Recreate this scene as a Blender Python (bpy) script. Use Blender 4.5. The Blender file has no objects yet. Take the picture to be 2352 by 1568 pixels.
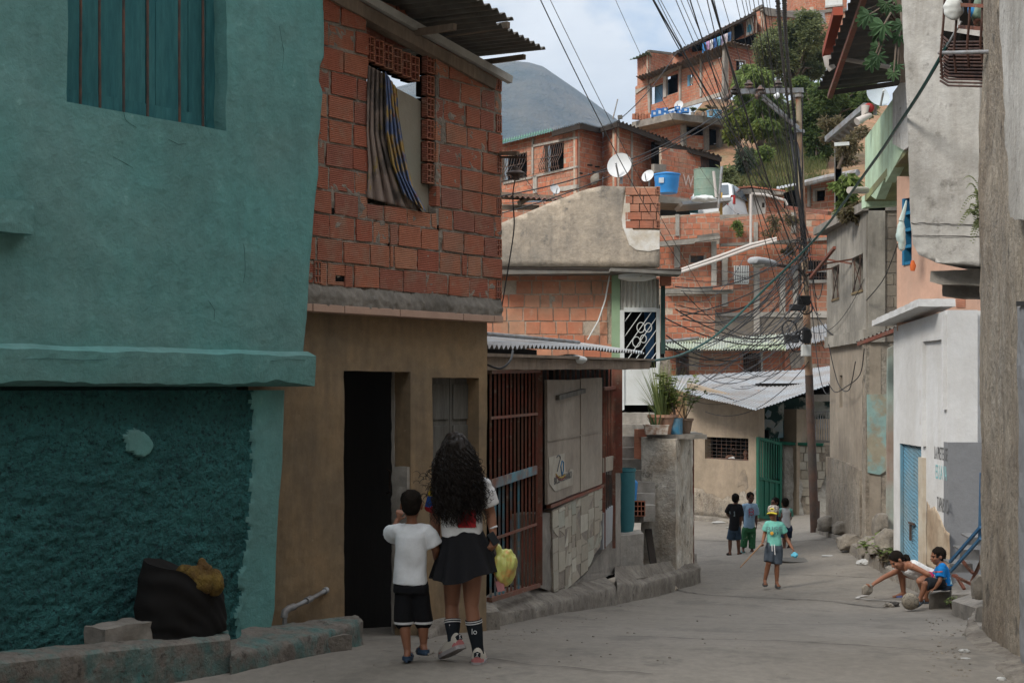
import bpy, bmesh, math, random
import numpy as np
from mathutils import Vector, Matrix, noise
R = math.radians
C = bpy.context.scene
COL = C.collection
random.seed(7)
# ---------------------------------------------------------------- camera, sky, sun
F, U0, V0 = 3267.0, 1176.0, 890.0          # focal length and principal point in photo pixels (2352 wide)
cam = bpy.data.objects.new('camera', bpy.data.cameras.new('camera'))
COL.objects.link(cam)
cam.rotation_euler = (R(90), 0, 0)
cam.data.sensor_width = 36
cam.data.lens = 36 * F / 2352
cam.data.shift_y = (V0 - 784) / 2352
cam.data.clip_end = 20000
cam.data.clip_start = 0.1
C.camera = cam
SUN = Vector((-.68, -.58, .72)).normalized()
wd = bpy.data.worlds.new('World'); C.world = wd; wd.use_nodes = True
nt = wd.node_tree; nt.nodes.clear()
def wn(t, **k):
 n = nt.nodes.new(t)
 for a, b in k.items(): setattr(n, a, b)
 return n
sky = wn('ShaderNodeTexSky', sky_type='NISHITA', sun_disc=False)
sky.sun_elevation = math.asin(SUN.z); sky.sun_rotation = math.atan2(SUN.x, SUN.y)
sky.air_density = 1.0; sky.dust_density = 1.0
tcw = wn('ShaderNodeTexCoord')
mpw = wn('ShaderNodeMapping'); mpw.inputs['Scale'].default_value = (1, 1, 1.7); mpw.inputs['Location'].default_value = (.62, .3, .13)
nz = wn('ShaderNodeTexNoise'); nz.inputs['Scale'].default_value = 6.5; nz.inputs['Detail'].default_value = 9; nz.inputs['Roughness'].default_value = .52
rp = wn('ShaderNodeValToRGB'); rp.color_ramp.elements[0].position = .27; rp.color_ramp.elements[1].position = .43
nz2 = wn('ShaderNodeTexNoise'); nz2.inputs['Scale'].default_value = 13; nz2.inputs['Detail'].default_value = 7
rp2 = wn('ShaderNodeValToRGB'); rp2.color_ramp.elements[0].position = .3; rp2.color_ramp.elements[1].position = .7
rp2.color_ramp.elements[0].color = (4.8, 4.95, 5.15, 1); rp2.color_ramp.elements[1].color = (6.9, 6.9, 6.9, 1)
mxw = wn('ShaderNodeMix', data_type='RGBA'); bg = wn('ShaderNodeBackground'); ow = wn('ShaderNodeOutputWorld')
bg.inputs['Strength'].default_value = .1
L = nt.links.new
L(tcw.outputs['Generated'], mpw.inputs[0]); L(mpw.outputs[0], nz.inputs['Vector']); L(mpw.outputs[0], nz2.inputs['Vector'])
L(nz.outputs['Fac'], rp.inputs[0]); L(nz2.outputs['Fac'], rp2.inputs[0])
L(rp.outputs[0], mxw.inputs[0]); L(sky.outputs[0], mxw.inputs[6]); L(rp2.outputs[0], mxw.inputs[7])
sx_ = wn('ShaderNodeSeparateXYZ'); mz_ = wn('ShaderNodeMapRange'); vm_ = wn('ShaderNodeVectorMath', operation='SCALE')   # overcast: the zenith is brighter than the horizon
mz_.inputs['To Min'].default_value = .62; mz_.inputs['To Max'].default_value = 2.6
L(tcw.outputs['Generated'], sx_.inputs[0]); L(sx_.outputs['Z'], mz_.inputs[0]); L(mxw.outputs[2], vm_.inputs[0]); L(mz_.outputs[0], vm_.inputs['Scale']); L(vm_.outputs[0], bg.inputs[0]); L(bg.outputs[0], ow.inputs[0])
sl = bpy.data.lights.new('sun', 'SUN'); so = bpy.data.objects.new('sun', sl); COL.objects.link(so)
sl.energy = 2.5; sl.angle = R(14); sl.color = (1, .95, .87)
so.rotation_euler = (-SUN).to_track_quat('-Z', 'Y').to_euler()
C.view_settings.view_transform = 'Standard'; C.view_settings.look = 'None'
C.view_settings.exposure = 0.52; C.view_settings.gamma = 1
C.cycles.max_bounces = 6; C.cycles.volume_bounces = 0
# ---------------------------------------------------------------- helpers
def ray(u, v): return Vector(((u - U0) / F, 1, (V0 - v) / F))
def P(u, v, d): return ray(u, v) * d
def zm(x0, y0, k): return lambda X, Y: ((x0 + X / k) * .588, (y0 + Y / k) * .588)
zA = zm(1150, 0, 1.206); zB = zm(0, 1400, 1.2373); zC = zm(1100, 1200, 1.069)
zD = zm(1900, 0, 1.96); zE = zm(1900, 650, 1.845); zF = zm(2500, 650, 1.845); zG = zm(2700, 0, 1.7425)
zH = zm(3200, 0, 1.306); zI = zm(3150, 700, 1.2059); zJ = zm(2350, 1450, 1.6505); zK = zm(3200, 1850, 1.91875)
zL = zm(2750, 1850, 3.135); zM = zm(1450, 1600, 1.469); zN = zm(3300, 2050, 3.92); zO = zm(1950, 1300, 1.425)
def V3(*a): return Vector(a)
def frame(ax):
 ax = ax.normalized()
 h = Vector((0, 0, 1)) if abs(ax.z) < .9 else Vector((0, 1, 0))
 x = h.cross(ax).normalized()
 return x, ax.cross(x).normalized(), ax
class MB:
 def __init__(s): s.v = []; s.f = []
 def add(s, vs, fs):
  k = len(s.v); s.v += [Vector(q) for q in vs]; s.f += [tuple(k + i for i in q) for q in fs]; return s
 def prism(s, a, b):
  n = len(a)
  return s.add(list(a) + list(b), [tuple(range(n)), tuple(range(2 * n - 1, n - 1, -1))] + [(i, n + i, n + (i + 1) % n, (i + 1) % n) for i in range(n)])
 def box(s, c, sx, sy, sz, ax=None):
  c = Vector(c); X, Y, Z = ax or (V3(1, 0, 0), V3(0, 1, 0), V3(0, 0, 1))
  q = [c + X * (i * sx / 2) + Y * (j * sy / 2) + Z * (k * sz / 2) for k in (-1, 1) for i, j in ((-1, -1), (1, -1), (1, 1), (-1, 1))]
  return s.prism(q[:4], q[4:])
 def bar(s, p, q, w, h=None):
  p = Vector(p); q = Vector(q); x, y, z = frame(q - p); h = h or w
  o = [x * w / 2 + y * h / 2, x * -w / 2 + y * h / 2, x * -w / 2 - y * h / 2, x * w / 2 - y * h / 2]
  return s.prism([p + i for i in o], [q + i for i in o])
 def tube(s, pts, r, n=8):
  pts = [Vector(p) for p in pts]; m = len(pts); k = len(s.v)
  rr = r if isinstance(r, (list, tuple)) else [r] * m
  px = None
  for i, p in enumerate(pts):
   t = pts[min(i + 1, m - 1)] - pts[max(i - 1, 0)]
   if t.length < 1e-9: t = V3(0, 0, 1)
   t.normalize()
   if px is None: px = frame(t)[0]
   px = (px - t * px.dot(t))
   if px.length < 1e-6: px = frame(t)[0]
   px.normalize(); py = t.cross(px)
   for j in range(n):
    a = 2 * math.pi * j / n
    s.v.append(p + (px * math.cos(a) + py * math.sin(a)) * rr[i])
  for i in range(m - 1):
   for j in range(n):
    s.f.append((k + i * n + j, k + i * n + (j + 1) % n, k + (i + 1) * n + (j + 1) % n, k + (i + 1) * n + j))
  s.f.append(tuple(k + n - 1 - j for j in range(n))); s.f.append(tuple(k + (m - 1) * n + j for j in range(n)))
  return s
 def loft(s, rings):
  k = len(s.v); n = len(rings[0])
  for r in rings: s.v += [Vector(q) for q in r]
  for i in range(len(rings) - 1):
   for j in range(n):
    s.f.append((k + i * n + j, k + i * n + (j + 1) % n, k + (i + 1) * n + (j + 1) % n, k + (i + 1) * n + j))
  s.f.append(tuple(k + n - 1 - j for j in range(n))); m = len(rings) - 1
  s.f.append(tuple(k + m * n + j for j in range(n)))
  return s
 def capsule(s, p, r0, q, r1, n=12):
  p = Vector(p); q = Vector(q); a = q - p
  if a.length < 1e-5: a = V3(0, 0, 1e-5)
  x, y, z = frame(a); rings = []
  for i in range(1, 6):
   t = math.pi / 2 * i / 5; rings.append((p - z * r0 * math.cos(t), r0 * math.sin(t)))
  for i in range(0, 5):
   t = math.pi / 2 * i / 5; rings.append((q + z * r1 * math.sin(t), r1 * math.cos(t)))
  return s.loft([[c + (x * math.cos(2 * math.pi * j / n) + y * math.sin(2 * math.pi * j / n)) * r for j in range(n)] for c, r in rings])
 def ell(s, c, rx, ry, rz, ax=None, n=16, m=10):
  c = Vector(c); X, Y, Z = ax or (V3(1, 0, 0), V3(0, 1, 0), V3(0, 0, 1))
  return s.loft([[c + Z * (-rz * math.cos(math.pi * (i + .35) / (m - .3))) + (X * (rx * math.cos(2 * math.pi * j / n)) + Y * (ry * math.sin(2 * math.pi * j / n))) * math.sin(math.pi * (i + .35) / (m - .3)) for j in range(n)] for i in range(m)])
 def lathe(s, c, prof, n=24, ax=None):
  c = Vector(c); X, Y, Z = ax or (V3(1, 0, 0), V3(0, 1, 0), V3(0, 0, 1))
  return s.loft([[c + Z * h + (X * math.cos(2 * math.pi * j / n) + Y * math.sin(2 * math.pi * j / n)) * r for j in range(n)] for r, h in prof])
 def mesh(s, name):
  me = bpy.data.meshes.new(name); me.from_pydata([tuple(q) for q in s.v], [], s.f); me.update(); return me
 def obj(s, name, mat, parent=None, label=None, cat=None, group=None, kind=None, smooth=False, rough=None, bevel=0):
  me = s.mesh(name)
  bm = bmesh.new(); bm.from_mesh(me)
  bmesh.ops.recalc_face_normals(bm, faces=bm.faces)
  if rough:
   Lm, amp, sc = rough
   bmesh.ops.remove_doubles(bm, verts=bm.verts, dist=1e-4)
   seen = {}
   for fc in bm.faces: seen.setdefault(tuple(sorted(q.index for q in fc.verts)), []).append(fc)
   dl = [fc for q in seen.values() if len(q) > 1 for fc in q]
   if dl: bmesh.ops.delete(bm, geom=dl, context='FACES')
   for _ in range(7):
    ed = [e for e in bm.edges if e.calc_length() > Lm]
    if not ed: break
    bmesh.ops.subdivide_edges(bm, edges=ed, cuts=1, use_grid_fill=True)
   bm.normal_update()
   for vv in bm.verts:
    q = vv.co * sc
    vv.co += vv.normal * amp * (noise.noise(q) + .5 * noise.noise(q * 2.7) + .3 * noise.noise(q * 6.1))
  bm.to_mesh(me); bm.free()
  return link(name, me, mat, parent, label, cat, group, kind, smooth, bevel)
def link(name, me, mat, parent=None, label=None, cat=None, group=None, kind=None, smooth=False, bevel=0):
 o = bpy.data.objects.new(name, me); COL.objects.link(o)
 if mat: me.materials.append(mat)
 co = np.empty(len(me.vertices) * 3); me.vertices.foreach_get('co', co); co = co.reshape(-1, 3)
 if parent is not None:
  base = Vector(parent['_w']); o.parent = parent
 else:
  base = Vector(((co[:, 0].min() + co[:, 0].max()) / 2, (co[:, 1].min() + co[:, 1].max()) / 2, co[:, 2].min()))
  o.location = base
 o['_w'] = tuple(base)
 if parent is not None: o['_w'] = tuple(base)
 co -= np.array(base); me.vertices.foreach_set('co', co.ravel()); me.update()
 tag(o, label, cat, group, kind)
 if smooth:
  me.polygons.foreach_set('use_smooth', [True] * len(me.polygons)); me.set_sharp_from_angle(angle=R(42))
 if bevel:
  b = o.modifiers.new('bevel', 'BEVEL'); b.width = bevel; b.segments = 2; b.limit_method = 'ANGLE'
 return o
def tag(o, label=None, cat=None, group=None, kind=None):
 if label: o['label'] = label
 if cat: o['category'] = cat
 if group: o['group'] = group
 if kind: o['kind'] = kind
 return o
def thing(name, label, cat, base, group=None):
 o = bpy.data.objects.new(name, None); COL.objects.link(o); o.location = base; o['_w'] = tuple(base)
 o.empty_display_size = .1
 return tag(o, label, cat, group)
# walls: a vertical plane through two plan points; pixels are cast on it
class Wall:
 def __init__(s, a, b):
  s.a = Vector(a); b = Vector(b); s.len = (b - s.a).length; s.t = (b - s.a).normalized(); s.n = Vector((s.t.y, -s.t.x))
 @staticmethod
 def px(u0, d0, u1, d1):
  return Wall(((u0 - U0) / F * d0, d0), ((u1 - U0) / F * d1, d1))
 def at(s, o): return Wall(s.a + s.n * o, s.a + s.n * o + s.t * s.len)
 def st(s, u, v):
  r = Vector(((u - U0) / F, 1)); lam = s.a.dot(s.n) / r.dot(s.n)
  return ((r * lam - s.a).dot(s.t), lam * (V0 - v) / F)
 def w(s, q, z, o=0):
  c = s.a + s.t * q + s.n * o
  return Vector((c.x, c.y, z))
 def p(s, u, v, o=0):
  W = s.at(o); q, z = W.st(u, v); return W.w(q, z)
 def ax(s): return (V3(s.t.x, s.t.y, 0), V3(s.n.x, s.n.y, 0), V3(0, 0, 1))
 def prism(s, mb, pts, o0, o1): return mb.prism([s.w(q, z, o1) for q, z in pts], [s.w(q, z, o0) for q, z in pts])
 def rect(s, mb, s0, z0, s1, z1, o0, o1): return s.prism(mb, [(s0, z0), (s1, z0), (s1, z1), (s0, z1)], o0, o1)
 def pr(s, mb, u0, v0, u1, v1, o0, o1):
  W = s.at(o1); a = W.st(u0, v0); b = W.st(u1, v1)
  return s.rect(mb, a[0], b[1], b[0], a[1], o0, o1)
 def pp(s, mb, uv, o0, o1):
  W = s.at(o1); return s.prism(mb, [W.st(*q) for q in uv], o0, o1)
 def cells(s, mb, poly, holes, o0, o1):
  ss = sorted({q[0] for q in poly} | {h[0] for h in holes} | {h[2] for h in holes})
  zs = sorted({q[1] for q in poly} | {h[1] for h in holes} | {h[3] for h in holes})
  if not holes: s.prism(mb, poly, o0, o1); return mb
  ss = [min(ss), *sorted({h[0] for h in holes} | {h[2] for h in holes}), max(ss)]
  zs = [min(zs), *sorted({h[1] for h in holes} | {h[3] for h in holes}), max(zs)]
  for i in range(len(ss) - 1):
   for j in range(len(zs) - 1):
    cs, cz = (ss[i] + ss[i + 1]) / 2, (zs[j] + zs[j + 1]) / 2
    if any(h[0] < cs < h[2] and h[1] < cz < h[3] for h in holes): continue
    q = clip([(ss[i], zs[j]), (ss[i + 1], zs[j]), (ss[i + 1], zs[j + 1]), (ss[i], zs[j + 1])], poly)
    if len(q) > 2: s.prism(mb, q, o0, o1)
  return mb
 def hole(s, u0, v0, u1, v1):
  a = s.st(u0, v0); b = s.st(u1, v1); return (a[0], b[1], b[0], a[1])
def area(p): return sum(p[i][0] * p[(i + 1) % len(p)][1] - p[(i + 1) % len(p)][0] * p[i][1] for i in range(len(p))) / 2
def clip(sub, cl):
 if area(cl) < 0: cl = cl[::-1]
 out = list(sub)
 for i in range(len(cl)):
  a, b = cl[i], cl[(i + 1) % len(cl)]; inp = out; out = []
  def side(p): return (b[0] - a[0]) * (p[1] - a[1]) - (b[1] - a[1]) * (p[0] - a[0])
  for k in range(len(inp)):
   p, q = inp[k - 1], inp[k]; sp, sq = side(p), side(q)
   if (sp >= 0) != (sq >= 0):
    t = sp / (sp - sq); out.append((p[0] + (q[0] - p[0]) * t, p[1] + (q[1] - p[1]) * t))
   if sq >= 0: out.append(q)
  if not out: return []
 return out
def blocks(W, mb, poly, holes, bw, bh, o1, gap=.014, dep=.05, jit=.004, miss=0.0, seed=1, proud=0):
 rg = random.Random(seed)
 s0 = min(q[0] for q in poly); s1 = max(q[0] for q in poly); z0 = min(q[1] for q in poly); z1 = max(q[1] for q in poly)
 row = 0; z = z0
 while z < z1 - .02:
  q = s0 - bw * (.5 if row % 2 else 0) - rg.random() * .12 * bw
  while q < s1:
   w = bw * rg.choice((1, 1, 1, 1, .93, 1.05, .7))
   r = [(q + gap / 2, z + gap / 2, q + w - gap / 2, z + bh - gap / 2)]
   for h in holes:
    n = []
    for a in r:
     if a[0] >= h[2] or a[2] <= h[0] or a[1] >= h[3] or a[3] <= h[1]: n.append(a); continue
     if a[0] < h[0]: n.append((a[0], a[1], h[0], a[3]))
     if a[2] > h[2]: n.append((h[2], a[1], a[2], a[3]))
     m0, m1 = max(a[0], h[0]), min(a[2], h[2])
     if a[1] < h[1]: n.append((m0, a[1], m1, h[1]))
     if a[3] > h[3]: n.append((m0, h[3], m1, a[3]))
    r = n
   for a in r:
    if a[2] - a[0] < .025 or a[3] - a[1] < .02 or rg.random() < miss: continue
    j = lambda: rg.uniform(-jit, jit)
    pg = clip([(a[0] + j(), a[1] + j()), (a[2] + j(), a[1] + j()), (a[2] + j(), a[3] + j()), (a[0] + j(), a[3] + j())], poly)
    if len(pg) < 3 or abs(area(pg)) < .0006: continue
    o = o1 + rg.uniform(-jit, jit) * 1.2
    n = len(pg)
    mb.add([W.w(x, y, o) for x, y in pg] + [W.w(x, y, o - dep) for x, y in pg], [tuple(range(n))] + [(i, n + i, n + (i + 1) % n, (i + 1) % n) for i in range(n)])
   q += w
  z += bh; row += 1
 return mb
def corr(mb, o, along, n, run, amp, th=.006, seg=6, wob=0):
 """corrugated sheet: n waves along `along`, ribs running along `run`"""
 o = Vector(o); along = Vector(along); run = Vector(run); up = along.cross(run).normalized()
 if up.z < 0: up = -up
 N = n * seg; k = len(mb.v); M_ = 4
 for lay in (0, 1):
  for i in range(N + 1):
   h = up * (amp * math.sin(2 * math.pi * i / seg) - lay * th)
   for j in range(M_ + 1):
    q = o + along * (i / N) + run * (j / M_)
    mb.v.append(q + h + up * (wob * noise.noise(q * .9)))
 w = M_ + 1; s = (N + 1) * w
 for i in range(N):
  for j in range(M_):
   a = k + i * w + j
   mb.f.append((a, a + 1, a + w + 1, a + w)); mb.f.append((s + a, s + a + w, s + a + w + 1, s + a + 1))
  for j in (0, M_):
   a = k + i * w + j; mb.f.append((a, a + w, s + a + w, s + a))
 for j in range(M_):
  for i in (0, N):
   a = k + i * w + j; mb.f.append((a, s + a, s + a + 1, a + 1))
 return mb
# ---------------------------------------------------------------- materials
MATS = {}
def relief(W, uv, o0, o1, step, amp, sc, name, m, par=None, **kw):
 X = W.at(o1); poly = [X.st(*q) for q in uv]
 if area(poly) < 0: poly = poly[::-1]
 s0, s1, z0, z1 = min(q[0] for q in poly), max(q[0] for q in poly), min(q[1] for q in poly), max(q[1] for q in poly)
 bm = bmesh.new(); a = s0
 while a < s1:
  z = z0
  while z < z1:
   c = clip(poly, [(a, z), (a + step, z), (a + step, z + step), (a, z + step)])
   if len(c) > 2 and abs(area(c)) > 1e-7:
    try: bm.faces.new([bm.verts.new(X.w(*q)) for q in c])
    except ValueError: pass
   z += step
  a += step
 bmesh.ops.remove_doubles(bm, verts=bm.verts, dist=1e-4)
 n = V3(W.n.x, W.n.y, 0)
 for v in bm.verts:
  q = v.co * sc; v.co += n * amp * (noise.noise(q) + .5 * noise.noise(q * 2.6) + .3 * noise.noise(q * 6)) + (V3(W.t.x, W.t.y, 0) * noise.noise(q * 3 + V3(9, 0, 0)) + V3(0, 0, 1) * noise.noise(q * 3 + V3(0, 9, 0))) * amp * .6 * v.is_boundary
 ed = [e for e in bm.edges if e.is_boundary]
 r = bmesh.ops.extrude_edge_only(bm, edges=ed)
 for g in r['geom']:
  if isinstance(g, bmesh.types.BMVert): g.co -= n * (o1 - o0)
 bmesh.ops.recalc_face_normals(bm, faces=bm.faces)
 me = bpy.data.meshes.new(name); bm.to_mesh(me); bm.free()
 me.polygons.foreach_set('use_smooth', [True] * len(me.polygons))
 return link(name, me, m, par, **kw)
def mat(name, col, col2=None, amt2=.5, sc2=1.5, streak=None, stc=1.0, sta=.5, var=.25, scv=6, rough=.85, bump=.25, bsc=30, bdist=.01, metal=0, spec=.3, island=None, groove=0, stretch=(1, 1, 1), soft=.12, col3=None, sc3=9, amt3=.35):
 if name in MATS: return MATS[name]
 m = bpy.data.materials.new(name); m.use_nodes = True; t = m.node_tree; N = t.nodes; K = t.links.new
 b = N['Principled BSDF']; b.inputs['Roughness'].default_value = rough; b.inputs['Metallic'].default_value = metal
 b.inputs['Specular IOR Level'].default_value = spec
 g = N.new('ShaderNodeNewGeometry')
 def mapped(sc):
  q = N.new('ShaderNodeMapping'); q.inputs['Scale'].default_value = sc; K(g.outputs['Position'], q.inputs[0]); return q.outputs[0]
 def nzt(v, s, d=5, r=.6):
  q = N.new('ShaderNodeTexNoise'); q.inputs['Scale'].default_value = s; q.inputs['Detail'].default_value = d; q.inputs['Roughness'].default_value = r
  K(v, q.inputs['Vector']); return q.outputs['Fac']
 def thr(v, a, w):
  q = N.new('ShaderNodeMapRange'); q.inputs['From Min'].default_value = a - w; q.inputs['From Max'].default_value = a + w; K(v, q.inputs[0]); return q.outputs[0]
 def mix(f, a, c, mode='MIX'):
  q = N.new('ShaderNodeMix'); q.data_type = 'RGBA'; q.blend_type = mode
  if isinstance(f, float): q.inputs[0].default_value = f
  else: K(f, q.inputs[0])
  for i, x in ((6, a), (7, c)):
   if isinstance(x, tuple): q.inputs[i].default_value = (*x, 1)
   else: K(x, q.inputs[i])
  return q.outputs[2]
 pos = mapped(stretch)
 c = col
 if island:
  r = N.new('ShaderNodeValToRGB'); cr = r.color_ramp; cr.interpolation = 'LINEAR'
  cr.elements[0].position = 0; cr.elements[0].color = (*island[0], 1); cr.elements[1].position = 1; cr.elements[1].color = (*island[-1], 1)
  for i, x in enumerate(island[1:-1]):
   e = cr.elements.new((i + 1) / (len(island) - 1)); e.color = (*x, 1)
  K(g.outputs['Random Per Island'], r.inputs[0]); c = r.outputs[0]
 if col2: c = mix(thr(nzt(pos, sc2, 7), 1 - amt2 if amt2 > .5 else .5 + (.5 - amt2) * .35, soft), c, col2)
 if col3: c = mix(thr(nzt(pos, sc3, 6, .7), .5 + (.5 - amt3) * .4, .04), c, col3)
 if streak:
  f = thr(nzt(mapped((stc * 4, stc * 4, stc * .6)), 1.6, 7, .7), .5 + (.5 - sta) * .4, .2)
  f2 = thr(nzt(pos, 1.1 * stc, 4), .5, .22); mu = N.new('ShaderNodeMath'); mu.operation = 'MULTIPLY'; K(f, mu.inputs[0]); K(f2, mu.inputs[1]); c = mix(mu.outputs[0], c, streak)
 v = nzt(pos, scv, 8, .7)
 mr = N.new('ShaderNodeMapRange'); mr.inputs['From Min'].default_value = .25; mr.inputs['From Max'].default_value = .75
 mr.inputs['To Min'].default_value = 1 - var; mr.inputs['To Max'].default_value = 1 + var * .7; K(v, mr.inputs[0])
 cb = N.new('ShaderNodeCombineColor'); [K(mr.outputs[0], cb.inputs[i]) for i in range(3)]
 c = mix(1.0, c, cb.outputs[0], 'MULTIPLY')
 K(c, b.inputs['Base Color'])
 if bump:
  h = nzt(pos, bsc, 6, .65)
  if groove:
   w = N.new('ShaderNodeTexWave'); w.bands_direction = 'Z'; w.inputs['Scale'].default_value = groove; w.inputs['Distortion'].default_value = .4
   K(g.outputs['Position'], w.inputs['Vector'])
   a = N.new('ShaderNodeMath'); a.operation = 'MULTIPLY_ADD'; K(w.outputs['Fac'], a.inputs[0]); a.inputs[1].default_value = .8; K(h, a.inputs[2]); h = a.outputs[0]
  bp = N.new('ShaderNodeBump'); bp.inputs['Strength'].default_value = bump; bp.inputs['Distance'].default_value = bdist
  K(h, bp.inputs['Height']); K(bp.outputs[0], b.inputs['Normal'])
 MATS[name] = m
 return m
BR = [(.40, .125, .062), (.34, .10, .052), (.43, .15, .08), (.37, .115, .06), (.30, .10, .06), (.42, .165, .095), (.33, .105, .055)]
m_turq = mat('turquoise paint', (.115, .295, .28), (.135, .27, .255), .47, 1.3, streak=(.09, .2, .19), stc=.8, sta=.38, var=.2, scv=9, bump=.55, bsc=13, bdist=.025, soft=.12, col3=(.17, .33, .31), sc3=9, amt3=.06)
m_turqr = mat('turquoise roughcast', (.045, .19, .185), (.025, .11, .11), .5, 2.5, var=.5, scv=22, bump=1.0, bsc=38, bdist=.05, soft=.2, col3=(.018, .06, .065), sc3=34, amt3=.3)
m_brickn = mat('clay block near', (.4, .13, .07), island=[(.37, .125, .07), (.29, .105, .07), (.41, .15, .085), (.33, .10, .06), (.26, .115, .085), (.43, .20, .12), (.36, .125, .072)], col2=(.27, .17, .12), amt2=.12, sc2=5.0, var=.22, scv=20, bump=.6, bsc=60, bdist=.008, groove=22, col3=(.32, .24, .19), sc3=22, amt3=.08)
m_brick = mat('clay block', (.4, .13, .07), island=[(x[0] * 1.14, x[1] * 1.22, x[2] * 1.25) for x in BR], col2=(.38, .21, .14), amt2=.3, sc2=.9, var=.28, scv=5, bump=.3, bsc=25, bdist=.01, groove=13, streak=(.22, .12, .09), stc=.5, sta=.3, col3=(.4, .27, .19), sc3=7, amt3=.12)
m_brickp = mat('pale clay block', (.46, .18, .1), island=[(.47, .18, .10), (.42, .15, .085), (.5, .22, .13), (.44, .14, .075), (.52, .25, .15), (.4, .15, .09)], col2=(.4, .22, .14), amt2=.35, sc2=1.5, var=.22, scv=8, bump=.3, bsc=30, groove=16, col3=(.5, .36, .27), sc3=7, amt3=.1)
m_mort = mat('mortar', (.33, .285, .235), (.2, .175, .15), .45, 4, var=.35, scv=20, bump=.9, bsc=45, bdist=.02)
m_mortl = mat('pale mortar', (.43, .35, .275), (.30, .25, .195), .4, 3, var=.3, scv=16, bump=.7, bsc=30, bdist=.02)
m_tan = mat('ochre plaster', (.29, .195, .105), (.215, .16, .10), .47, 1.6, streak=(.10, .08, .06), stc=1.1, sta=.42, var=.25, scv=9, bump=.3, bsc=24, bdist=.012, soft=.18, col3=(.36, .27, .17), sc3=22, amt3=.08)
m_conc = mat('concrete', (.27, .245, .215), (.17, .155, .135), .45, 1.8, var=.3, scv=12, bump=.5, bsc=40, bdist=.012, streak=(.12, .11, .095), stc=1, sta=.3)
m_concl = mat('pale concrete', (.40, .37, .33), (.27, .25, .22), .45, 1.4, var=.25, scv=9, bump=.5, bsc=35, bdist=.012, streak=(.17, .155, .135), stc=.8, sta=.38)
m_kerb = mat('kerb concrete', (.25, .225, .19), (.15, .13, .11), .5, 3, var=.4, scv=16, bump=.8, bsc=45, bdist=.015, col3=(.09, .08, .07), sc3=13, amt3=.2)
m_kerbt = mat('kerb with turquoise paint', (.17, .15, .13), (.07, .17, .16), .3, 5, var=.4, scv=18, bump=.8, bsc=45, bdist=.015, col3=(.08, .07, .06), sc3=14, amt3=.22)
m_street = mat('street concrete', (.24, .217, .188), (.195, .175, .15), .5, .55, var=.22, scv=14, bump=.28, bsc=70, bdist=.008, soft=.2, col3=(.165, .15, .13), sc3=1.5, amt3=.3, streak=(.15, .135, .115), stc=.25, sta=.4, stretch=(1, .6, 1))
m_dirt = mat('earth', (.30, .16, .09), (.16, .12, .06), .5, .8, var=.4, scv=3, bump=.8, bsc=4, bdist=.1)
m_par = mat('stained parapet render', (.55, .455, .35), (.36, .31, .25), .5, .9, streak=(.13, .122, .112), stc=.5, sta=.66, var=.35, scv=9, bump=.5, bsc=16, bdist=.03, col3=(.13, .125, .115), sc3=1.5, amt3=.22, soft=.09)
m_white = mat('white wall', (.60, .60, .60), (.5, .49, .475), .4, .9, var=.08, scv=7, bump=.35, bsc=14, bdist=.02, streak=(.5, .48, .44), stc=.6, sta=.18)
m_whitest = mat('stained white wall', (.52, .51, .49), (.36, .345, .32), .45, 1.3, streak=(.2, .18, .155), stc=.8, sta=.42, var=.2, scv=9, bump=.6, bsc=22, bdist=.02, col3=(.12, .115, .1), sc3=5, amt3=.12)
m_grey = mat('grey paint', (.19, .195, .205), var=.12, bump=.4, bsc=14, bdist=.02)
m_peach = mat('peach paint', (.52, .32, .235), (.46, .29, .215), .4, 1, var=.12, bump=.2, bsc=20, streak=(.38, .26, .2), stc=.9, sta=.2)
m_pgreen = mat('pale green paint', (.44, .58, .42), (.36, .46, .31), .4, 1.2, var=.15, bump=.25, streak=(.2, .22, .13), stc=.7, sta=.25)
m_ugreen = mat('olive green soffit', (.25, .27, .12), (.14, .13, .07), .5, 1.5, var=.25, bump=.3)  # underside gets a darker olive than the balcony faces
m_gstain = mat('grey stained render', (.39, .36, .31), (.27, .25, .215), .5, 1.1, streak=(.09, .082, .072), stc=.8, sta=.6, var=.2, scv=8, bump=.4, bsc=18, bdist=.02)
m_oldw = mat('weathered wall', (.33, .275, .21), (.20, .16, .12), .5, 1.7, streak=(.38, .36, .32), stc=.6, sta=.5, var=.45, scv=12, bump=1.0, bsc=26, bdist=.05, col3=(.085, .07, .055), sc3=4.5, amt3=.2, stretch=(1, 1, .75))
m_over = mat('mouldy pale render', (.50, .49, .47), (.38, .365, .34), .45, 1.1, streak=(.22, .2, .17), stc=.6, sta=.5, var=.25, scv=8, bump=.55, bsc=26, bdist=.015, col3=(.10, .095, .085), sc3=1.3, amt3=.2, soft=.1)
m_cblk = mat('cement block', (.2, .2, .2), island=[(.20, .17, .135), (.17, .145, .12), (.22, .19, .15)], var=.25, bump=.4, bsc=40)
m_black = mat('black', (.012, .012, .013), var=.2, bump=0)
m_dark = mat('dark interior', (.02, .016, .013), var=.3, bump=0, rough=.9)
m_void = mat('room shade black', (.012, .011, .01), var=.3, bump=0, rough=1, spec=0)  # near-black colour stands for the shade inside rooms, doorways and openings
m_rust = mat('rusty red paint', (.19, .055, .035), (.14, .075, .05), .45, 3, var=.3, scv=20, rough=.65, bump=.3, bsc=50, bdist=.004, col3=(.22, .16, .12), sc3=12, amt3=.18)
m_rustb = mat('rust and blue paint', (.10, .26, .33), (.16, .07, .045), .5, 3.5, var=.3, scv=14, rough=.6, bump=.3, bsc=50, bdist=.004, col3=(.26, .22, .18), sc3=8, amt3=.25)
m_iron = mat('dark iron', (.06, .05, .045), (.12, .06, .04), .4, 6, var=.3, rough=.6, bump=.2)
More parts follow.
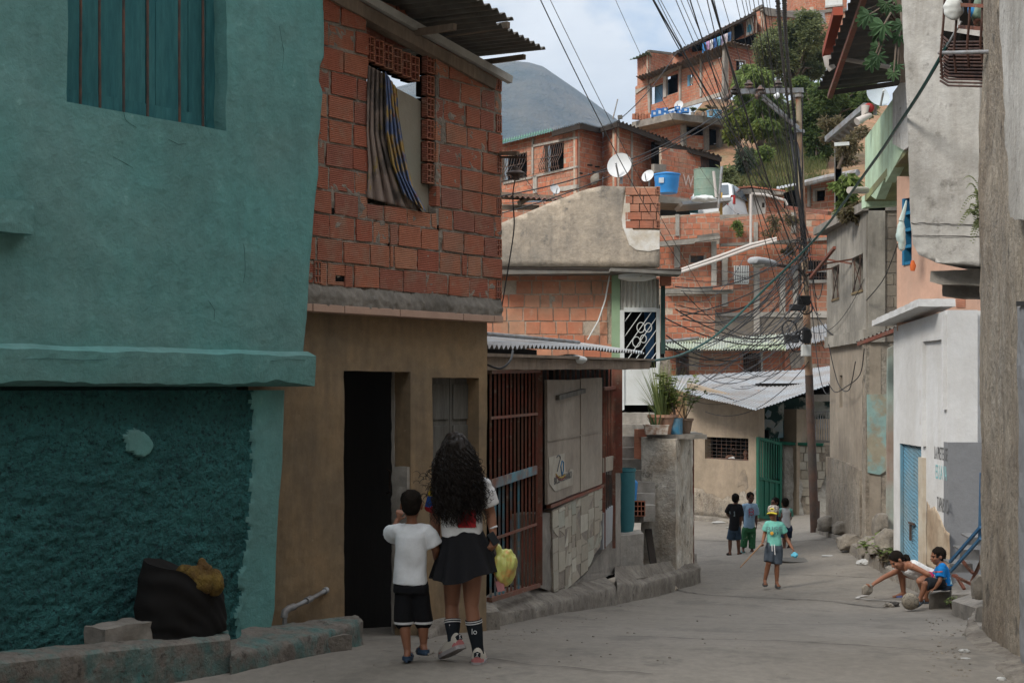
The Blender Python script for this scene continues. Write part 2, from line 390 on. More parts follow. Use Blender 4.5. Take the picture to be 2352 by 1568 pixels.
m_zinc = mat('galvanised sheet', (.33, .355, .38), (.27, .25, .235), .42, .8, var=.15, rough=.5, bump=.15, metal=.15, col3=(.3, .19, .13), sc3=2.2, amt3=.12)
m_zincd = mat('old roof sheet', (.17, .165, .15), (.1, .095, .085), .5, 1.4, var=.3, rough=.75, bump=.3, streak=(.2, .15, .11), stc=.8, sta=.3)
m_zincg = mat('green roof sheet', (.075, .22, .16), (.16, .22, .17), .4, .8, var=.2, rough=.7, bump=.2)
m_zincy = mat('greenish roof sheet', (.38, .44, .32), (.42, .44, .42), .5, .7, var=.2, rough=.6, bump=.2, col3=(.42, .4, .2), sc3=2, amt3=.2)
m_wood = mat('old wood', (.24, .185, .14), (.15, .115, .085), .5, 3, var=.3, scv=30, bump=.4, bsc=30, stretch=(1, 1, .2))
m_woodg = mat('grey wood', (.15, .145, .13), (.09, .085, .075), .5, 3, var=.3, scv=30, bump=.4, bsc=30, stretch=(3, 3, .3))
m_dkwood = mat('dark wood', (.03, .022, .017), var=.4, scv=12, bump=.3, stretch=(2, 2, .3))
m_beam = mat('pale beam', (.5, .49, .46), (.33, .31, .28), .4, 2, var=.2, bump=.3)
m_board = mat('grey board', (.34, .295, .24), (.25, .21, .17), .5, 1.7, streak=(.19, .165, .14), stc=1, sta=.35, var=.2, scv=12, bump=.35, bsc=45, bdist=.006)
m_teal = mat('teal shutter', (.03, .14, .155), (.045, .17, .18), .5, 3, var=.3, scv=12, bump=.4, bsc=18, stretch=(3, 3, .4))
m_bdoor = mat('blue slatted door', (.13, .27, .36), (.19, .25, .27), .42, 1.2, var=.15, rough=.55, bump=.15)
m_ggate = mat('green gate paint', (.012, .105, .066), (.016, .08, .052), .4, 3, var=.2, rough=.55, bump=.15)
m_dgreen = mat('dark green wall', (.022, .05, .045), (.35, .36, .32), .36, 1.3, var=.2, soft=.02, bump=.3)
m_bluewat = mat('blue water tank', (.03, .22, .56), (.05, .26, .58), .4, 1, var=.1, rough=.45, bump=.05, streak=(.12, .28, .45), stc=.6, sta=.2)
m_gtank = mat('faded green tank', (.15, .25, .20), (.22, .25, .19), .5, .9, var=.2, rough=.6, bump=.2, streak=(.2, .2, .15), stc=.5, sta=.3)
m_dish = mat('dish grey', (.55, .56, .57), (.45, .45, .45), .4, 3, var=.08, rough=.5, bump=.05)
m_bin = mat('teal plastic', (.03, .13, .15), var=.15, rough=.5, bump=.05)
m_cable = mat('cable black', (.025, .025, .027), var=.2, bump=0, rough=.55)
m_cableg = mat('cable green', (.02, .075, .07), var=.2, bump=0, rough=.5)
m_pole = mat('rusty pole paint', (.28, .23, .16), (.23, .08, .04), .42, 2.3, var=.3, scv=10, rough=.7, bump=.3, stretch=(1, 1, .5))
m_poled = mat('dark pole paint', (.05, .042, .036), (.085, .045, .032), .45, 2.3, var=.3, scv=10, rough=.7, bump=.3)
m_pvc = mat('pvc white', (.46, .42, .39), (.45, .4, .36), .3, 3, var=.12, rough=.5, bump=.05)
m_steel = mat('weathered steel', (.26, .27, .28), (.18, .15, .13), .4, 5, var=.2, rough=.5, metal=.3, bump=.1)
m_terr = mat('terracotta', (.42, .22, .14), (.33, .2, .14), .4, 5, var=.15, bump=.2)
m_pink = mat('clay pink', (.45, .3, .23), var=.15, bump=.2)
m_yel = mat('yellow paint', (.5, .3, .07), (.4, .25, .1), .4, 3, var=.2, bump=.2)
m_wpaint = mat('white metal paint', (.62, .64, .63), (.45, .46, .44), .3, 3, var=.12, rough=.55, bump=.1, col3=(.25, .17, .12), sc3=9, amt3=.06)
m_tile = mat('broken tiles', (.4, .4, .4), island=[(.32, .28, .22), (.42, .39, .32), (.26, .23, .18), (.35, .31, .25), (.28, .29, .24), (.46, .43, .36), (.24, .21, .165)], var=.2, scv=10, rough=.6, bump=.15, col3=(.22, .18, .13), sc3=5, amt3=.15)
def leafmat(n, c, c2):
 if n in MATS: return MATS[n]
 m = mat(n, c, island=[c, c2, tuple(x * .6 for x in c), c, tuple(x * 1.35 for x in c2)], var=.2, rough=.6, bump=0, spec=.25); t = m.node_tree; b = t.nodes['Principled BSDF']
 r = t.nodes.new('ShaderNodeBsdfTranslucent'); a = t.nodes.new('ShaderNodeMixShader'); a.inputs[0].default_value = .4; t.links.new(b.inputs['Base Color'].links[0].from_socket, r.inputs['Color'])
 o = t.nodes['Material Output']; t.links.new(b.outputs[0], a.inputs[1]); t.links.new(r.outputs[0], a.inputs[2]); t.links.new(a.outputs[0], o.inputs['Surface']); return m
m_leaf = leafmat('tree leaves', (.14, .20, .055), (.18, .235, .07))
m_leafd = leafmat('dark leaves', (.145, .175, .075), (.18, .20, .09))
m_leafy = leafmat('yellow green leaves', (.14, .19, .04), (.19, .21, .055))
m_leafdry = leafmat('dry brush', (.19, .15, .09), (.12, .11, .05))
m_grass = leafmat('grass blades', (.12, .15, .05), (.17, .155, .07))
m_leafbig = leafmat('broad leaves', (.07, .14, .06), (.10, .16, .07))
m_bark = mat('bark', (.1, .075, .055), var=.3, bump=.5)
def cloth(n, c, v=.12, **k): return mat('cloth ' + n, c, var=v, scv=25, rough=.9, bump=.15, bsc=120, bdist=.002, spec=.15, **k)
def skin(n, c): return mat('skin ' + n, c, var=.1, scv=14, rough=.55, bump=.06, bsc=60, bdist=.002, spec=.35)
sk_girl = skin('tan', (.27, .125, .075)); sk_boy = skin('brown', (.24, .105, .06)); sk_cap = skin('light brown', (.22, .095, .052)); sk_dark = skin('dark brown', (.105, .045, .027)); sk_mid = skin('mid brown', (.15, .068, .04)); sk_wom = skin('warm tan', (.27, .12, .07))
m_hair = mat('black hair', (.016, .012, .010), var=.3, scv=40, rough=.45, bump=.3, bsc=90, bdist=.004, spec=.17)
m_hairs = mat('short black hair', (.014, .011, .009), var=.3, scv=60, rough=.95, bump=.6, bsc=140, bdist=.004, spec=.04)
m_eye = mat('eye dark', (.01, .008, .007), var=0, bump=0, rough=.2); m_lip = mat('lip', (.2, .065, .05), var=.1, bump=0)
# ---------------------------------------------------------------- street: one sheet fitted through surveyed heights
gp = [P(*q) for q in ((530,1545,8.9),(200,1600,8.0),(1176,1600,7.9),(1065,1525,9.3),(950,1517,9.25),(1130,1440,12.8),(1500,1437,12.9),(1480,1367,19.9),(1770,1352,21),(1610,1331,23.5),
 (1690,1273,28),(1725,1268,28.3),(1810,1257,27.5),(1650,1203,34),(1740,1197,33.5),(1872,1217,31),(1880,1236,28),(2000,1300,23.4),(2075,1372,18.5),(2090,1398,18),(2140,1402,17),(2190,1426,14.5),(2225,1476,11.3),(2262,1568,8.3),(2000,1480,10.6))]
gp += [V3(0,0,-1.62), V3(-4,0,-1.6), V3(5,0,-1.6), V3(0,-12,-1.3), V3(-5,9,-1.6), V3(-3,16,-2.2), V3(0,26,-3.1), V3(3,40,-3.1), V3(9,40,-2.9), V3(12,26,-2.8), V3(9,14,-2.2), V3(8,4,-1.6)]
gx = np.array([[p.x, p.y] for p in gp]); gz = np.array([p.z for p in gp])
def tk(a, b):
 r2 = ((a[:, None, :] - b[None]) ** 2).sum(-1); return .5 * r2 * np.log(r2 + 1e-9)
n_ = len(gx); A_ = np.zeros((n_ + 3, n_ + 3)); A_[:n_, :n_] = tk(gx, gx) + np.eye(n_) * .6; A_[:n_, n_:] = np.c_[np.ones(n_), gx]; A_[n_:, :n_] = A_[:n_, n_:].T
wz = np.linalg.solve(A_, np.r_[gz, 0, 0, 0])
def gz_at(x, y):
 q = np.array([[x, y]], float); return float((tk(q, gx) @ wz[:n_] + np.c_[1, q] @ wz[n_:])[0])
def ground(u, v):
 """where a pixel's ray meets the street"""
 lo, hi = 5.0, 44.0
 r = ray(u, v); d = lo
 while d < hi:
  if r.z * d < gz_at(r.x * d, d): break
  d += .05
 return r * d
xs = np.arange(-9, 14.01, .25); ys = np.r_[np.arange(-14, 4, 1.0), np.arange(4, 30, .2), np.arange(30, 49.5, .5)]
XX, YY = np.meshgrid(xs, ys); Q = np.c_[XX.ravel(), YY.ravel()]
ZZ = np.clip(tk(Q, gx) @ wz[:n_] + np.c_[np.ones(len(Q)), Q] @ wz[n_:], -3.7, -1.0)
ZZ = np.array([z + .012 * noise.noise(Vector((x * 1.1, y * .9, 0))) + .006 * noise.noise(Vector((x * 4, y * 4, 3))) for (x, y), z in zip(Q, ZZ)])
mb = MB(); w_ = len(xs)
mb.v = [Vector((x, y, z)) for (x, y), z in zip(Q, ZZ)]
mb.f = [(j * w_ + i, j * w_ + i + 1, (j + 1) * w_ + i + 1, (j + 1) * w_ + i) for j in range(len(ys) - 1) for i in range(w_ - 1)]
mb.obj('street', m_street, kind='structure', smooth=True)
def on_ground(pts, lift=.004):
 return [V3(p.x, p.y, gz_at(p.x, p.y) + lift) for p in pts]
# joints and cracks in the concrete slab
m_crack = mat('crack', (.055, .05, .045), var=.3, bump=0)
def crack(uv, wd=.02, seed=0):
 rg = random.Random(seed); g = [ground(*q) for q in uv]; mb = MB(); pts = []
 for a, b in zip(g, g[1:]):
  n = max(2, int((b - a).length / .12))
  pts += [a.lerp(b, i / n) + V3(rg.uniform(-.025, .025), rg.uniform(-.04, .04), 0) for i in range(n)]
 pts.append(g[-1]); pts = [V3(p.x, p.y, gz_at(p.x, p.y) + .012 * noise.noise(Vector((p.x * 1.1, p.y * .9, 0))) + .009) for p in pts]
 for i, (p, q) in enumerate(zip(pts, pts[1:])):
  n = V3(-(q - p).y, (q - p).x, 0).normalized() * wd
  t0 = .3 + 1.2 * abs(noise.noise(V3(i * .35, seed, 0))); t1 = .3 + 1.2 * abs(noise.noise(V3((i + 1) * .35, seed, 0)))
  mb.add([p - n * t0, q - n * t1, q + n * t1, p + n * t0], [(0, 1, 2, 3)])
 mb.obj('street_crack', m_crack, kind='structure')
crack([(1500,1347),(1640,1368),(1850,1378),(2040,1398)], .03, 1)
crack([(870,1497),(990,1502),(1100,1512),(1260,1530),(1500,1552)], .010, 2)
crack([(1600,1240),(1740,1243),(1900,1240)], .03, 3)
crack([(1420,1462),(1800,1475),(2200,1500)], .011, 4)
crack([(1620,1316),(1760,1318),(1900,1322),(2010,1328)], .014, 7)
# ---------------------------------------------------------------- hillside and mountain
def hill_z(x, y):
 z = np.interp(y, [46, 49.5, 58, 75, 92, 110, 150, 260, 420], [-3.2, 4.6, 7.6, 12.5, 16.5, 22, 27, 27, 10])
 return z
xs = np.r_[np.arange(-200, -30, 20.), np.arange(-30, 60, 1.5), np.arange(60, 261, 20.)]; ys = np.r_[np.arange(45.5, 110, 1.5), np.arange(110, 430, 20.)]
mb = MB(); w_ = len(xs)
for y in ys:
 for x in xs:
  z = hill_z(x, y) * (.25 + .75 * min(1, max(0, (x / y - .06) / .07))) if y > 49 else -3.2
  if y > 50: z += .5 * noise.noise(V3(x * .25, y * .25, 0)) + .2 * noise.noise(V3(x * .9, y * .9, 5))
  mb.v.append(V3(x, y, z))
mb.f = [(j * w_ + i, j * w_ + i + 1, (j + 1) * w_ + i + 1, (j + 1) * w_ + i) for j in range(len(ys) - 1) for i in range(w_ - 1)]
mb.obj('hillside', m_dirt, kind='structure', smooth=True)
m_mtn = mat('mountain scrub', (.05, .055, .045), (.11, .09, .06), .45, .006, var=.3, scv=.03, bump=.8, bsc=.02, bdist=30, stretch=(1, 1, 1))
Dm = 2300.
prof_u = [-2500, -300, 500, 900, 1060, 1130, 1180, 1215, 1246, 1288, 1327, 1366, 1402, 1460, 1600, 2000, 3000, 5200]
prof_v = [620, 520, 330, 215, 172, 158, 151, 154, 163, 192, 219, 249, 277, 330, 430, 560, 640, 760]
mb = MB(); us = np.r_[np.arange(-2500, 900, 90.), np.arange(900, 1500, 8.), np.arange(1500, 5201, 100.)]; w_ = len(us); rows = 26
for j in range(rows):
 q = j / (rows - 1)
 for u in us:
  d = Dm + (q - .7) * 1000; top = (V0 - np.interp(u, prof_u, prof_v)) / F * Dm
  f = math.sin(min(q / .7, 1) * math.pi / 2) ** 1.3 if q <= .7 else 1 - ((q - .7) / .3) ** 1.5
  x = (u - U0) / F * Dm; z = top * f
  z += (f < .999) * (-90 * abs(noise.noise(V3(x * .006, d * .0012, 4))) * min(1, (1 - f) * 3) + 40 * noise.noise(V3(x * .004, d * .0015, 1)) + 14 * noise.noise(V3(x * .013, d * .005, 2))) * min(1, (1 - f) * 4)
  mb.v.append(V3(x, d, max(z, -60)))
mb.f = [(j * w_ + i, j * w_ + i + 1, (j + 1) * w_ + i + 1, (j + 1) * w_ + i) for j in range(rows - 1) for i in range(w_ - 1)]
mb.obj('mountain', m_mtn, kind='structure', smooth=True)
mb = MB(); mb.add([V3(-6000, -3000, -70), V3(6000, -3000, -70), V3(6000, 5000, -70), V3(-6000, 5000, -70)], [(0, 1, 2, 3)])
mb.obj('valley_ground', mat('valley', (.1, .1, .06), bump=0), kind='structure')
# ---------------------------------------------------------------- turquoise house
WT = Wall.px(0, 8.12, 700, 10.0)
th_ = thing('turquoise_house', 'turquoise plastered house with a barred shutter window, nearest on the left', 'house', WT.w(1, gz_at(-2, 9)))
tz = lambda u, v: WT.st(u, v)
edge = sorted([(tz(u, v)[1], tz(u, v)[0]) for u, v in ((756,-100),(752,0),(750,130),(741,150),(739,185),(748,212),(744,290),(740,330),(741,400),(736,430),(727,500),(722,560),(716,640),(712,720),(707,790),(705,820))])
ez = [q[0] for q in edge]; es = [q[1] for q in edge]
sw = tz(560, 300)[0]
win = (tz(155, 232)[0], tz(155, 234)[1], tz(520, 300)[0], 3.25)
zl = tz(700, 822)[1]
def grid_wall(ss, zs, warp, disp, hole=None, th=.25, W=WT):
 mb = MB(); w = len(ss); n = len(ss) * len(zs)
 for lay in (0, 1):
  for z in zs:
   for s in ss:
    s2 = warp(s, z); o = disp(s2, z) if lay == 0 else -th
    mb.v.append(W.w(s2, z, o))
 for j in range(len(zs) - 1):
  for i in range(len(ss) - 1):
   cs, cz = (ss[i] + ss[i + 1]) / 2, (zs[j] + zs[j + 1]) / 2
   def inh(cs, cz): return hole and hole[0] < cs < hole[2] and hole[1] < cz < hole[3]
   if inh(cs, cz): continue
   a = j * w + i
   mb.f.append((a, a + 1, a + w + 1, a + w)); mb.f.append((n + a, n + a + w, n + a + w + 1, n + a + 1))
   for (di, dj, e) in ((-1, 0, (a, a + w)), (1, 0, (a + w + 1, a + 1)), (0, -1, (a + 1, a)), (0, 1, (a + w, a + w + 1))):
    ii, jj = i + di, j + dj
    out = ii < 0 or jj < 0 or ii >= w - 1 or jj >= len(zs) - 1
    if out or inh((ss[ii] + ss[ii + 1]) / 2, (zs[jj] + zs[jj + 1]) / 2):
     mb.f.append((e[0], e[1], n + e[1], n + e[0]))
 return mb
def lin(a, b, st): return list(np.linspace(a, b, max(2, int(abs(b - a) / st) + 1)))
def brk(vals, st):
 o = []
 for a, b in zip(vals, vals[1:]): o += lin(a, b, st)[:-1]
 return o + [vals[-1]]
s_end = 2.35
ssT = brk([-4.0, -.3], .2)[:-1] + brk([-.3, win[0], win[2], s_end], .025); zsT = brk([zl + .003, win[1], win[3]], .025)[:-1] + brk([win[3], 5.6], .15)
def warpT(s, z):
 e = np.interp(z, ez, es) + .012 * noise.noise(V3(0, z * 9, 0)) + .008 * noise.noise(V3(4, z * 24, 0))
 if s > sw: return sw + (s - sw) * (e - sw) / (s_end - sw)
 if win[0] - .3 < s < win[2] + .1 and z < win[3]:
  return s + .012 * noise.noise(V3(s * 2, z * 5, 3))
 return s
def dispT(s, z):
 e = np.interp(z, ez, es); rnd = max(0, 1 - (e - s) / .05)
 return .022 * noise.noise(V3(s * 1.1, z * 1.1, 0)) + .008 * noise.noise(V3(s * 4, z * 4, 1)) + .0028 * noise.noise(V3(s * 17, z * 17, 2)) - .035 * rnd ** 2
grid_wall(ssT, zsT, warpT, dispT, win).obj('wall', m_turq, th_, smooth=True)
# rough lower wall with a smooth band at the corner
zb = -2.1
edl = sorted([(tz(u, v)[1], tz(u, v)[0]) for u, v in ((673,878),(671,960),(668,1060),(660,1150),(655,1300),(650,1400),(641,1445),(640,1500))])
band = [(tz(u, v)[1], tz(u, v)[0]) for u, v in ((603,880),(600,960),(597,1040),(592,1120),(590,1220),(575,1300),(566,1400),(562,1460))][::-1]
patch = tz(335, 1022)
def rough_amt(s, z):
 b = np.interp(z, [q[0] for q in band], [q[1] for q in band]) + .05 * noise.noise(V3(s * 3, z * 6, 0)) + .025 * noise.noise(V3(s * 9, z * 17, 0))
 r = min(1, max(0, (b - s) / .03))
 dp = math.hypot((s - patch[0]) / .9, (z - patch[1]) / .85) + .06 * noise.noise(V3(s * 8, z * 8, 7)) + .03 * noise.noise(V3(s * 22, z * 22, 7))
 return min(r, min(1, max(0, (dp - .115) / .02)))
s_l = 2.1
def warpL(s, z):
 e = np.interp(z, [q[0] for q in edl], [q[1] for q in edl]) + .012 * noise.noise(V3(1, z * 8, 0)) + .006 * noise.noise(V3(1, z * 21, 0))
 return s if s < 1.6 else 1.6 + (s - 1.6) * (e - 1.6) / (s_l - 1.6)
def dispL(s, z):
 r = rough_amt(s, z)
 t = noise.noise(V3(s * 9, z * 15, 0)) + .8 * noise.noise(V3(s * 22, z * 34, 1)) + .5 * noise.noise(V3(s * 50, z * 60, 2))
 e = np.interp(z, [q[0] for q in edl], [q[1] for q in edl]); rnd = max(0, 1 - (e - s) / .04)
 return -.06 + .01 * noise.noise(V3(s * 2, z * 2, 4)) + r * (.012 * t - .03) - .03 * rnd ** 2
def split_rough(mb, W=WT):
 a, b = MB(), MB(); a.v = mb.v; b.v = mb.v
 for f in mb.f:
  c = sum((mb.v[i] for i in f), Vector()) / len(f); s = (c.xy - W.a).dot(W.t)
  (a if rough_amt(s, c.z) > .5 else b).f.append(f)
 return a, b
ssL = brk([-4.0, -.3], .2)[:-1] + brk([-.3, s_l], .013); zsL = brk([zb, zl - .225], .013)
ra, rb = split_rough(grid_wall(ssL, zsL, warpL, dispL, None, .2))
def compact(mb):
 used = sorted({i for f in mb.f for i in f}); mp = {k: i for i, k in enumerate(used)}
 o = MB(); o.v = [mb.v[i] for i in used]; o.f = [tuple(mp[i] for i in f) for f in mb.f]; return o
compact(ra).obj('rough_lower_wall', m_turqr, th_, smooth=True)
compact(rb).obj('smooth_corner_band', m_turq, th_, smooth=True)
m_tcr = mat('dark turquoise crack', (.03, .09, .085), var=.3, bump=0)
for uv in ([(282,250),(288,275),(296,282),(318,296)], [(262,360),(285,372),(312,388)], [(480,690),(494,712),(492,740)], [(560,560),(563,620),(558,655)], [(600,830),(640,824),(690,828)], [(30,826),(90,823),(170,828),(240,824)], [(640,60),(652,120),(648,165)], [(388,320),(410,332),(430,330)]):
 pts = []
 for a, b in zip(uv, uv[1:]): pts += [(a[0] + (b[0] - a[0]) * q / 6 + 2.5 * noise.noise(V3(a[0], q, 1)), a[1] + (b[1] - a[1]) * q / 6 + 2.5 * noise.noise(V3(a[1], q, 2))) for q in range(6)]
 q = [WT.st(*x) for x in pts]; ol = .085 if 800 < uv[0][1] < 840 else 0
 MB().tube([WT.w(s, z, (ol or dispT(s, z)) + .0005) for s, z in q], [.0022 * (.4 + abs(noise.noise(V3(i * .7, uv[0][0], 0)))) for i in range(len(q))], 4).obj('hairline_crack', m_tcr, th_)
# ledge between the storeys, ragged underneath
mb = MB(); rings = []
for s in list(np.arange(-4, tz(707, 850)[0], .04)) + [tz(707, 850)[0]]:
 n1 = .008 * noise.noise(V3(s * 3, 0, 0)); rag = .03 * noise.noise(V3(s * 2.2, 5, 0)) + .014 * noise.noise(V3(s * 9, 5, 0))
 g = max(0, s - 2.2) * -.3
 n2 = .012 * noise.noise(V3(s * 5, 8, 0)); rings.append([WT.w(s, zl + .05 + n1, -.1), WT.w(s, zl + .045 + n1, .0), WT.w(s, zl + .012 + n1 + n2, .082 + n2 * .4), WT.w(s, zl - .07, .080 + n1 * .6), WT.w(s, zl - .178 + rag + g * .2, .070 + rag * .3 + n2 * .3), WT.w(s, zl - .2, -.02), WT.w(s, zl - .2, -.1)])
mb.loft(rings).obj('ledge', m_turq, th_, smooth=True)
mb = MB(); a = tz(55, 480); WT.rect(mb, -1.2, tz(40, 540)[1], a[0], tz(40, 465)[1], -.05, .1)
mb.obj('window_sill', m_turq, th_, rough=(.05, .006, 9), smooth=False)
# shuttered window
sh = MB(); us = [150, 223, 330, 420, 500, 560]
W_ = WT.at(-.17); a0 = W_.st(150, 200)[0]; a1 = W_.st(560, 200)[0]
n = 5; cuts = [a0 + (a1 - a0) * q for q in (0, .17, .42, .47, .66, .8, 1.0)]
for i in range(len(cuts) - 1): WT.rect(sh, cuts[i] + .004, win[1] - .05, cuts[i + 1] - .004, win[3] + .02, -.2, -.17 + (.012 if i == 2 else .004 * (i % 2)))
shutter = sh.obj('shutter', m_teal, th_, bevel=.003)
mb = MB(); WT.rect(mb, win[0] + .02, win[1] + .005, win[2] - .07, win[1] + .11, -.16, -.13); WT.rect(mb, win[2] - .07, win[1] - .02, win[2] + .02, win[3], -.2, -.12); WT.rect(mb, win[0] - .02, win[1] - .02, win[0] + .05, win[3], -.2, -.13)
mb.obj('window_frame', m_teal, th_, rough=(.08, .003, 20))
for u in (185, 229, 284, 339, 412, 466):
 q = WT.at(-.06).st(u, 200)[0]
 MB().tube([WT.w(q + .004 * noise.noise(V3(u, z * 2, 0)), z, -.06) for z in np.linspace(win[1] - .03, win[3] + .02, 9)], .009, 6).obj('window_bar', m_iron, th_)
mb = MB(); WT.rect(mb, -4, zb, 2.02, 5.55, -5.5, -.3); mb.obj('house_body', m_turq, th_)
mb = MB(); WT.rect(mb, -4.2, 5.6, 2.3, 5.75, -5.6, .35); mb.obj('roof', m_conc, th_)
nh = thing('added_shade_house', 'unseen plastered house added to shade the street, further back along the left side', 'house', WT.w(-9, -1.5, -2)); WT.rect(MB(), -15, -1.8, -4.3, 9.4, -5, .1).obj('wall', m_tan, nh); WT.rect(MB(), -15.2, 9.45, -4.3, 9.6, -5.2, .4).obj('roof', m_conc, nh)  # out-of-view house added, tall enough to keep sun off the near street
nh = thing('added_shade_house', 'unseen plastered house added on the right side to cut skylight on the left walls', 'house', V3(5, 0, -1.6)); MB().prism([V3(2.9, 6.6, -2.2), V3(3.3, -9, -1.6), V3(8, -9, -1.6), V3(8, 6.6, -2.2)], [V3(2.9, 6.6, 8), V3(3.3, -9, 8), V3(8, -9, 8), V3(8, 6.6, 8)]).obj('wall', m_gstain, nh); MB().prism([V3(2.6, 6.7, 8.05), V3(3, -9.2, 8.05), V3(8, -9.2, 8.05), V3(8, 6.7, 8.05)], [V3(2.6, 6.7, 8.2), V3(3, -9.2, 8.2), V3(8, -9.2, 8.2), V3(8, 6.7, 8.2)]).obj('roof', m_conc, nh)  # unseen block added opposite to take skylight off the left walls
nh = thing('added_shade_house', 'unseen plastered house added behind the viewer to darken the near street', 'house', V3(-2, -7, -1.4)); MB().box(V3(-2, -8, 3), 12, 4, 9.2).obj('wall', m_oldw, nh); MB().box(V3(-2, -8, 7.7), 12.6, 4.6, .15).obj('roof', m_conc, nh)  # added behind the camera, out of view, to darken the foreground
# ---------------------------------------------------------------- kerbs along the left
def kerb(top_front, top_back, drop, m, sub=.07, amp=.012, bot_out=.03):
 """top_front/top_back: world points along the kerb; falls `drop` below the street"""
 mb = MB(); rings = []
 for f, b in zip(top_front, top_back):
  o = (f - b); o.z = 0; o.normalize()
  g = gz_at(f.x, f.y) - drop
  rings.append([b, f - o * .02, f + o * .012 - V3(0, 0, .018), V3(f.x, f.y, g) + o * bot_out, V3(b.x, b.y, min(g, gz_at(b.x, b.y) - drop))])
 return mb.loft(rings)
def pxz(u, v, z): return ray(u, v) * ((z) / ((V0 - v) / F))
f1 = [pxz(-260, 1548, -1.40), pxz(0, 1516, -1.45), pxz(270, 1487, -1.5), pxz(528, 1462, -1.56)]
b1 = [pxz(-260, 1510, -1.40), pxz(0, 1494, -1.45), pxz(270, 1472, -1.5), pxz(524, 1446, -1.56)]
kerb(f1, b1, .1, m_kerbt).obj('kerb', m_kerbt, label='raised kerb with flaking turquoise paint below the black bundle', cat='kerb', rough=(.04, .010, 9), smooth=True)
f2 = [pxz(530, 1500, -1.65), pxz(640, 1478, -1.67), pxz(740, 1452, -1.68), pxz(815, 1428, -1.69), pxz(832, 1420, -1.69)]
b2 = [pxz(560, 1440, -1.62), pxz(650, 1432, -1.66), pxz(745, 1420, -1.68), pxz(800, 1412, -1.69), pxz(815, 1411, -1.69)]
kerb(f2, b2, .1, m_kerbt).obj('kerb', m_kerbt, label='broken kerb block below the bent pipe, beside the open doorway', cat='kerb', rough=(.04, .014, 8), smooth=True)
# fill behind the kerbs, up to the walls
mb = MB(); t_ = [WT.w(-3.5, -1.55, .35), WT.w(0, -1.6, .3), WT.w(1.2, -1.68, .25), WT.w(2.0, -1.70, .25), WT.w(2.6, -1.74, .25)]; k_ = [q - V3(WT.n.x, WT.n.y, 0) * .6 for q in t_]
mb.loft([[a, b, b - V3(0, 0, .5), a - V3(0, 0, .5)] for a, b in zip(t_, k_)]).obj('gutter_fill', m_kerb, kind='structure', rough=(.08, .012, 6), smooth=True)
# bundle of foam and black cloth
gb = WT.w(.9, -1.62, .25)
base = P(415, 1458, 8.85); ax = WT.ax()
bd = thing('foam_bundle', 'torn yellow foam wrapped in black cloth, dumped on the kerb by the turquoise wall', 'bundle', base)
def blob(mb, c, rx, ry, rz, ax=None, nse=.1, sc=5, n=40, m=26, seed=0, expo=1.0):
 k = len(mb.v); mb.ell(c, rx, ry, rz, ax, n, m)
 for i in range(k, len(mb.v)):
  d = mb.v[i] - c; q = noise.noise(d * sc + V3(seed, 0, 0)) + .5 * noise.noise(d * sc * 2.3 + V3(seed, 1, 0))
  mb.v[i] = c + d * (1 + nse * q)
 return mb
c0 = P(415, 1378, 8.9)
def bundle_pt(a, h):   # a angle, h 0..1 : rounded box shape with swagged folds
 ca, sa = math.cos(a), math.sin(a); e = .7
 x = (.31 - .07 * h * h) * 1.0 / .295 * .295 * math.copysign(abs(ca) ** e, ca); y = .17 * math.copysign(abs(sa) ** e, sa)
 t = 1.0 - .12 * (h - .4) ** 2
 return x * t, y * t
mb = MB(); rings = []; nA = 72
for j in range(34):
 h = j / 33; ring = []
 for i in range(nA):
  a = 2 * math.pi * i / nA; x, y = bundle_pt(a, h)
  topz = .48 - .10 * max(0, x + .02) / .3 - (.16 * math.exp(-((x - .07) / .15) ** 2) if y > -.05 else 0)
  z = h * topz + .02 * math.sin(a * 2)
  sag = z + 1.6 * (x + .28) ** 2 - .5 * x
  f = (.006 + .005 * noise.noise(V3(x * 5, z * 3, 1))) * math.sin(sag * 55 + 26 * x + 2.5 * noise.noise(V3(x * 4, z * 4, 7))) * (1 if y > 0 else .3) + .02 * noise.noise(V3(x * 9, z * 9, 3))
  k = 1 + f / .25
  ring.append(c0 - V3(0, 0, .23) + ax[0] * x * k + ax[1] * y * k + V3(0, 0, z))
 rings.append(ring)
for q in (.75, .4, .1): rings.append([rings[33][i].lerp(c0 + V3(0, 0, .16), 1 - q) for i in range(nA)])
mb.loft(rings).obj('black_cloth', cloth('black heavy', (.011, .010, .0095)), bd, smooth=True)
mb = MB(); m_foam = mat('yellow foam', (.17, .11, .022), (.11, .06, .018), .45, 7, var=.4, scv=25, bump=1, bsc=40, bdist=.03)
blob(mb, P(458, 1334, 8.9), .125, .09, .105, ax, .3, 12, seed=3); blob(mb, P(424, 1322, 8.9), .06, .07, .07, ax, .3, 11, seed=5); blob(mb, P(490, 1336, 8.92), .06, .07, .085, ax, .3, 11, seed=8); blob(mb, P(466, 1308, 8.92), .035, .045, .07, ax, .3, 12, seed=9)
mb.obj('foam', m_foam, bd, smooth=True)
mb = MB(); mb.box(P(272, 1458, 8.55) , .34, .2, .14, ax); mb.obj('stone_block', m_conc, label='rough grey stone block leaning against the black bundle', cat='stone', rough=(.04, .015, 8), smooth=True)
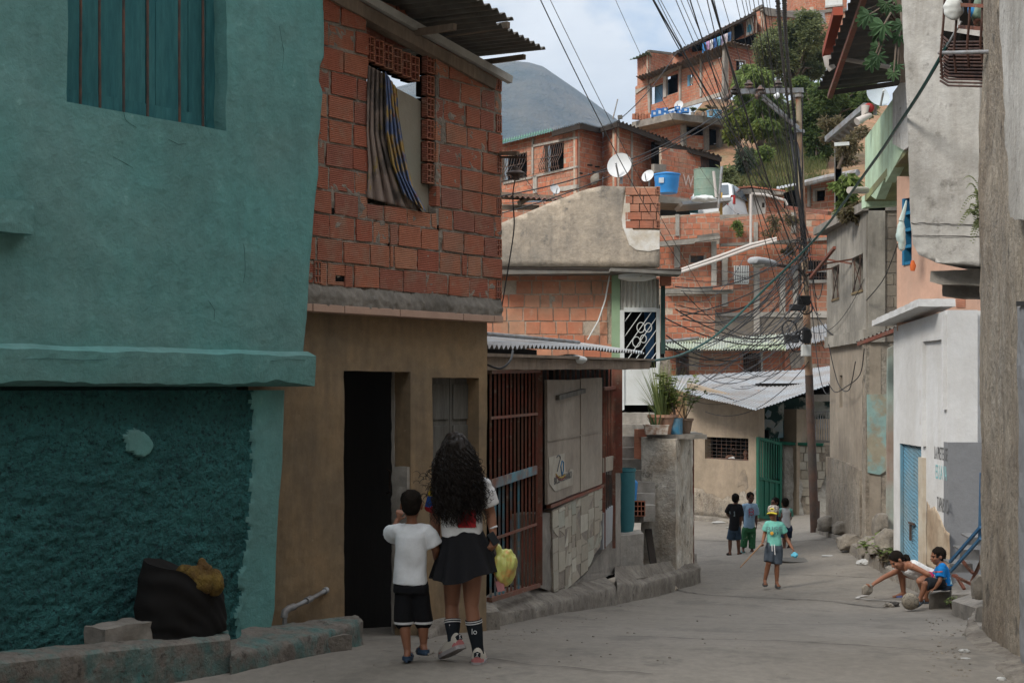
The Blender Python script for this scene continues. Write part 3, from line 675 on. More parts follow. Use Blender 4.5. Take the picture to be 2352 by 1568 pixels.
# bent water pipe
pz = [P(654, 1450, 10.0), P(654, 1412, 10.0), P(660, 1402, 10.02), P(668, 1396, 10.06), P(715, 1374, 10.35), P(752, 1353, 10.6)]
pp_ = thing('water_pipe', 'bent grey water pipe coming out of the ochre wall', 'pipe', pz[0])
MB().tube(pz, .0165, 10).obj('pipe', m_steel, pp_, smooth=True)
for q in ([P(652, 1418, 10), P(654, 1404, 10.01), P(664, 1396, 10.04), P(676, 1392, 10.1)], [P(703, 1379, 10.27), P(714, 1374, 10.34)], [P(745, 1357, 10.56), P(750, 1354, 10.59)]): MB().tube(q, .025, 10).obj('fitting', m_steel, pp_, smooth=True)
# ---------------------------------------------------------------- raw brick house over an ochre ground floor
WB = Wall.px(715, 10.3, 1153, 12.11); bh_ = thing('brick_house', 'unplastered brick upper floor over an ochre ground floor with open doorway', 'house', WB.w(1, -1.8))
sR = WB.st(1153, 600)[0]; zS, zB0 = .552, .745; topz = lambda s: 3.06 - .17 * s
sLft = -.35
o_s0, o_s1 = WB.st(845, 470)[0], WB.st(1003, 490)[0]
o_z0 = WB.st(900, 476)[1]; o_z1 = 3.2
polyB = [(sLft, zB0), (sR, zB0), (sR, topz(sR)), (sLft, topz(sLft))]
hb = [(o_s0, o_z0, o_s1, o_z1)]
mb = MB(); WB.cells(mb, polyB, hb, -.14, -.008); mb.obj('mortar', m_mort, bh_, rough=(.035, .010, 17))
ends = [(sR - .075, zB0 + .176 * k + .012, sR - .003, zB0 + .176 * (k + 1) - .012) for k in (0, 2, 4, 6, 8, 10)] + [(WB.st(722, 640)[0], zB0 + .012, WB.st(739, 640)[0], zB0 + .176)]
rg_ = random.Random(4)
small = [(WB.st(u, v)[0], WB.st(u, v + 8)[1], WB.st(u + wd, v)[0], WB.st(u + wd, v - 6)[1]) for u, v, wd in ((760, 484, 10), (770, 638, 22), (1006, 523, 4), (893, 563, 4), (1072, 617, 4))]
mb = MB(); blocks(WB, mb, polyB, hb + ends + small, .275, .176, .0, gap=.02, dep=.08, jit=.006, seed=11)
mb.obj('brickwork', m_brickn, bh_)
for q in small: WB.rect(MB(), *q[:2], *q[2:], -.011, -.008).obj('hole_shade_patch', m_void, bh_)  # flat black patches stand for the shade in broken holes
def hollow(W, r, o, par, m=None, nx=2, nz_=3):
 mbk, mbb = MB(), MB()
 W.rect(mbk, r[0], r[1], r[2], r[3], o - .12, o - .05)
 t = .010
 for i in range(nx + 1):
  s = r[0] + (r[2] - r[0] - t) * i / nx; W.rect(mbb, s, r[1], s + t, r[3], o - .06, o)
 for j in range(nz_ + 1):
  z = r[1] + (r[3] - r[1] - t) * j / nz_; W.rect(mbb, r[0], z, r[2], z + t, o - .06, o - .001)
 q = mbb.obj('hollow_block', m or m_brickn, par); mbk.obj('core', m_void, q)
for r in ends: hollow(WB, r, .002, bh_)
# jamb of the opening and the row of hollow blocks over it
sj0, sj1 = WB.st(984, 400)[0], o_s1
for k in range(12):
 z = zB0 + .176 * (k + 5)
 if o_z0 - .1 < z < topz(1.4) - .15: hollow(WB, (sj0 + .01, z + .01, sj1 - .002, z + .168), -.02, bh_)
for i in range(6):
 s = o_s0 + .01 + i * .105; zt = WB.at(-.05).st(845, 130)[1]
 if s + .1 < sj0 + .02: hollow(WB, (s, 2.49 - .012 * i, s + .1, 2.68 - .012 * i), -.03, bh_)
mb = MB(); blocks(WB, mb, [(o_s0 + .03, 2.69), (WB.st(958, 100)[0], 2.69), (WB.st(958, 100)[0], 3.0), (o_s0 + .03, 3.0)], [], .29, .2, -.1, seed=5); WB.rect(mb, o_s0 + .03, 2.69, WB.st(950, 100)[0], 3.0, -.22, -.12)
mb.obj('infill_blocks', m_brickn, bh_)
# floor slab edge: rough concrete over a strip of clay tiles
mb = MB(); rings = []
for s in list(np.arange(sLft, sR + .01, .03)):
 z = zB0 + .012 * noise.noise(V3(s * 9, 1, 0)); q = .012 * noise.noise(V3(s * 13, 4, 0)); q2 = .012 * noise.noise(V3(s * 17, 9, 0))
 rings.append([WB.w(s, z, -.2), WB.w(s, z, .0 + q2), WB.w(s, (z + zS) / 2 + .02, .02 + q), WB.w(s, zS + .05, .012 + q2), WB.w(s, zS + .03, -.2)])
mb.loft(rings).obj('floor_slab', m_conc, bh_, rough=(.03, .012, 22), smooth=True)
mb = MB(); s = sLft
for wd in (.35, .33, .62, .78, .41, .4):
 WB.rect(mb, s + .004, zS, min(s + wd, sR) - .004, zS + .055, -.12, .018); s += wd
 if s >= sR: break
mb.obj('tile_strip', m_pink, bh_, bevel=.004)
# ochre ground floor
WO = WB.at(-.12); sOR = WO.st(1118, 900)[0]
door = (WO.st(790, 1000)[0], -2.3, WO.st(943, 1000)[0], WO.st(943, 848)[1]); dz = WO.st(790, 857)[1]
wino = (WO.st(993, 900)[0], WO.st(1000, 1120)[1], WO.st(1100, 900)[0], WO.st(1100, 868)[1])
door = (door[0], door[1], door[2], (door[3] + dz) / 2)
mb = MB(); WO.cells(mb, [(-.5, -2.3), (sOR, -2.3), (sOR, zS), (-.5, zS)], [door, wino], -.17, 0)
mb.obj('plaster_wall', m_tan, bh_, rough=(.06, .008, 3), smooth=False)
mb = MB(); WO.rect(mb, door[2] - .002, -2.3, door[2] + .02, door[3], -.2, -.171); WO.rect(mb, door[2] - .03, -1.9, door[2] + .003, WO.st(900, 1075)[1], -.165, -.01); mb.obj('concrete_jamb', m_concl, bh_, rough=(.06, .01, 9))
mb = MB(); WO.rect(mb, door[0] - .3, -2.2, sOR - .04, door[3] + .1, -.8, -.72); dd = mb.obj('door', mat('doorway shade wood', (.011, .009, .007), var=.4, scv=9, bump=.3, stretch=(2, 2, .3)), bh_)  # the doorway's darkness is put into the door's near-black colour
mb = MB(); q = WO.at(-.69).st(895, 1105); mb.tube([WO.w(q[0], q[1] - .1, -.72), WO.w(q[0] - .02, q[1] - .09, -.67), WO.w(q[0] - .02, q[1] + .09, -.67), WO.w(q[0], q[1] + .1, -.72)], .008, 6); mb.obj('handle', m_iron, dd)
mb = MB(); W2 = WO.at(-.13); a = W2.st(985, 900)[0]; b = W2.st(1090, 900)[0]
for k in range(2):
 s0 = a + (b - a) * (.0 if k == 0 else .46); s1 = a + (b - a) * (.45 if k == 0 else 1)
 WO.rect(mb, s0, wino[1] - .05, s1, wino[3] + .05, -.16, -.135)
 for p_ in ((s0 + .03, wino[1] + .05, s1 - .03, wino[1] + .5), (s0 + .03, wino[1] + .55, s1 - .03, wino[3] - .05)): WO.rect(mb, p_[0], p_[1], p_[2], p_[3], -.135, -.12)
mb.obj('window_shutter', m_woodg, bh_, bevel=.004)
mb = MB(); WB.rect(mb, sLft, -2.3, sR - .03, zS, -4.5, -1.1); WB.rect(mb, sLft, zS + .01, o_s0 - .1, 2.75, -4.5, -.2); WB.rect(mb, o_s1 + .05, zS + .01, sR - .02, 2.35, -4.5, -.2); WB.rect(mb, o_s0 - .1, zS + .01, o_s1 + .05, 1.9, -4.5, -.6)
mb.obj('house_body', m_mort, bh_)
# roof beam and corrugated roof
pb0, pb1 = WB.p(800, -26, .03), WB.p(1172, 184, .03)
bdir = (pb1 - pb0)
MB().bar(pb0 - bdir * .3, pb1, .05, .062).obj('roof_beam', m_beam, bh_)
mb = MB(); q0 = pb0 - V3(0, 0, .1); q1 = pb1 - V3(0, 0, .1); mb.bar(q0 - bdir * .3 - V3(WB.n.x, WB.n.y, 0) * .05, q1 - bdir * .1 - V3(WB.n.x, WB.n.y, 0) * .05, .1, .1); mb.obj('wall_plate', m_wood, bh_, rough=(.1, .01, 6))
n3 = V3(WB.n.x, WB.n.y, 0); t3 = V3(WB.t.x, WB.t.y, 0)
mb = MB()
e0, e1 = P(1060, -25, 10.65), P(1180, 46, 11.0); dA = (e1 - e0).normalized()
corr(mb, e1, -dA * 1.6, 20, -n3 * 1.7 + V3(0, 0, .12), .016)
e1b = P(1253, 113, 11.82); dB = (e1b - P(1128, 45, 11.15)).normalized()
corr(mb, e1b, -dB * .98, 12, -n3 * 1.7 + V3(0, 0, .10), .016)
mb.obj('corrugated_roof', m_zincd, bh_, smooth=False)
MB().bar(P(1205, 131, 11.8), P(1205, 131, 11.8) - n3 * .9 + V3(0, 0, .03), .035, .04).obj('rafter', m_wood, bh_)
MB().bar(P(1168, 58, 11.3), P(1168, 58, 11.3) - n3 * .8 + V3(0, 0, .03), .04, .05).obj('rafter', m_wood, bh_)
MB().bar(P(1045, 62, 10.95), P(1045, 62, 10.95) - n3 * .8 + V3(0, 0, .03), .04, .05).obj('rafter', m_wood, bh_)
# board behind the opening
mb = MB(); Wb = WB.at(-.09)
Wb.pp(mb, [(905,200),(948,222),(970,236),(983,262),(987,330),(984,488),(890,480),(880,300)], -.02, 0)
mb.obj('window_panel', mat('pale panel', (.36, .33, .27), (.27, .27, .22), .4, 3, var=.15, streak=(.26, .22, .16), stc=1.2, sta=.3, bump=.2), bh_)
# patterned curtain hanging out of the opening
def drape(mb, L_, R_, nfold, amp, W, o, nu=60, nv=60, seed=0):
 """sheet between two polylines of pixels, top to bottom"""
 def at(pl, t):
  k = min(int(t * (len(pl) - 1)), len(pl) - 2); f = t * (len(pl) - 1) - k
  return (pl[k][0] * (1 - f) + pl[k + 1][0] * f, pl[k][1] * (1 - f) + pl[k + 1][1] * f)
 k = len(mb.v)
 for j in range(nv + 1):
  for i in range(nu + 1):
   a, b = at(L_, j / nv), at(R_, j / nv); x = i / nu
   fx = x + .5 / nfold / 6.283 * math.sin(x * nfold * 6.283)
   oo = o + amp * (1 + math.sin((x * nfold + .25 * math.sin(j / nv * 3 + seed)) * 6.283)) + .012 * noise.noise(V3(x * 5, j / nv * 4, seed))
   mb.v.append(W.at(oo).p(a[0] * (1 - fx) + b[0] * fx, a[1] * (1 - fx) + b[1] * fx))
 for j in range(nv):
  for i in range(nu):
   a = k + j * (nu + 1) + i; mb.f.append((a, a + 1, a + nu + 2, a + nu + 1))
 return mb
m_curt = mat('patterned curtain cloth', (.26, .2, .17), island=None, col2=(.10, .085, .075), amt2=.45, sc2=3.5, var=.25, scv=12, bump=.2, soft=.05, col3=(.24, .17, .03), sc3=6, amt3=.22)
m_curt2 = mat('yellow and blue print cloth', (.38, .25, .08), col2=(.11, .15, .27), amt2=.5, sc2=6, soft=.04, var=.25, scv=20, bump=.2, col3=(.2, .07, .06), sc3=9, amt3=.2)
ct = thing('curtain', 'crumpled printed curtain hanging out of the raw brick window opening', 'curtain', WB.p(860, 470, .02))
o_ = drape(MB(), [(845,150),(843,230),(842,300),(846,380),(843,455)], [(893,175),(896,250),(902,330),(930,405),(970,487)], 5, .022, WB, -.03).obj('faded_side', m_curt, ct, smooth=True)
o2 = drape(MB(), [(884,165),(888,230),(886,300),(897,370),(925,445)], [(912,205),(916,265),(930,350),(948,430),(978,486)], 4, .018, WB, .015, seed=2).obj('printed_side', m_curt2, ct, smooth=True)
for o in (o_, o2):
 q = o.modifiers.new('thickness', 'SOLIDIFY'); q.thickness = .004
# ---------------------------------------------------------------- barred shop front
def wall_vp(u0, d0, vp, u1):
 k = 1 / (d0 * (vp - u0)); return Wall.px(u0, d0, u1, 1 / (k * (vp - u1)))
WS = wall_vp(1122, 12.66, 2050, 1420)
shp = thing('shop_front', 'low shop with rusty bars, grey boards and broken tiles, beside the ochre doorway', 'shop', WS.w(3, -2.2))
def S(u, v, o=0): return WS.at(o).st(u, v)
# hinged gate of red bars, lower part showing blue paint
g0, g1 = S(1124, 1000)[0], S(1234, 1000)[0]
def vbar(W, u, v0, v1, o, w, m, par, name='bar', h=None):
 q = W.at(o); a = q.st(u, v0); b = q.st(u, v1)
 return MB().bar(q.w(a[0], b[1]), q.w(a[0], a[1]), w, h or w).obj(name, m, par)
def hbar(W, p, q, o, w, h, m, par, name='rail'):
 X = W.at(o); return MB().bar(X.p(*p), X.p(*q), w, h).obj(name, m, par)
gt = hbar(WS, (1124, 1377), (1236, 1343), .03, .05, .04, m_rust, shp, 'gate_frame')
hbar(WS, (1124, 853), (1236, 851), .03, .05, .04, m_rust, gt)
hbar(WS, (1128, 1112), (1232, 1078), .045, .02, .085, m_rustb, gt)
for q in (((1126, 960), (1234, 950)), ((1126, 1240), (1232, 1203))): hbar(WS, *q, .04, .012, .025, m_rust, gt)
for i in range(13):
 u = 1127 + 106 * (i / 12) ** .93
 vb = 1377 - 34 * (u - 1124) / 112; vm = 1112 - 34 * (u - 1128) / 104
 vbar(WS, u, 852, vm, .03, .02, m_rust, gt); vbar(WS, u, vm, vb, .03, .02, m_rustb if i in (0, 1, 2, 3, 5, 7) else m_rust, gt)
vbar(WS, 1238, 850, 1342, .0, .07, m_rust, shp, 'post')
WS.pp(MB(), [(1243,850),(1258,850),(1258,1335),(1243,1342)], -.3, -.22).obj('recess_panel', m_dkwood, shp)
WS.pp(MB(), [(1100,840),(1425,840),(1425,1320),(1100,1420)], -1.2, -.6).obj('shop_shade_sheet', m_void, shp)  # black sheet, the shop's inner shade put into its colour
# upper grille
for i in range(14):
 u = 1258 + 152 * (i / 13) ** .9
 vbar(WS, u, 846, 1000, -.03, .02, m_rust, shp)
# board panel, sagging sheets
bp_ = WS.pp(MB(), [(1257,872),(1300,872),(1300,1142),(1258,1158)], .0, .03).obj('board', m_board, shp)
WS.pp(MB(), [(1300,873),(1334,871),(1334,1128),(1300,1141)], .0, .024).obj('board', m_board, shp)
WS.pp(MB(), [(1334,869),(1383,867),(1383,1110),(1334,1129)], .0, .034).obj('board', m_board, shp)
hbar(WS, (1258, 1012), (1383, 991), .04, .006, .012, m_board, shp, 'seam')
hbar(WS, (1281, 913), (1342, 897), .055, .04, .05, m_woodg, shp, 'bracket')
hbar(WS, (1260, 1163), (1383, 1115), .0, .05, .035, m_rust, shp, 'sill_rail')
# poster with numerals, arc and word
ps_ = thing('poster', 'torn white poster with a blue and yellow emblem, pasted on the grey boards', 'poster', WS.p(1282, 1128, .05))
WS.pp(MB(), [(1261,1050),(1297,1040),(1299,1083),(1306,1084),(1310,1076),(1317,1078),(1316,1113),(1275,1128),(1262,1110)], .034, .038).obj('paper', mat('poster paper', (.40, .37, .31), (.31, .28, .23), .4, 5, var=.15, bump=.1), ps_)
def ink(n, c): return mat('ink ' + n, c, var=.15, bump=0, rough=.8)
def text(W, body, u, v, h, o, m, par, name='lettering', width=None, squash=1.0, shear=0):
 cu = bpy.data.curves.new(name, 'FONT'); cu.body = body; cu.size = 1; cu.extrude = .002
 ob = bpy.data.objects.new(name, cu); COL.objects.link(ob); dg = bpy.context.evaluated_depsgraph_get()
 me = bpy.data.meshes.new_from_object(ob.evaluated_get(dg)); bpy.data.objects.remove(ob); bpy.data.curves.remove(cu)
 xs_ = [q.co.x for q in me.vertices]; ys_ = [q.co.y for q in me.vertices]; x0, x1, y0, y1 = min(xs_), max(xs_), min(ys_), max(ys_)
 q = W.at(o).st(u, v); wdt = width or h * (x1 - x0) / (y1 - y0)
 for vv in me.vertices:
  X = (vv.co.x - x0) / (x1 - x0) * wdt; Y = (vv.co.y - y0) / (y1 - y0) * h
  vv.co = W.w(q[0] + X, q[1] + Y + shear * X, o + vv.co.z * .5)
 me.update(); return link(name, me, m, par)
text(WS, 'BICENTENARIO', 1273, 1113, .075, .042, ink('grey', (.1, .1, .1)), ps_, width=S(1313, 1100)[0] - S(1273, 1113)[0], shear=.03)
def stroke(W, uv, r, o, m, par, name='emblem'):
 q = [W.p(a, b, o) for a, b in uv]; return MB().tube(q, r, 6).obj(name, m, par)
stroke(WS, [(1279,1050),(1282,1045),(1286,1046),(1287,1053),(1283,1068),(1280,1082)], .005, .042, ink('dkgrey', (.09, .1, .11)), ps_)
stroke(WS, [(1290,1088),(1288,1070),(1291,1058),(1294,1060),(1294,1080),(1291,1090)], .007, .042, ink('blue', (.05, .17, .30)), ps_)
stroke(WS, [(1277,1088),(1284,1096),(1292,1096),(1298,1090)], .006, .042, ink('ochre', (.45, .30, .04)), ps_)
stroke(WS, [(1277,1092),(1284,1101),(1292,1101),(1298,1095)], .004, .042, ink('red', (.32, .06, .05)), ps_)
# broken tile panel below
tp = [(1268,1172),(1383,1115),(1379,1255),(1352,1290),(1340,1320),(1322,1330),(1303,1346),(1271,1356)]
WS.pp(MB(), tp, -.1, .0).obj('tile_bed', m_mort, shp)
rg = random.Random(9); mb = MB(); q = [S(*p) for p in tp]
s0, s1, z0, z1 = min(a[0] for a in q), max(a[0] for a in q), min(a[1] for a in q), max(a[1] for a in q)
hull = [S(*p) for p in ((1268,1175),(1383,1118),(1381,1235),(1350,1308),(1303,1350),(1271,1358))]
s = s0
while s < s1:
 wd = rg.uniform(.16, .42); z = z0 - rg.random() * .2
 while z < z1:
  h = rg.uniform(.10, .24); g = .004
  j = lambda: rg.uniform(-.008, .008)
  c = [(s + g + j(), z + g + j()), (s + wd - g + j(), z + g + j()), (s + wd - g + j(), z + h - g + j()), (s + g + j(), z + h - g + j())]
  if rg.random() < .3: c[rg.randrange(4)] = (s + wd * rg.uniform(.3, .7), z + h * rg.uniform(.3, .7))
  c = clip(c, hull)
  if len(c) > 2 and abs(area(c)) > .001 and rg.random() > .04: WS.prism(mb, c, -.004, .007 + rg.uniform(-.003, .003))
  z += h
 s += wd
mb.obj('tiling', m_tile, shp)
WS.pp(MB(), [(1236,1180),(1268,1176),(1271,1358),(1234,1346)], -.3, -.02).obj('masonry_pier', m_conc, shp, rough=(.1, .02, 6), smooth=True)
# narrow door with grille and its red post
dn = WS.pp(MB(), [(1386,1052),(1409,1046),(1408,1078),(1386,1085)], -.02, .02).obj('narrow_door', m_board, shp)
WS.pp(MB(), [(1386,1178),(1408,1160),(1406,1240),(1385,1262)], -.02, .02).obj('lower_sheet', m_zinc, dn)
for u in (1387, 1410): vbar(WS, u, 893, 1258, .01, .04, m_rust, dn, 'stile')
for i in range(6): vbar(WS, 1389 + i * 4, 895, 1052, .0, .016, m_rust, dn); vbar(WS, 1389 + i * 4, 1080, 1170, .0, .016, m_iron, dn)
hbar(WS, (1385, 893), (1412, 890), .01, .04, .04, m_rust, dn, 'head_rail')
vbar(WS, 1417, 846, 1085, .03, .13, m_rust, shp, 'post')
WS.pp(MB(), [(1303,1350),(1345,1318),(1384,1262),(1410,1240),(1410,1090),(1425,1080),(1427,1310),(1290,1362)], -.35, -.03).obj('base_wall', m_conc, shp, rough=(.12, .015, 6), smooth=False)
# fascia and corrugated roof
WF = Wall(P(1112, 1, 12.35).xy, P(1497, 1, 18.0).xy); LF = WF.len
mb = MB(); WF.prism(mb, [(-.35, .15), (LF - .12, .235), (LF, .335), (-.35, .26)], -.25, 0)
mb.obj('fascia', m_wood, shp, rough=(.12, .012, 5))
mb = MB(); WF.prism(mb, [(-.35, .265), (LF, .34), (LF, .362), (-.35, .295)], -.3, .04); mb.obj('gutter_board', m_wood, shp)
r0 = P(1116, 795, 12.3); r1 = P(1480, 806, 17.7); nS = V3(WF.n.x, WF.n.y, 0)
corr(MB(), r0, r1 - r0, 46, -nS * 1.0 + V3(0, 0, .12), .02, wob=.03).obj('corrugated_roof', m_zinc, shp)
pr_ = [P(1116, 774, 13.2), P(1240, 784, 14.9), P(1330, 792, 16.2)]
MB().tube([q + V3(0, 0, .03) for q in pr_], .02, 8).obj('roof_pipe', m_steel, shp, smooth=True)
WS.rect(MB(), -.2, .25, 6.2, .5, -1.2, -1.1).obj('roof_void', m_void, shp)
MB().ell(P(1310, 825, 15), .18, .12, .05).obj('plastic_bag', m_wpaint, label='crumpled white plastic bag on the shop fascia under the corrugated edge', cat='bag', rough=(.05, .02, 9), smooth=True)
# raised pavement and kerb in front of the shop
kt = [ (1010,1440,-1.92),(1040,1412,-1.93),(1100,1390,-1.95),(1148,1397,-2.0),(1146,1409,-2.05),(1250,1386,-2.2),(1350,1364,-2.32),(1415,1345,-2.42)]
f3 = [pxz(*q) for q in ((985,1462,-1.93),(1010,1432,-1.9),(1050,1410,-1.9),(1148,1398,-1.93))]
def behind(f, W, o):
 return [V3(*(W.a + W.t * ((q.xy - W.a).dot(W.t)) + W.n * o), q.z + .02) for q in f]
b3 = [pxz(960,1440,-1.9), pxz(985,1410,-1.88), pxz(1040,1385,-1.86), pxz(1120,1372,-1.88)]
kerb(f3, b3, .1, m_kerb).obj('kerb', m_kerb, label='low sloping kerb step below the small shuttered window, behind the girl', cat='kerb', rough=(.07, .014, 5), smooth=True)
f4 = [pxz(*q) for q in ((1130,1408,-2.03),(1200,1396,-2.1),(1300,1376,-2.24),(1416,1345,-2.42))]
b4 = [WS.w(-.1, -1.93, -.2), WS.w(1.2, -1.96, -.2), WS.w(3.4, -2.12, -.2), WS.w(6.1, -2.36, -.3)]
kerb(f4, b4, .1, m_kerb).obj('kerb', m_kerb, label='long concrete kerb along the foot of the barred shop', cat='kerb', rough=(.09, .014, 5), smooth=True)
f5 = [pxz(*q) for q in ((1417,1340,-2.42),(1475,1341,-2.62),(1510,1330,-2.66),(1560,1318,-2.8),(1598,1308,-2.88),(1609,1303,-2.9))]
b5 = [pxz(*q) for q in ((1417,1318,-2.42),(1470,1310,-2.52),(1500,1300,-2.6),(1550,1298,-2.75),(1585,1290,-2.85),(1598,1286,-2.9))]
kerb(f5, b5, .1, m_kerb).obj('kerb', m_kerb, label='curved grey kerb around the foot of the stained pillar', cat='kerb', rough=(.09, .012, 5), smooth=True)
mb = MB(); t_ = [pxz(1412,1300,-2.33), pxz(1480,1296,-2.45), pxz(1560,1285,-2.7), pxz(1600,1270,-2.85)]; k_ = [pxz(1412,1335,-2.43), pxz(1480,1325,-2.58), pxz(1540,1318,-2.76), pxz(1595,1306,-2.89)]
mb.loft([[a, b, b - V3(0, 0, .6), a - V3(0, 0, .6)] for a, b in zip(t_, k_)]).obj('pavement', m_kerb, kind='structure')
# ---------------------------------------------------------------- brick house with a stained parapet behind the shop
W3 = Wall((-2.5, 23.5), (4, 23.5)); h3 = thing('parapet_house', 'brick house with a stained beige parapet, green post and barred white door', 'house', W3.w(2.5, -2))
def q3(*L_): return [W3.st(*p) for p in L_]
wx = W3.st(1405, 700)[0]
mb = MB(); poly = [W3.st(1060, 830), W3.st(1405, 830), W3.st(1405, 622), W3.st(1060, 622)]
W3.prism(mb, poly, -.2, -.012); mb.obj('mortar', m_mortl, h3)
mb = MB(); blocks(W3, mb, poly, [(W3.st(1395, 1)[0], W3.st(0, 790)[1], wx, W3.st(0, 690)[1]), (W3.st(1262, 1)[0], W3.st(0, 693)[1], W3.st(1275, 1)[0], W3.st(0, 680)[1])], .262, .222, 0, gap=.02, jit=.006, miss=.03, seed=21)
mb.obj('brickwork', m_brickp, h3)
par = [(1120,525),(1154,511),(1213,487),(1262,466),(1305,450.7),(1330,440),(1347,435),(1382,427),(1436,428.5),(1436,527),(1515.5,528),(1515.5,612),(1120,612)]
relief(W3, par, -.25, .06, .11, .010, 4, 'parapet', m_par, h3)
W3.pp(MB(), [(1437,440),(1446,450),(1448,515),(1455,530),(1515,529),(1515,572),(1490,577),(1462,574),(1445,562),(1438,540),(1430,520),(1428,505)], .05, .072).obj('white_patch', mat('patchy whitewash', (.62, .6, .56), (.46, .40, .32), .42, 3.5, var=.2, bump=.5, soft=.1), h3)
W3.pp(MB(), [(1436,429),(1516,429),(1516,528),(1436,528)], -.2, .03).obj('pier_mortar', m_mortl, h3)
mb = MB(); pp2 = q3((1436,526),(1514,526),(1514,429),(1436,429)); er = [(W3.st(1506, 1)[0], W3.st(0, v + 19)[1], W3.st(1515, 1)[0], W3.st(0, v)[1]) for v in (430, 467, 507)]
blocks(W3, mb, pp2, er, .25, .136, .075, gap=.016, jit=.005, seed=3); mb.obj('pier_bricks', m_brick, h3)
for r in er: hollow(W3, r, .08, h3, m_brick, 2, 2)
MB().bar(W3.p(1110, 615, .45), W3.p(1565, 621, .45), .02, .035).obj('roof_edge', m_dkwood, h3)
mb = MB(); W3.pp(mb, [(1110,613),(1565,617),(1565,626),(1110,630)], -.2, .45); mb.obj('eave_slab', m_zincd, h3)
MB().bar(W3.p(1400, 622, .6), W3.p(1560, 630, .6), .5, .05).obj('door_canopy', m_zincd, h3)
W3.pp(MB(), [(1405,622),(1424,634),(1424,830),(1405,830)], -.2, .05).obj('green_post', mat('pale green post', (.27, .38, .24), (.2, .28, .17), .4, 3, var=.15, bump=.2), h3)
WD = W3.at(.02); a, b = WD.st(1430, 712), WD.st(1514, 640)
corr(MB(), WD.w(*WD.st(1424, 712)), WD.w(*WD.st(1514, 712)) - WD.w(*WD.st(1424, 712)), 9, V3(0, 0, b[1] - a[1]), .016).obj('corrugated_panel', mat('white sheet', (.46, .46, .42), (.4, .38, .34), .4, 2, var=.12, rough=.6, bump=.1), h3)
df = W3.pp(MB(), [(1424,712),(1434,712),(1434,940),(1424,945)], -.02, .05).obj('door_frame', m_wpaint, h3)
W3.pp(MB(), [(1508,708),(1516,708),(1516,936),(1508,936)], -.02, .05).obj('jamb', m_wpaint, df)
W3.pp(MB(), [(1434,706),(1508,706),(1508,716),(1434,716)], -.02, .05).obj('head', m_wpaint, df)
W3.pp(MB(), [(1430,848),(1508,844),(1508,930),(1434,930)], -.02, .03).obj('door_panel', m_wpaint, df)
W3.pp(MB(), [(1420,700),(1516,700),(1516,950),(1420,950)], -.4, -.25).obj('doorway_dark', m_void, h3)
W3.pp(MB(), [(1480,716),(1504,716),(1502,830),(1484,830)], -.24, -.2).obj('blue_door', mat('deep blue door', (.012, .045, .10), var=.2, bump=.1), h3)
for (p, q) in (((1435,738),(1450,717)),((1435,772),(1474,717)),((1435,805),(1496,717)),((1438,830),(1507,730)),((1455,832),(1507,758)),((1473,832),(1507,786)),((1491,832),(1507,810))):
 MB().bar(W3.p(*p, .01), W3.p(*q, .01), .025, .012).obj('grille_bar', m_wpaint, df)
for (cx, cy, rr) in ((1472,752,9),(1489,752,8),(1462,785,9),(1478,778,7)):
 MB().tube([W3.p(cx + rr * math.cos(t), cy + 1.3 * rr * math.sin(t), .015) for t in np.linspace(0, 6.283, 20)], .008, 5).obj('grille_curl', m_wpaint, df)
MB().tube([W3.p(1400 , 633, .1), W3.p(1390, 690, .1), W3.p(1375, 735, .1), W3.p(1350, 780, .1)], .012, 6).obj('white_rope', m_wpaint, label='white rope hanging diagonally across the pale brick wall', cat='rope')
W3.pp(MB(), [(1516,820),(1540,822),(1542,945),(1516,945)], -.2, .04).obj('gate_pier', m_oldw, h3, rough=(.1, .02, 6))
vb_ = lambda u, v0, v1, w, m, n: W3.pp(MB(), [(u, v0), (u + w, v0), (u + w, v1), (u, v1)], .0, .1).obj(n, m, h3)
vb_(1519, 640, 812, 9, m_dgreen, 'side_post')
W3.pp(MB(), [(1518,632),(1542,632),(1542,655),(1518,655)], .0, .2).obj('corner_bricks', m_brick, h3)
mb = MB(); W3.rect(mb, .2, -2.5, W3.st(1405, 1)[0], W3.st(0, 600)[1], -3.5, -.4); W3.rect(mb, W3.st(1405, 1)[0] + .02, W3.st(0, 700)[1], W3.st(1514, 1)[0], W3.st(0, 600)[1], -3.5, -.45); mb.obj('house_body', m_mort, h3)
W3.pp(MB(), [(1060,830),(1424,830),(1424,1250),(1060,1250)], -.2, -.03).obj('lower_wall', m_conc, h3)
mb = MB(); lp = lambda c, rr: mb.lathe(c, [(rr, 0), (rr, -.06), (rr * .5, -.1), (.02, -.1)], 16)
lp(W3.p(1463, 631, .35) , .34 * .9); mb.obj('porch_lamp', m_wpaint, label='round white porch lamp under the eave above the barred white door', cat='lamp', smooth=True)
# concrete stairs up to that door
st_ = thing('concrete_stairs', 'steep worn concrete stairs climbing to the barred white door', 'stairs', P(1450, 1160, 21.5))
n = 9
for i in range(n):
 t = i / (n - 1); d = 21.2 + t * 2.0; v = 1160 - t * 212; z0 = P(1450, v, d).z
 x0, x1 = P(1415, v, d).x, P(1505, v, d).x
 mb = MB(); mb.prism([V3(x0, d, z0 - .24), V3(x1, d, z0 - .24), V3(x1, d, z0), V3(x0, d, z0)], [V3(x0, 23.48, z0 - .24), V3(x1, 23.48, z0 - .24), V3(x1, 23.48, z0), V3(x0, 23.48, z0)])
 mb.obj('step', m_concl, st_, rough=(.12, .012, 7), smooth=False)
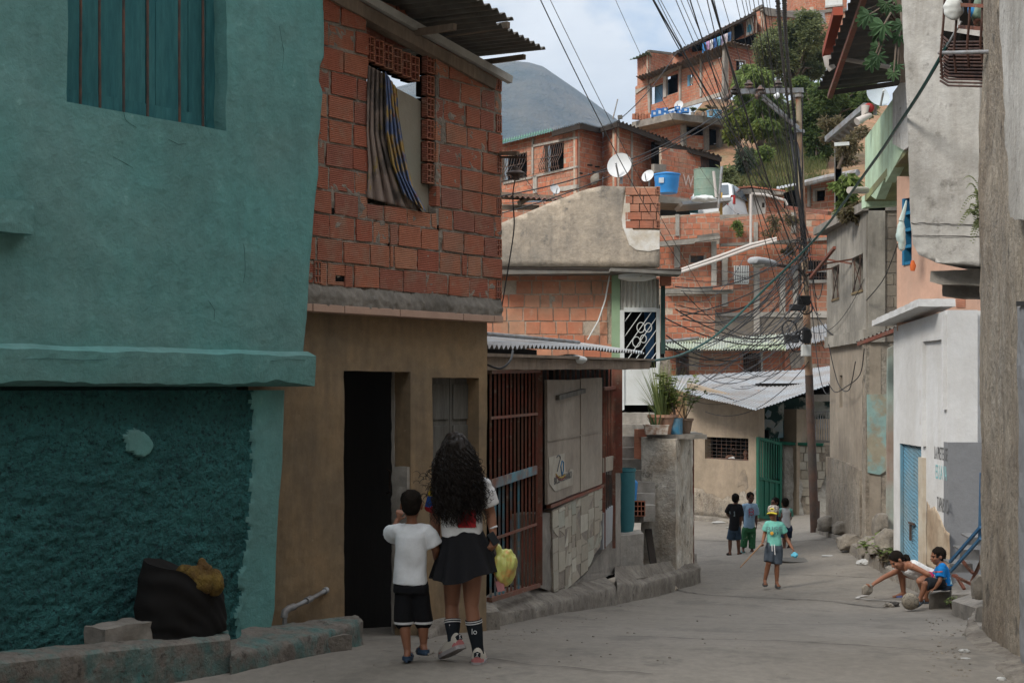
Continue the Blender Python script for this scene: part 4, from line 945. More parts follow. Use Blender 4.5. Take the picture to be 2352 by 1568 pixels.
# stained pillar wall with pots on top
pl = thing('pillar_wall', 'black and white stained wall block with pots on top, in front of the stairs', 'wall', P(1530, 1312, 22))
A1, A2, A3 = P(1473, 1310, 21.9), P(1552, 1316, 21.6), P(1592, 1296, 23.2); zt = P(1552, 1008, 21.6).z
mb = MB(); A4 = A3 + (A1 - A2) * .9; base_z = -3.0
mb.prism([V3(q.x, q.y, base_z) for q in (A1, A2, A3, A4)], [V3(q.x, q.y, zt + dz_) for q, dz_ in ((A1, .02), (A2, 0), (A3, 0), (A4, 0))])
m_pil = mat('mouldy whitewash', (.78, .74, .66), (.50, .42, .33), .5, 2.2, streak=(.13, .115, .09), stc=.9, sta=.42, var=.35, scv=14, bump=.8, bsc=26, bdist=.03, col3=(.14, .125, .1), sc3=2.4, amt3=.16, soft=.12)
mb.obj('block', m_pil, pl, rough=(.1, .022, 4), smooth=False)
mb = MB(); mb.box((A1 + A2 + A3 + A4) / 4 + V3(.05, 0, -base_z * 0 + (zt - (A1 + A2 + A3 + A4).z / 4) + .03), .9, 1.5, .07); mb.obj('cap', m_conc, pl, rough=(.1, .015, 6))
MB().bar(V3(A3.x - .02, A3.y + .02, base_z), V3(A3.x - .02, A3.y + .02, zt - .05), .07, .07).obj('rusty_edge_post', m_rust, pl)
mb = MB(); c_ = P(1463, 1090, 22.2); mb.prism([P(1457,1160,22.3),P(1472,1160,22.2),P(1472,985,22.2),P(1457,985,22.3)], [P(1457,1160,22.7),P(1472,1160,22.6),P(1472,985,22.6),P(1457,985,22.7)]); mb.obj('brick_edge', m_brick, pl, rough=(.1, .01, 6))
mb = MB(); mb.prism([P(1466,1003,22.0),P(1500,1003,22.0),P(1502,982,22.0),P(1466,985,22.0)], [P(1466,1003,22.3),P(1500,1003,22.3),P(1502,982,22.3),P(1466,985,22.3)]); mb.obj('loose_brick', m_brick, label='loose red clay brick lying on top of the stained pillar beside the trough', cat='brick')
# pots
def blade(mb, p, q, w, bend, n=5, side=None):
 d = q - p; sd = side or Vector((d.y, -d.x, 0))
 if sd.length < 1e-4: sd = V3(1, 0, 0)
 sd.normalize(); k = len(mb.v)
 for i in range(n + 1):
  t = i / n; c = p + d * t + V3(0, 0, bend * t * t * -1) ; ww = w * (1 - t ** 2) + .001
  mb.v += [c - sd * ww, c + sd * ww]
 for i in range(n): mb.f.append((k + 2 * i, k + 2 * i + 1, k + 2 * i + 3, k + 2 * i + 2))
def leafc(mb, c, L_, W_, d, up, rg):
 d = d.normalized(); s = d.cross(up)
 if s.length < 1e-4: s = d.cross(V3(1, 0, 0))
 s.normalize(); n = s.cross(d)
 mb.add([c, c + d * L_ * .45 + s * W_ * .5 + n * L_ * .06, c + d * L_ - n * L_ * .12, c + d * L_ * .45 - s * W_ * .5 + n * L_ * .06], [(0, 1, 2, 3)])
def rdir(rg):
 z = rg.uniform(-1, 1); a = rg.uniform(0, 6.2832); r = math.sqrt(1 - z * z); return V3(r * math.cos(a), r * math.sin(a), z)
zt_ = zt + .065
tr = thing('planter_trough', 'rust stained white enamel trough with a spiky plant', 'planter', V3(*P(1507, 1008, 21.75).xy, zt_))
c = Vector(tr.location); mb = MB()
mb.loft([[c + V3(x * a, y * a, z) for x, y in ((-.18, -.09), (.18, -.09), (.18, .09), (-.18, .09))] for a, z in ((.9, 0), (1, .13), (1.06, .135), (1.06, .15), (.9, .15), (.86, .11))])
mb.obj('trough', mat('rusty enamel', (.55, .5, .43), (.22, .09, .04), .42, 9, var=.2, rough=.5, bump=.2), tr)
rg = random.Random(2); mb = MB()
for i in range(16): a = rg.uniform(0, 6.28); blade(mb, c + V3(.05 * math.cos(a), .03 * math.sin(a), .1), c + V3(.17 * math.cos(a), .12 * math.sin(a), rg.uniform(.25, .5)), .016, .05)
mb.obj('leaves', m_leafbig, tr)
def pot(c, r0, r1, h, m, rim=True):
 mb = MB(); mb.lathe(c, [(r0, 0), (r1, h * .85), (r1 + (.015 if rim else 0), h * .85), (r1 + (.015 if rim else 0), h), (r1 - .02, h), (r1 - .03, h * .85), (.01, h * .85)], 20); return mb
pt = thing('flower_pot', 'large terracotta pot with tall grassy leaves', 'plant pot', V3(*P(1522, 1000, 21.95).xy, zt_)); c = Vector(pt.location)
pot(c, .15, .22, .30, m_terr).obj('pot', m_terr, pt, smooth=False)
mb = MB()
for i in range(95):
 a = rg.uniform(0, 6.28); rr = rg.uniform(.05, .42) ; h = rg.uniform(.45, .98)
 blade(mb, c + V3(.07 * math.cos(a), .07 * math.sin(a), .25), c + V3(rr * 1.25 * math.cos(a), rr * 1.25 * math.sin(a), .25 + h), .012, .5 * rr, 6)
mb.obj('leaves', leafmat('grass green', (.19, .25, .09), (.26, .29, .12)), pt)
def bushy(c, par, n, spread, h, m, stems=7, L_=.07, rgs=5, cr=.5):
 rg = random.Random(rgs); mb, ms = MB(), MB()
 for i in range(stems):
  a = rg.uniform(0, 6.28); tip = c + V3(spread * math.cos(a) * rg.uniform(.3, 1), spread * math.sin(a) * rg.uniform(.3, 1), h * rg.uniform(.55, 1)); mid = c.lerp(tip, .5) + V3(rg.uniform(-.04, .04), 0, .05)
  ms.tube([c, mid, tip], [.008, .006, .003], 5)
  for j in range(n):
   t = rg.uniform(.3, 1); p = (c.lerp(mid, t * 2) if t < .5 else mid.lerp(tip, t * 2 - 1)); dd = rdir(rg); dd.z = abs(dd.z) * .4 - .2
   leafc(mb, p + dd * .02, L_ * rg.uniform(.6, 1.2), L_ * .75, dd, V3(0, 0, 1), rg)
 mb.obj('leaves', m, par); ms.obj('stems', m_bark, par)
tn = thing('tin_planter', 'blue paint tin used as a planter with a leafy yellow green bush', 'planter', V3(*P(1553, 1000, 21.9).xy, zt_)); c = Vector(tn.location)
MB().lathe(c, [(.10, 0), (.10, .24), (.105, .25), (.09, .25), (.085, .2), (.01, .2)], 18).obj('tin', mat('blue tin', (.04, .16, .26), (.12, .2, .25), .4, 8, var=.2, rough=.5), tn)
bushy(c + V3(0, 0, .2), tn, 34, .5, .75, m_leafy, 11, .11)
p2 = thing('flower_pot', 'brown plastic pot at the right end of the pillar, with thin leafy stems', 'plant pot', V3(*P(1572, 1000, 22.1).xy, zt_)); c = Vector(p2.location)
pot(c, .09, .13, .24, m_terr).obj('pot', mat('brown pot', (.2, .14, .1), var=.2), p2)
bushy(c + V3(0, 0, .2), p2, 16, .62, .6, leafmat('mid green leaf', (.07, .13, .03), (.12, .15, .04)), 6, .085, 8)
# things at the foot of the stairs
br = thing('water_barrel', 'tall teal plastic barrel with a broken rim, behind the shop door', 'barrel', V3(P(1434, 1222, 20.0).x, 20.0, P(1434, 1222, 20).z)); c = Vector(br.location)
MB().lathe(c, [(.12, 0), (.14, .1), (.155, .85), (.165, .86), (.165, .9), (.15, .9), (.14, .4), (.01, .38)], 20).obj('body', m_bin, br, smooth=True)
mb = MB(); mb.prism([P(1424,1110,20.1),P(1437,1110,20.1),P(1437,1078,20.1),P(1424,1075,20.1)], [P(1424,1110,20.13),P(1437,1110,20.13),P(1437,1078,20.13),P(1424,1075,20.13)]); mb.obj('raised_lid', m_bin, br)
mb = MB(); q = [P(1424,1335,19.4), P(1478,1330,19.6), P(1478,1225,19.6), P(1424,1230,19.4)]; mb.prism(q, [a + V3(0, .55, 0) for a in q])
mb.obj('concrete_block', m_concl, label='grey concrete block standing on the kerb below the teal barrel', cat='block', rough=(.1, .012, 6))
MB().bar(P(1502,1304,20.9), P(1489,1216,21.4), .1, .05).obj('wooden_post', m_dkwood, label='dark wooden stake leaning against the stained pillar', cat='post')
mb = MB(); q = [P(1449,1200,21.0), P(1478,1200,21.0), P(1478,1158,21.0), P(1449,1162,21.0)]; mb.prism(q, [a + V3(0, .3, 0) for a in q]); mb.obj('stair_plinth', m_kerb, label='low concrete plinth under the hollow brick beside the stairs', cat='plinth', rough=(.1, .01, 6))
hb_ = thing('hollow_brick', 'hollow clay brick standing on the plinth by the stairs', 'brick', P(1468, 1182, 20.95))
Wh = Wall((P(1456, 1, 20.9).x, 20.9), (P(1482, 1, 20.9).x, 20.9)); hollow(Wh, (0, P(0, 1185, 20.9).z, Wh.len, P(0, 1150, 20.9).z), .02, hb_, m_brick, 3, 3)
MB().lathe(V3(P(1451, 1150, 21.2).x, 21.2, P(1451, 1150, 21.2).z), [(.07, 0), (.09, .25), (.09, .28), (.05, .32), (.02, .34)], 14).obj('plastic_jug', m_bluewat, label='bright blue plastic jug half hidden behind the teal barrel', cat='jug', smooth=True)
# ---------------------------------------------------------------- house at the end of the street
WE = Wall.px(1590, 35.5, 1742, 33.6); he = thing('corner_house', 'tan house under a sloping tin roof, with a wide barred window and a damaged base', 'house', WE.w(2, -3.2))
hw = [WE.st(*p) for p in ((1619,1052),(1719,1064),(1718,1011),(1620,997))]
hr = (WE.st(1619, 1050)[0], min(hw[0][1], hw[1][1]) + .06, WE.st(1719, 1060)[0], max(hw[2][1], hw[3][1]) - .06)
sE1 = WE.st(1742, 1100)[0]
mb = MB(); WE.cells(mb, [(-.2, -3.6), (sE1, -3.6), (sE1, WE.st(1742, 925)[1]), (-.2, WE.st(1590, 880)[1])], [hr], -.2, 0)
m_tanw = mat('old tan plaster', (.31, .245, .18), (.245, .195, .14), .5, .9, streak=(.17, .135, .1), stc=.7, sta=.3, var=.18, scv=6, bump=.4, bsc=12, bdist=.02)
mb.obj('wall', m_tanw, he)
# broken-off render at the foot
relief(WE, [(1590,1120),(1612,1122),(1620,1132),(1640,1136),(1660,1148),(1672,1138),(1684,1150),(1700,1130),(1708,1128),(1720,1142),(1738,1120),(1742,1196),(1590,1182)], .0, .035, .14, .03, 4, 'exposed_base', m_oldw, he)
WE.pp(MB(), [(1694,1118),(1696,1096),(1704,1080),(1710,1078),(1716,1096),(1718,1118),(1714,1124),(1706,1112)], .0, .008).obj('soot_stain', mat('soot', (.16, .135, .11), (.24, .19, .14), .5, 3, var=.3, bump=.3), he)
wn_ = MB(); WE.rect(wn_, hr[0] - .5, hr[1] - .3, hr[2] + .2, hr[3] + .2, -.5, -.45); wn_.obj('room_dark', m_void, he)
gr_ = MB(); WE.rect(gr_, hr[0], hr[1], hr[2], hr[1] + .03, -.1, -.06); fr_ = gr_.obj('window_frame', m_iron, he)
for i in range(1, 9): s = hr[0] + (hr[2] - hr[0]) * i / 9; MB().bar(WE.w(s, hr[1], -.08), WE.w(s, hr[3], -.08), .009).obj('bar', m_iron, fr_)
for i in range(1, 6): z = hr[1] + (hr[3] - hr[1]) * i / 6; MB().bar(WE.w(hr[0], z, -.085), WE.w(hr[2], z, -.085), .008).obj('bar', m_iron, fr_)
WE.rect(MB(), hr[0] - .3, -3.6, sE1 - .02, WE.st(1700, 940)[1], -5, -1.3).obj('house_body', m_tanw, he)
# its roof: two slopes of tin
def sheet(mb, a, b, c, d, n, amp, th=.006): # a->b eave, d->c top
 seg = 6; N = n * seg; k = len(mb.v); up = (b - a).cross(d - a).normalized(); up = up if up.z > 0 else -up; M_ = 6
 for lay in (0, 1):
  for i in range(N + 1):
   for j in range(M_ + 1):
    p = a.lerp(b, i / N).lerp(d.lerp(c, i / N), j / M_); mb.v.append(p + up * (amp * math.sin(6.2832 * i / seg) - th * lay + .03 * noise.noise(p * .8)))
 w = M_ + 1; s = (N + 1) * w
 for i in range(N):
  for j in range(M_):
   q = k + i * w + j; mb.f.append((q, q + 1, q + w + 1, q + w)); mb.f.append((s + q, s + q + w, s + q + w + 1, s + q + 1))
  for j in (0, M_): q = k + i * w + j; mb.f.append((q, q + w, s + q + w, s + q))
 for j in range(M_):
  for i in (0, N): q = k + i * w + j; mb.f.append((q, s + q, s + q + 1, q + 1))
 return mb
sheet(MB(), P(1540,893,34.5), P(1737,941,31.8), P(1920,846,42), P(1540,862,43), 34, .010).obj('tin_roof', m_zinc, he)
sheet(MB(), P(1737,940,31.85), P(1925,876,33.5), P(1925,838,43), P(1800,855,42.5), 26, .010).obj('tin_roof_side', m_zinc, he)
# dark green porch wall with peeling paint, opening and counter
WP = Wall.px(1742, 33.6, 1800, 35.2); WQ = Wall.px(1790, 34.6, 1925, 34.2)
pw = WQ.pp(MB(), [(1745,935),(1800,915),(1800,1008),(1745,1008)], -.2, -.05).obj('peeling_porch_wall', m_dgreen, he)
for pts in ([(1746,975),(1758,962),(1772,964),(1782,972),(1776,984),(1762,980),(1752,992),(1746,996)], [(1757,952),(1764,940),(1772,945),(1770,956),(1762,960)], [(1776,985),(1792,968),(1798,966),(1799,1004),(1786,1006),(1790,992)]):
 WQ.pp(MB(), pts, -.05, -.042).obj('bare_plaster_patch', mat('bare plaster', (.36, .34, .29), (.2, .32, .38), .4, 2, var=.2), pw)
WQ.pp(MB(), [(1735,880),(1925,880),(1925,1200),(1735,1200)], -2.6, -2.4).obj('porch_shade_sheet', m_void, he)  # black sheet standing for the shade deep in the porch
WQ.pp(MB(), [(1800,918),(1925,900),(1925,960),(1800,965)], -.25, -.15).obj('porch_lintel', m_dgreen, he)
WQ.pp(MB(), [(1868,906),(1925,905),(1925,921),(1868,922)], -.1, .1).obj('porch_beam', m_concl, he)
# low front wall of bare block and render
lw = thing('front_wall', 'low wall of worn render and bare blocks right of the green gate', 'wall', WQ.p(1850, 1212))
WQ.pp(MB(), [(1794,1020),(1925,1022),(1925,1225),(1794,1212)], -.2, 0).obj('block_wall', m_oldw, lw, rough=(.2, .01, 3))
mb = MB(); blocks(WQ, mb, [WQ.st(1828,1155), WQ.st(1895,1160), WQ.st(1895,1026), WQ.st(1828,1024)], [], .38, .21, .035, gap=.02, seed=6, miss=.25); mb.obj('bare_blocks', mat('pale block', (.4, .36, .3), island=[(.42, .38, .31), (.33, .29, .23), (.46, .43, .37)], var=.25, bump=.5), lw)
m_lrend = mat('grey lime render', (.40, .38, .34), (.28, .255, .22), .45, 2.2, var=.35, scv=9, bump=1, bsc=14, bdist=.04, col3=(.12, .11, .095), sc3=2, amt3=.15)
relief(WQ, [(1795,1022),(1832,1024),(1826,1060),(1834,1090),(1845,1120),(1838,1150),(1850,1190),(1850,1214),(1795,1211)], .0, .05, .12, .025, 4, 'render_coat', m_lrend, lw)
relief(WQ, [(1865,1160),(1885,1120),(1900,1085),(1925,1080),(1925,1225),(1865,1218)], .0, .045, .12, .025, 4, 'render_coat', m_lrend, lw)
WQ.pp(MB(), [(1790,1014),(1890,1018),(1890,1024),(1790,1021)], -.25, .1).obj('counter_top', m_ggate, lw)
# porch window bars at right
for i in range(8): vbar(WQ, 1868 + i * 5.5, 945, 1012, -.05, .02, m_steel, lw, 'railing_bar')
hbar(WQ, (1866, 946), (1908, 944), -.05, .03, .03, m_steel, lw); hbar(WQ, (1862, 1012), (1908, 1014), -.03, .06, .06, m_conc, lw)
# green gate
WG = Wall.px(1742, 33.4, 1797, 34.4); gg = thing('green_gate', 'green metal gate with bars above panels', 'gate', WG.p(1770, 1196))
WG.pp(MB(), [(1742,1003),(1746,1004),(1745,1190),(1742,1189)], 0, .06).obj('stile', m_ggate, gg); WG.pp(MB(), [(1792,1016),(1797,1017),(1796,1196),(1792,1195)], 0, .06).obj('stile', m_ggate, gg)
for a, b in ((1003, 1016), (1094, 1105), (1183, 1191)): WG.pp(MB(), [(1746,a),(1792,b),(1792,b+6),(1746,a+6)], 0, .055).obj('rail', m_ggate, gg)
WG.pp(MB(), [(1746,1100),(1792,1111),(1792,1192),(1746,1184)], 0, .02).obj('panel', m_ggate, gg)
for u in (1757, 1768, 1781): WG.pp(MB(), [(u,1101),(u+3,1102),(u+3,1190),(u,1188)], .02, .045).obj('panel_rib', m_ggate, gg)
for i in range(8): u = 1749 + i * 5.6; WG.pp(MB(), [(u,1006),(u+2,1006),(u+2,1100),(u,1099)], .01, .035).obj('bar', m_ggate, gg)
WG.pp(MB(), [(1742,1002),(1797,1014),(1797,1110),(1742,1100)], -.5, -.4).obj('dark_behind', m_void, he)
# step, far kerb
mb = MB(); t_ = [ground(1598,1195), ground(1690,1212), ground(1745,1205), ground(1800,1218)]; t_ = [V3(*P(u, v, d)) for u, v, d in ((1585,1182,35.2),(1655,1190,34.3),(1720,1200,33.2),(1745,1204,32.8),(1800,1208,33.4))]
kerb([q + V3(0, -.15, 0) for q in t_], [q + V3(0, .6, 0) for q in t_], .1, m_kerb).obj('kerb', m_kerb, label='low kerb at the foot of the tan house at the street end', cat='kerb', rough=(.15, .015, 5))
# ---------------------------------------------------------------- right side of the street, far to near
# grey stained house
WG1 = Wall((6.35, 28.6), (6.2, 24.9)); c1 = WG1.w(WG1.len, 0)
gh = thing('grey_house', 'grey stained two storey house with two open grilled windows and a bare block side', 'house', V3(6.3, 26, -3))
def opening(W, mb, top, zt, zb, holes, o0=-.2, o1=0): W.cells(mb, [(0, zb), (W.len, zb), (W.len, zt), (0, zt)], holes, o0, o1)
z_u = WG1.st(1985, 487)[1]; z_l = WG1.st(1985, 786)[1]; z_l2 = z_l + .22
h1 = WG1.hole(1911, 612, 1928, 686); h2 = WG1.hole(1957, 594, 1982, 690)
h1 = (h1[0], WG1.st(1920, 690)[1], h1[2], WG1.st(1920, 610)[1]); h2 = (h2[0], h1[1], h2[2], h1[3])
mb = MB(); WG1.cells(mb, [(-.1, z_l), (WG1.len, z_l), (WG1.len, z_u), (-.1, z_u + .1)], [h1, h2], -.2, 0); mb.obj('upper_wall', m_gstain, gh)
for h in (h1, h2):
 WG1.rect(MB(), h[0] - .1, h[1] - .1, h[2] + .1, h[3] + .1, -.8, -.7).obj('window_dark', m_void, gh)
 fr = WG1.rect(MB(), h[0], h[1], h[2], h[1] + .04, -.05, .02).obj('window_frame', mat('rust yellow metal', (.25, .19, .1), (.14, .09, .05), .5, 5, var=.2), gh)
 for i in range(2): s = h[0] + (h[2] - h[0]) * (i + .5) / 2; MB().bar(WG1.w(s, h[1], .0), WG1.w(s, h[3], .0), .014).obj('grille_bar', m_iron, fr)
 MB().bar(WG1.w(h[0], h[1], .0), WG1.w(h[2], h[3], .0), .015).obj('grille_bar', m_iron, fr); MB().bar(WG1.w(h[2], h[1], .0), WG1.w(h[0], h[3], .0), .015).obj('grille_bar', m_iron, fr)
 MB().bar(WG1.w(h[0], h[3] - .02, 0), WG1.w(h[0], h[3] - .12, -0) + V3(-.55, -.2, 0), .03).obj('awning_stay', m_rust, fr)
MB().bar(WG1.w(h1[0], h1[3], 0) + V3(-.55, -.6, -.25), WG1.w(h2[2], h2[3], 0) + V3(-.5, 0, .1), .05).obj('awning_rail', m_rust, gh)
MB().bar(WG1.w(h2[0], h2[3] - .1, 0), WG1.w(h1[2], h1[3] + .05, 0) + V3(-.6, 0, .1), .03).obj('awning_rail', m_rust, gh)
mb = MB(); WG1.prism(mb, [(-.12, z_l), (WG1.len + .02, z_l), (WG1.len + .02, z_l2), (-.12, z_l2)], -.1, .05); mb.obj('ledge', m_gstain, gh, rough=(.2, .01, 4))
WG2 = Wall(WG1.at(-.06).w(0, 0).xy, WG1.at(-.06).w(WG1.len, 0).xy)
slit = WG2.hole(1928, 862, 1935, 936)
mb = MB(); WG2.cells(mb, [(-.1, -3.4), (WG2.len - .02, -3.4), (WG2.len - .02, z_l), (-.1, z_l)], [slit], -.2, 0); mb.obj('lower_wall', mat('lower render', (.34, .29, .23), (.25, .21, .165), .5, .9, streak=(.16, .135, .11), stc=.7, sta=.35, var=.2, scv=7, bump=.4, bsc=14, bdist=.02), gh)
WG2.rect(MB(), slit[0] - .05, slit[1] - .05, slit[2] + .05, slit[3] + .05, -.19, -.15).obj('slit_window', mat('dim blue shutter', (.06, .1, .15), var=.2), gh)
mb = MB(); WG2.prism(mb, [WG2.st(*p) for p in ((1905,1048),(1950,1062),(1984,1080),(1984,1250),(1905,1215))], 0, .07); mb.obj('plinth', m_oldw, gh, rough=(.2, .02, 4))
# block side wall facing us
WC = Wall((c1.x + .02, 24.9), (8.3, 24.9)); zt_c = WC.st(1990, 470)[1]
WC.prism(MB(), [(0, z_l), (2.4, z_l), (2.4, zt_c + .2), (0, zt_c)], -.2, 0).obj('side_mortar', m_mort, gh)
mb = MB(); blocks(WC, mb, [(.3, z_l), (2.4, z_l), (2.4, zt_c + .1), (.3, zt_c + .1)], [], .39, .2, .012, gap=.015, seed=8); mb.obj('side_blocks', m_cblk, gh)
WC.prism(MB(), [(0.01, z_l), (.3, z_l), (.3, zt_c), (.01, zt_c)], 0, .05).obj('corner_column', m_gstain, gh)
WC.prism(MB(), [(-.02, -3.3), (2.4, -3.3), (2.4, z_l), (-.02, z_l)], -.3, -.02).obj('side_lower_wall', m_oldw, gh)
WC.pp(MB(), [(1992,905),(2046,905),(2044,1075),(2020,1090),(1994,1085)], -.02, .02).obj('turquoise_patch', mat('flaked turquoise', (.24, .36, .34), (.3, .27, .2), .46, 1.6, var=.25, bump=.5, soft=.04), gh)
WC.prism(MB(), [(-.1, z_u), (2.6, z_u), (2.6, z_u + .15), (-.1, z_u + .15)], -4, .05).obj('roof_slab', m_conc, gh)
mb = MB(); mb.prism([V3(6.42, 24.95, -3.3), V3(8.3, 24.95, -3.3), V3(8.3, 28.7, -3.3), V3(6.58, 28.7, -3.3)], [V3(6.42, 24.95, z_u - .05), V3(8.3, 24.95, z_u - .05), V3(8.3, 28.7, z_u - .05), V3(6.58, 28.7, z_u - .05)])
# body is kept behind the window reveals
mb = MB(); mb.prism([V3(7.2, 25.15, -3.3), V3(8.3, 25.15, -3.3), V3(8.3, 28.7, -3.3), V3(7.35, 28.7, -3.3)], [V3(7.2, 25.15, z_u - .05), V3(8.3, 25.15, z_u - .05), V3(8.3, 28.7, z_u - .05), V3(7.35, 28.7, z_u - .05)]); mb.obj('house_body', m_mort, gh)
# small tin lean-to between grey and white houses
corr(MB(), P(1966, 786, 24.0), P(2062, 748, 21.8) - P(1966, 786, 24.0), 10, V3(1.4, .25, .3), .02).obj('tin_canopy', m_zincd, gh)
MB().bar(P(1972, 790, 23.9), P(2060, 757, 21.8), .05, .06).obj('canopy_beam', m_rust, gh)
WC.at(.5).pp(MB(), [(2040,800),(2062,790),(2062,1250),(2050,1260),(2038,1240)], -.1, 0).obj('gap_wall', mat('faded mint render', (.30, .36, .32), (.25, .2, .16), .5, 1, streak=(.3, .14, .1), stc=.7, sta=.25, var=.2), gh)
# white house
WW = Wall((5.75, 21.3), (5.66, 18.5)); wh = thing('white_house', 'white painted house with painted words and a grey painted base', 'house', V3(5.7, 19, -2.6))
zc = WW.st(2100, 735)[1]; cw = WW.w(WW.len, 0)
WWf = Wall((cw.x, 18.5), (7.2, 18.5)); zw_t = WWf.st(2200, 712)[1]
bd_h = (WW.st(2066, 1)[0], -2.9, WW.st(2116, 1)[0], (WW.st(2066, 1003)[1] + WW.st(2113, 1040)[1]) / 2)
rec = (WW.st(2127, 1)[0], WW.st(2150, 1025)[1], WW.st(2171, 1)[0], WW.st(2150, 782)[1])
mb = MB(); WW.cells(mb, [(-.15, -3.0), (WW.len, -3.0), (WW.len, zw_t), (-.15, zc - .05)], [bd_h], -.2, 0); mb.obj('street_wall', m_white, wh)
mb = MB(); WW.rect(mb, rec[0] - .12, rec[1] - .02, rec[0], rec[3] + .02, -.01, .05); WW.rect(mb, rec[0] + .01, rec[3], rec[2], rec[3] + .05, -.01, .05); WW.rect(mb, rec[2], rec[1] + .5, WW.len - .01, zw_t - .05, -.01, .05); mb.obj('raised_band', m_white, wh, rough=(.1, .008, 5))
mb = MB(); WW.prism(mb, [(-.35, zc - .02), (WW.len - .35, zc + .12), (WW.len - .35, zc + .22), (-.35, zc + .06)], -.2, .28); mb.obj('cornice', m_white, wh, rough=(.1, .012, 5))
W_f = WW.at(.01); WW.rect(MB(), WW.st(2116.5, 1)[0], -2.9, WW.st(2127, 1)[0], WW.st(2120, 1050)[1], 0, .045).obj('door_pilaster', mat('dirty cream', (.5, .45, .37), (.38, .3, .22), .45, 1.4, var=.2, bump=.3), wh)
WW.rect(MB(), WW.st(2118, 1)[0], WW.st(2118, 975)[1], WW.st(2122, 1)[0], WW.st(2118, 895)[1], 0, .03).obj('drain_strip', mat('beige strip', (.38, .32, .25), var=.2), wh)
relief(WW, [(2127.5, 1300), (2179, 1330), (2179, 1225), (2170, 1215), (2163, 1200), (2155, 1180), (2145, 1162), (2136, 1168), (2127.5, 1150)], 0, .012, .08, .012, 6, 'peeled_base', mat('peeling base', (.42, .34, .25), (.3, .22, .15), .5, 2, var=.3, bump=.6), wh)
# painted words
kb = ink('faded black', (.12, .12, .12)); kt_ = ink('faded teal', (.25, .48, .5))
sx = WW.st(2146, 1)[0]; wd = WW.st(2176, 1)[0] - sx
text(WW, 'LA PRETENSE', 2146, 1053, .17, .004, kb, wh, 'painted_words', width=wd, shear=0)
text(WW, 'ES LA VA', 2149, 1098, .19, .004, kt_, wh, 'painted_words', width=wd * .85)
text(WW, 'TAPABOCA', 2152, 1172, .19, .004, kb, wh, 'painted_words', width=wd * .92)
# blue slatted door
bdr = thing('blue_door', 'faded blue corrugated metal double door in the white wall', 'door', WW.w((bd_h[0] + bd_h[2]) / 2, -2.8, -.1))
for k in range(2):
 s0 = bd_h[0] + (bd_h[2] - bd_h[0]) * (0 if k == 0 else .5) + .006; s1 = bd_h[0] + (bd_h[2] - bd_h[0]) * (.5 if k == 0 else 1) - .006
 mb = MB(); WW.rect(mb, s0, -2.85, s1, bd_h[3], -.12, -.06)
 leaf = mb.obj('leaf', m_bdoor, bdr); nn = 34; mb = MB()
 for i in range(nn):
  z = -2.8 + (bd_h[3] + 2.8) * i / nn; sl_ = -.22 * (s1 - s0) * 1
  mb.prism([WW.w(s0, z + .1, -.058), WW.w(s1, z + sl_ + .1, -.058), WW.w(s1, z + sl_ + .125, -.045), WW.w(s0, z + .125, -.045)], [WW.w(s0, z + .1, -.08), WW.w(s1, z + sl_ + .1, -.08), WW.w(s1, z + sl_ + .125, -.08), WW.w(s0, z + .125, -.08)])
 mb.obj('ribbing', m_bdoor, leaf)
mb = MB(); q = WW.w((bd_h[0] + bd_h[2]) / 2, -1.95, -.02); mb.bar(q - V3(.0, .12, 0), q + V3(0, .12, 0), .03); mb.bar(q + V3(0, .05, -.25), q + V3(0, .05, -.02), .03); mb.obj('bolt', m_iron, bdr)
for k, s in ((0, bd_h[0]), (1, bd_h[2])): MB().bar(WW.w(s, -2.9, -.03), WW.w(s, bd_h[3], -.03), .04).obj('door_frame', m_rust if k else m_bdoor, bdr)
WW.rect(MB(), bd_h[0] - .1, -3, bd_h[2] + .1, bd_h[3] + .1, -.5, -.4).obj('doorway_dark', m_void, wh)
zg = WWf.st(2200, 1015)[1]
WWf.prism(MB(), [(0, -2.9), (1.6, -2.9), (1.6, zg), (0, zg)], -.15, .03).obj('grey_base', m_grey, wh)
WWf.prism(MB(), [(0.0, zg), (.39, zg), (.39, WWf.st(2200, 790)[1]), (.39, zw_t), (0, zw_t)], -.15, .02).obj('front_wall', m_white, wh)
WWf.prism(MB(), [(.39, zg), (1.6, zg), (1.6, zw_t), (.39, zw_t)], -.15, -.1).obj('front_recess', m_white, wh)
mb = MB(); mb.prism([V3(6.3, 18.7, -3), V3(8.6, 18.7, -3), V3(8.6, 21.3, -3), V3(6.3, 21.3, -3)], [V3(6.3, 18.7, 1.0), V3(8.6, 18.7, 1.0), V3(8.6, 21.3, 1.0), V3(6.3, 21.3, 1.0)]); mb.obj('house_body', m_white, wh)
# peach house above and behind
WPe = Wall((5.15, 20.0), (8.0, 20.0)); WPe = Wall(P(2060, 1, 21.2).xy, P(2245, 1, 19.2).xy)
ph = thing('peach_house', 'peach painted upper house with a blue framed window, above the white house', 'house', WPe.p(2120, 720))
wb_h = WPe.hole(2076, 612, 2094, 455)
wb_h = (wb_h[0], WPe.st(2085, 608)[1], wb_h[2], WPe.st(2085, 455)[1])
mb = MB(); WPe.cells(mb, [WPe.st(2060, 760), WPe.st(2245, 760), WPe.st(2245, 405), WPe.st(2060, 405)], [wb_h], -.2, 0); mb.obj('wall', m_peach, ph)
WPe.pp(MB(), [(2196,684),(2216,684),(2216,706),(2196,706)], 0, .012).obj('bare_brick_patch', m_brick, ph)
WPe.rect(MB(), wb_h[0] - .05, wb_h[1] - .05, wb_h[2] + .05, wb_h[3] + .05, -.35, -.25).obj('room_dark', m_void, ph)
wf = WPe.rect(MB(), wb_h[0], wb_h[1], wb_h[0] + .06, wb_h[3], -.12, .03).obj('window_frame', mat('strong blue paint', (.012, .12, .24), (.02, .16, .28), .4, 4, var=.2), ph)
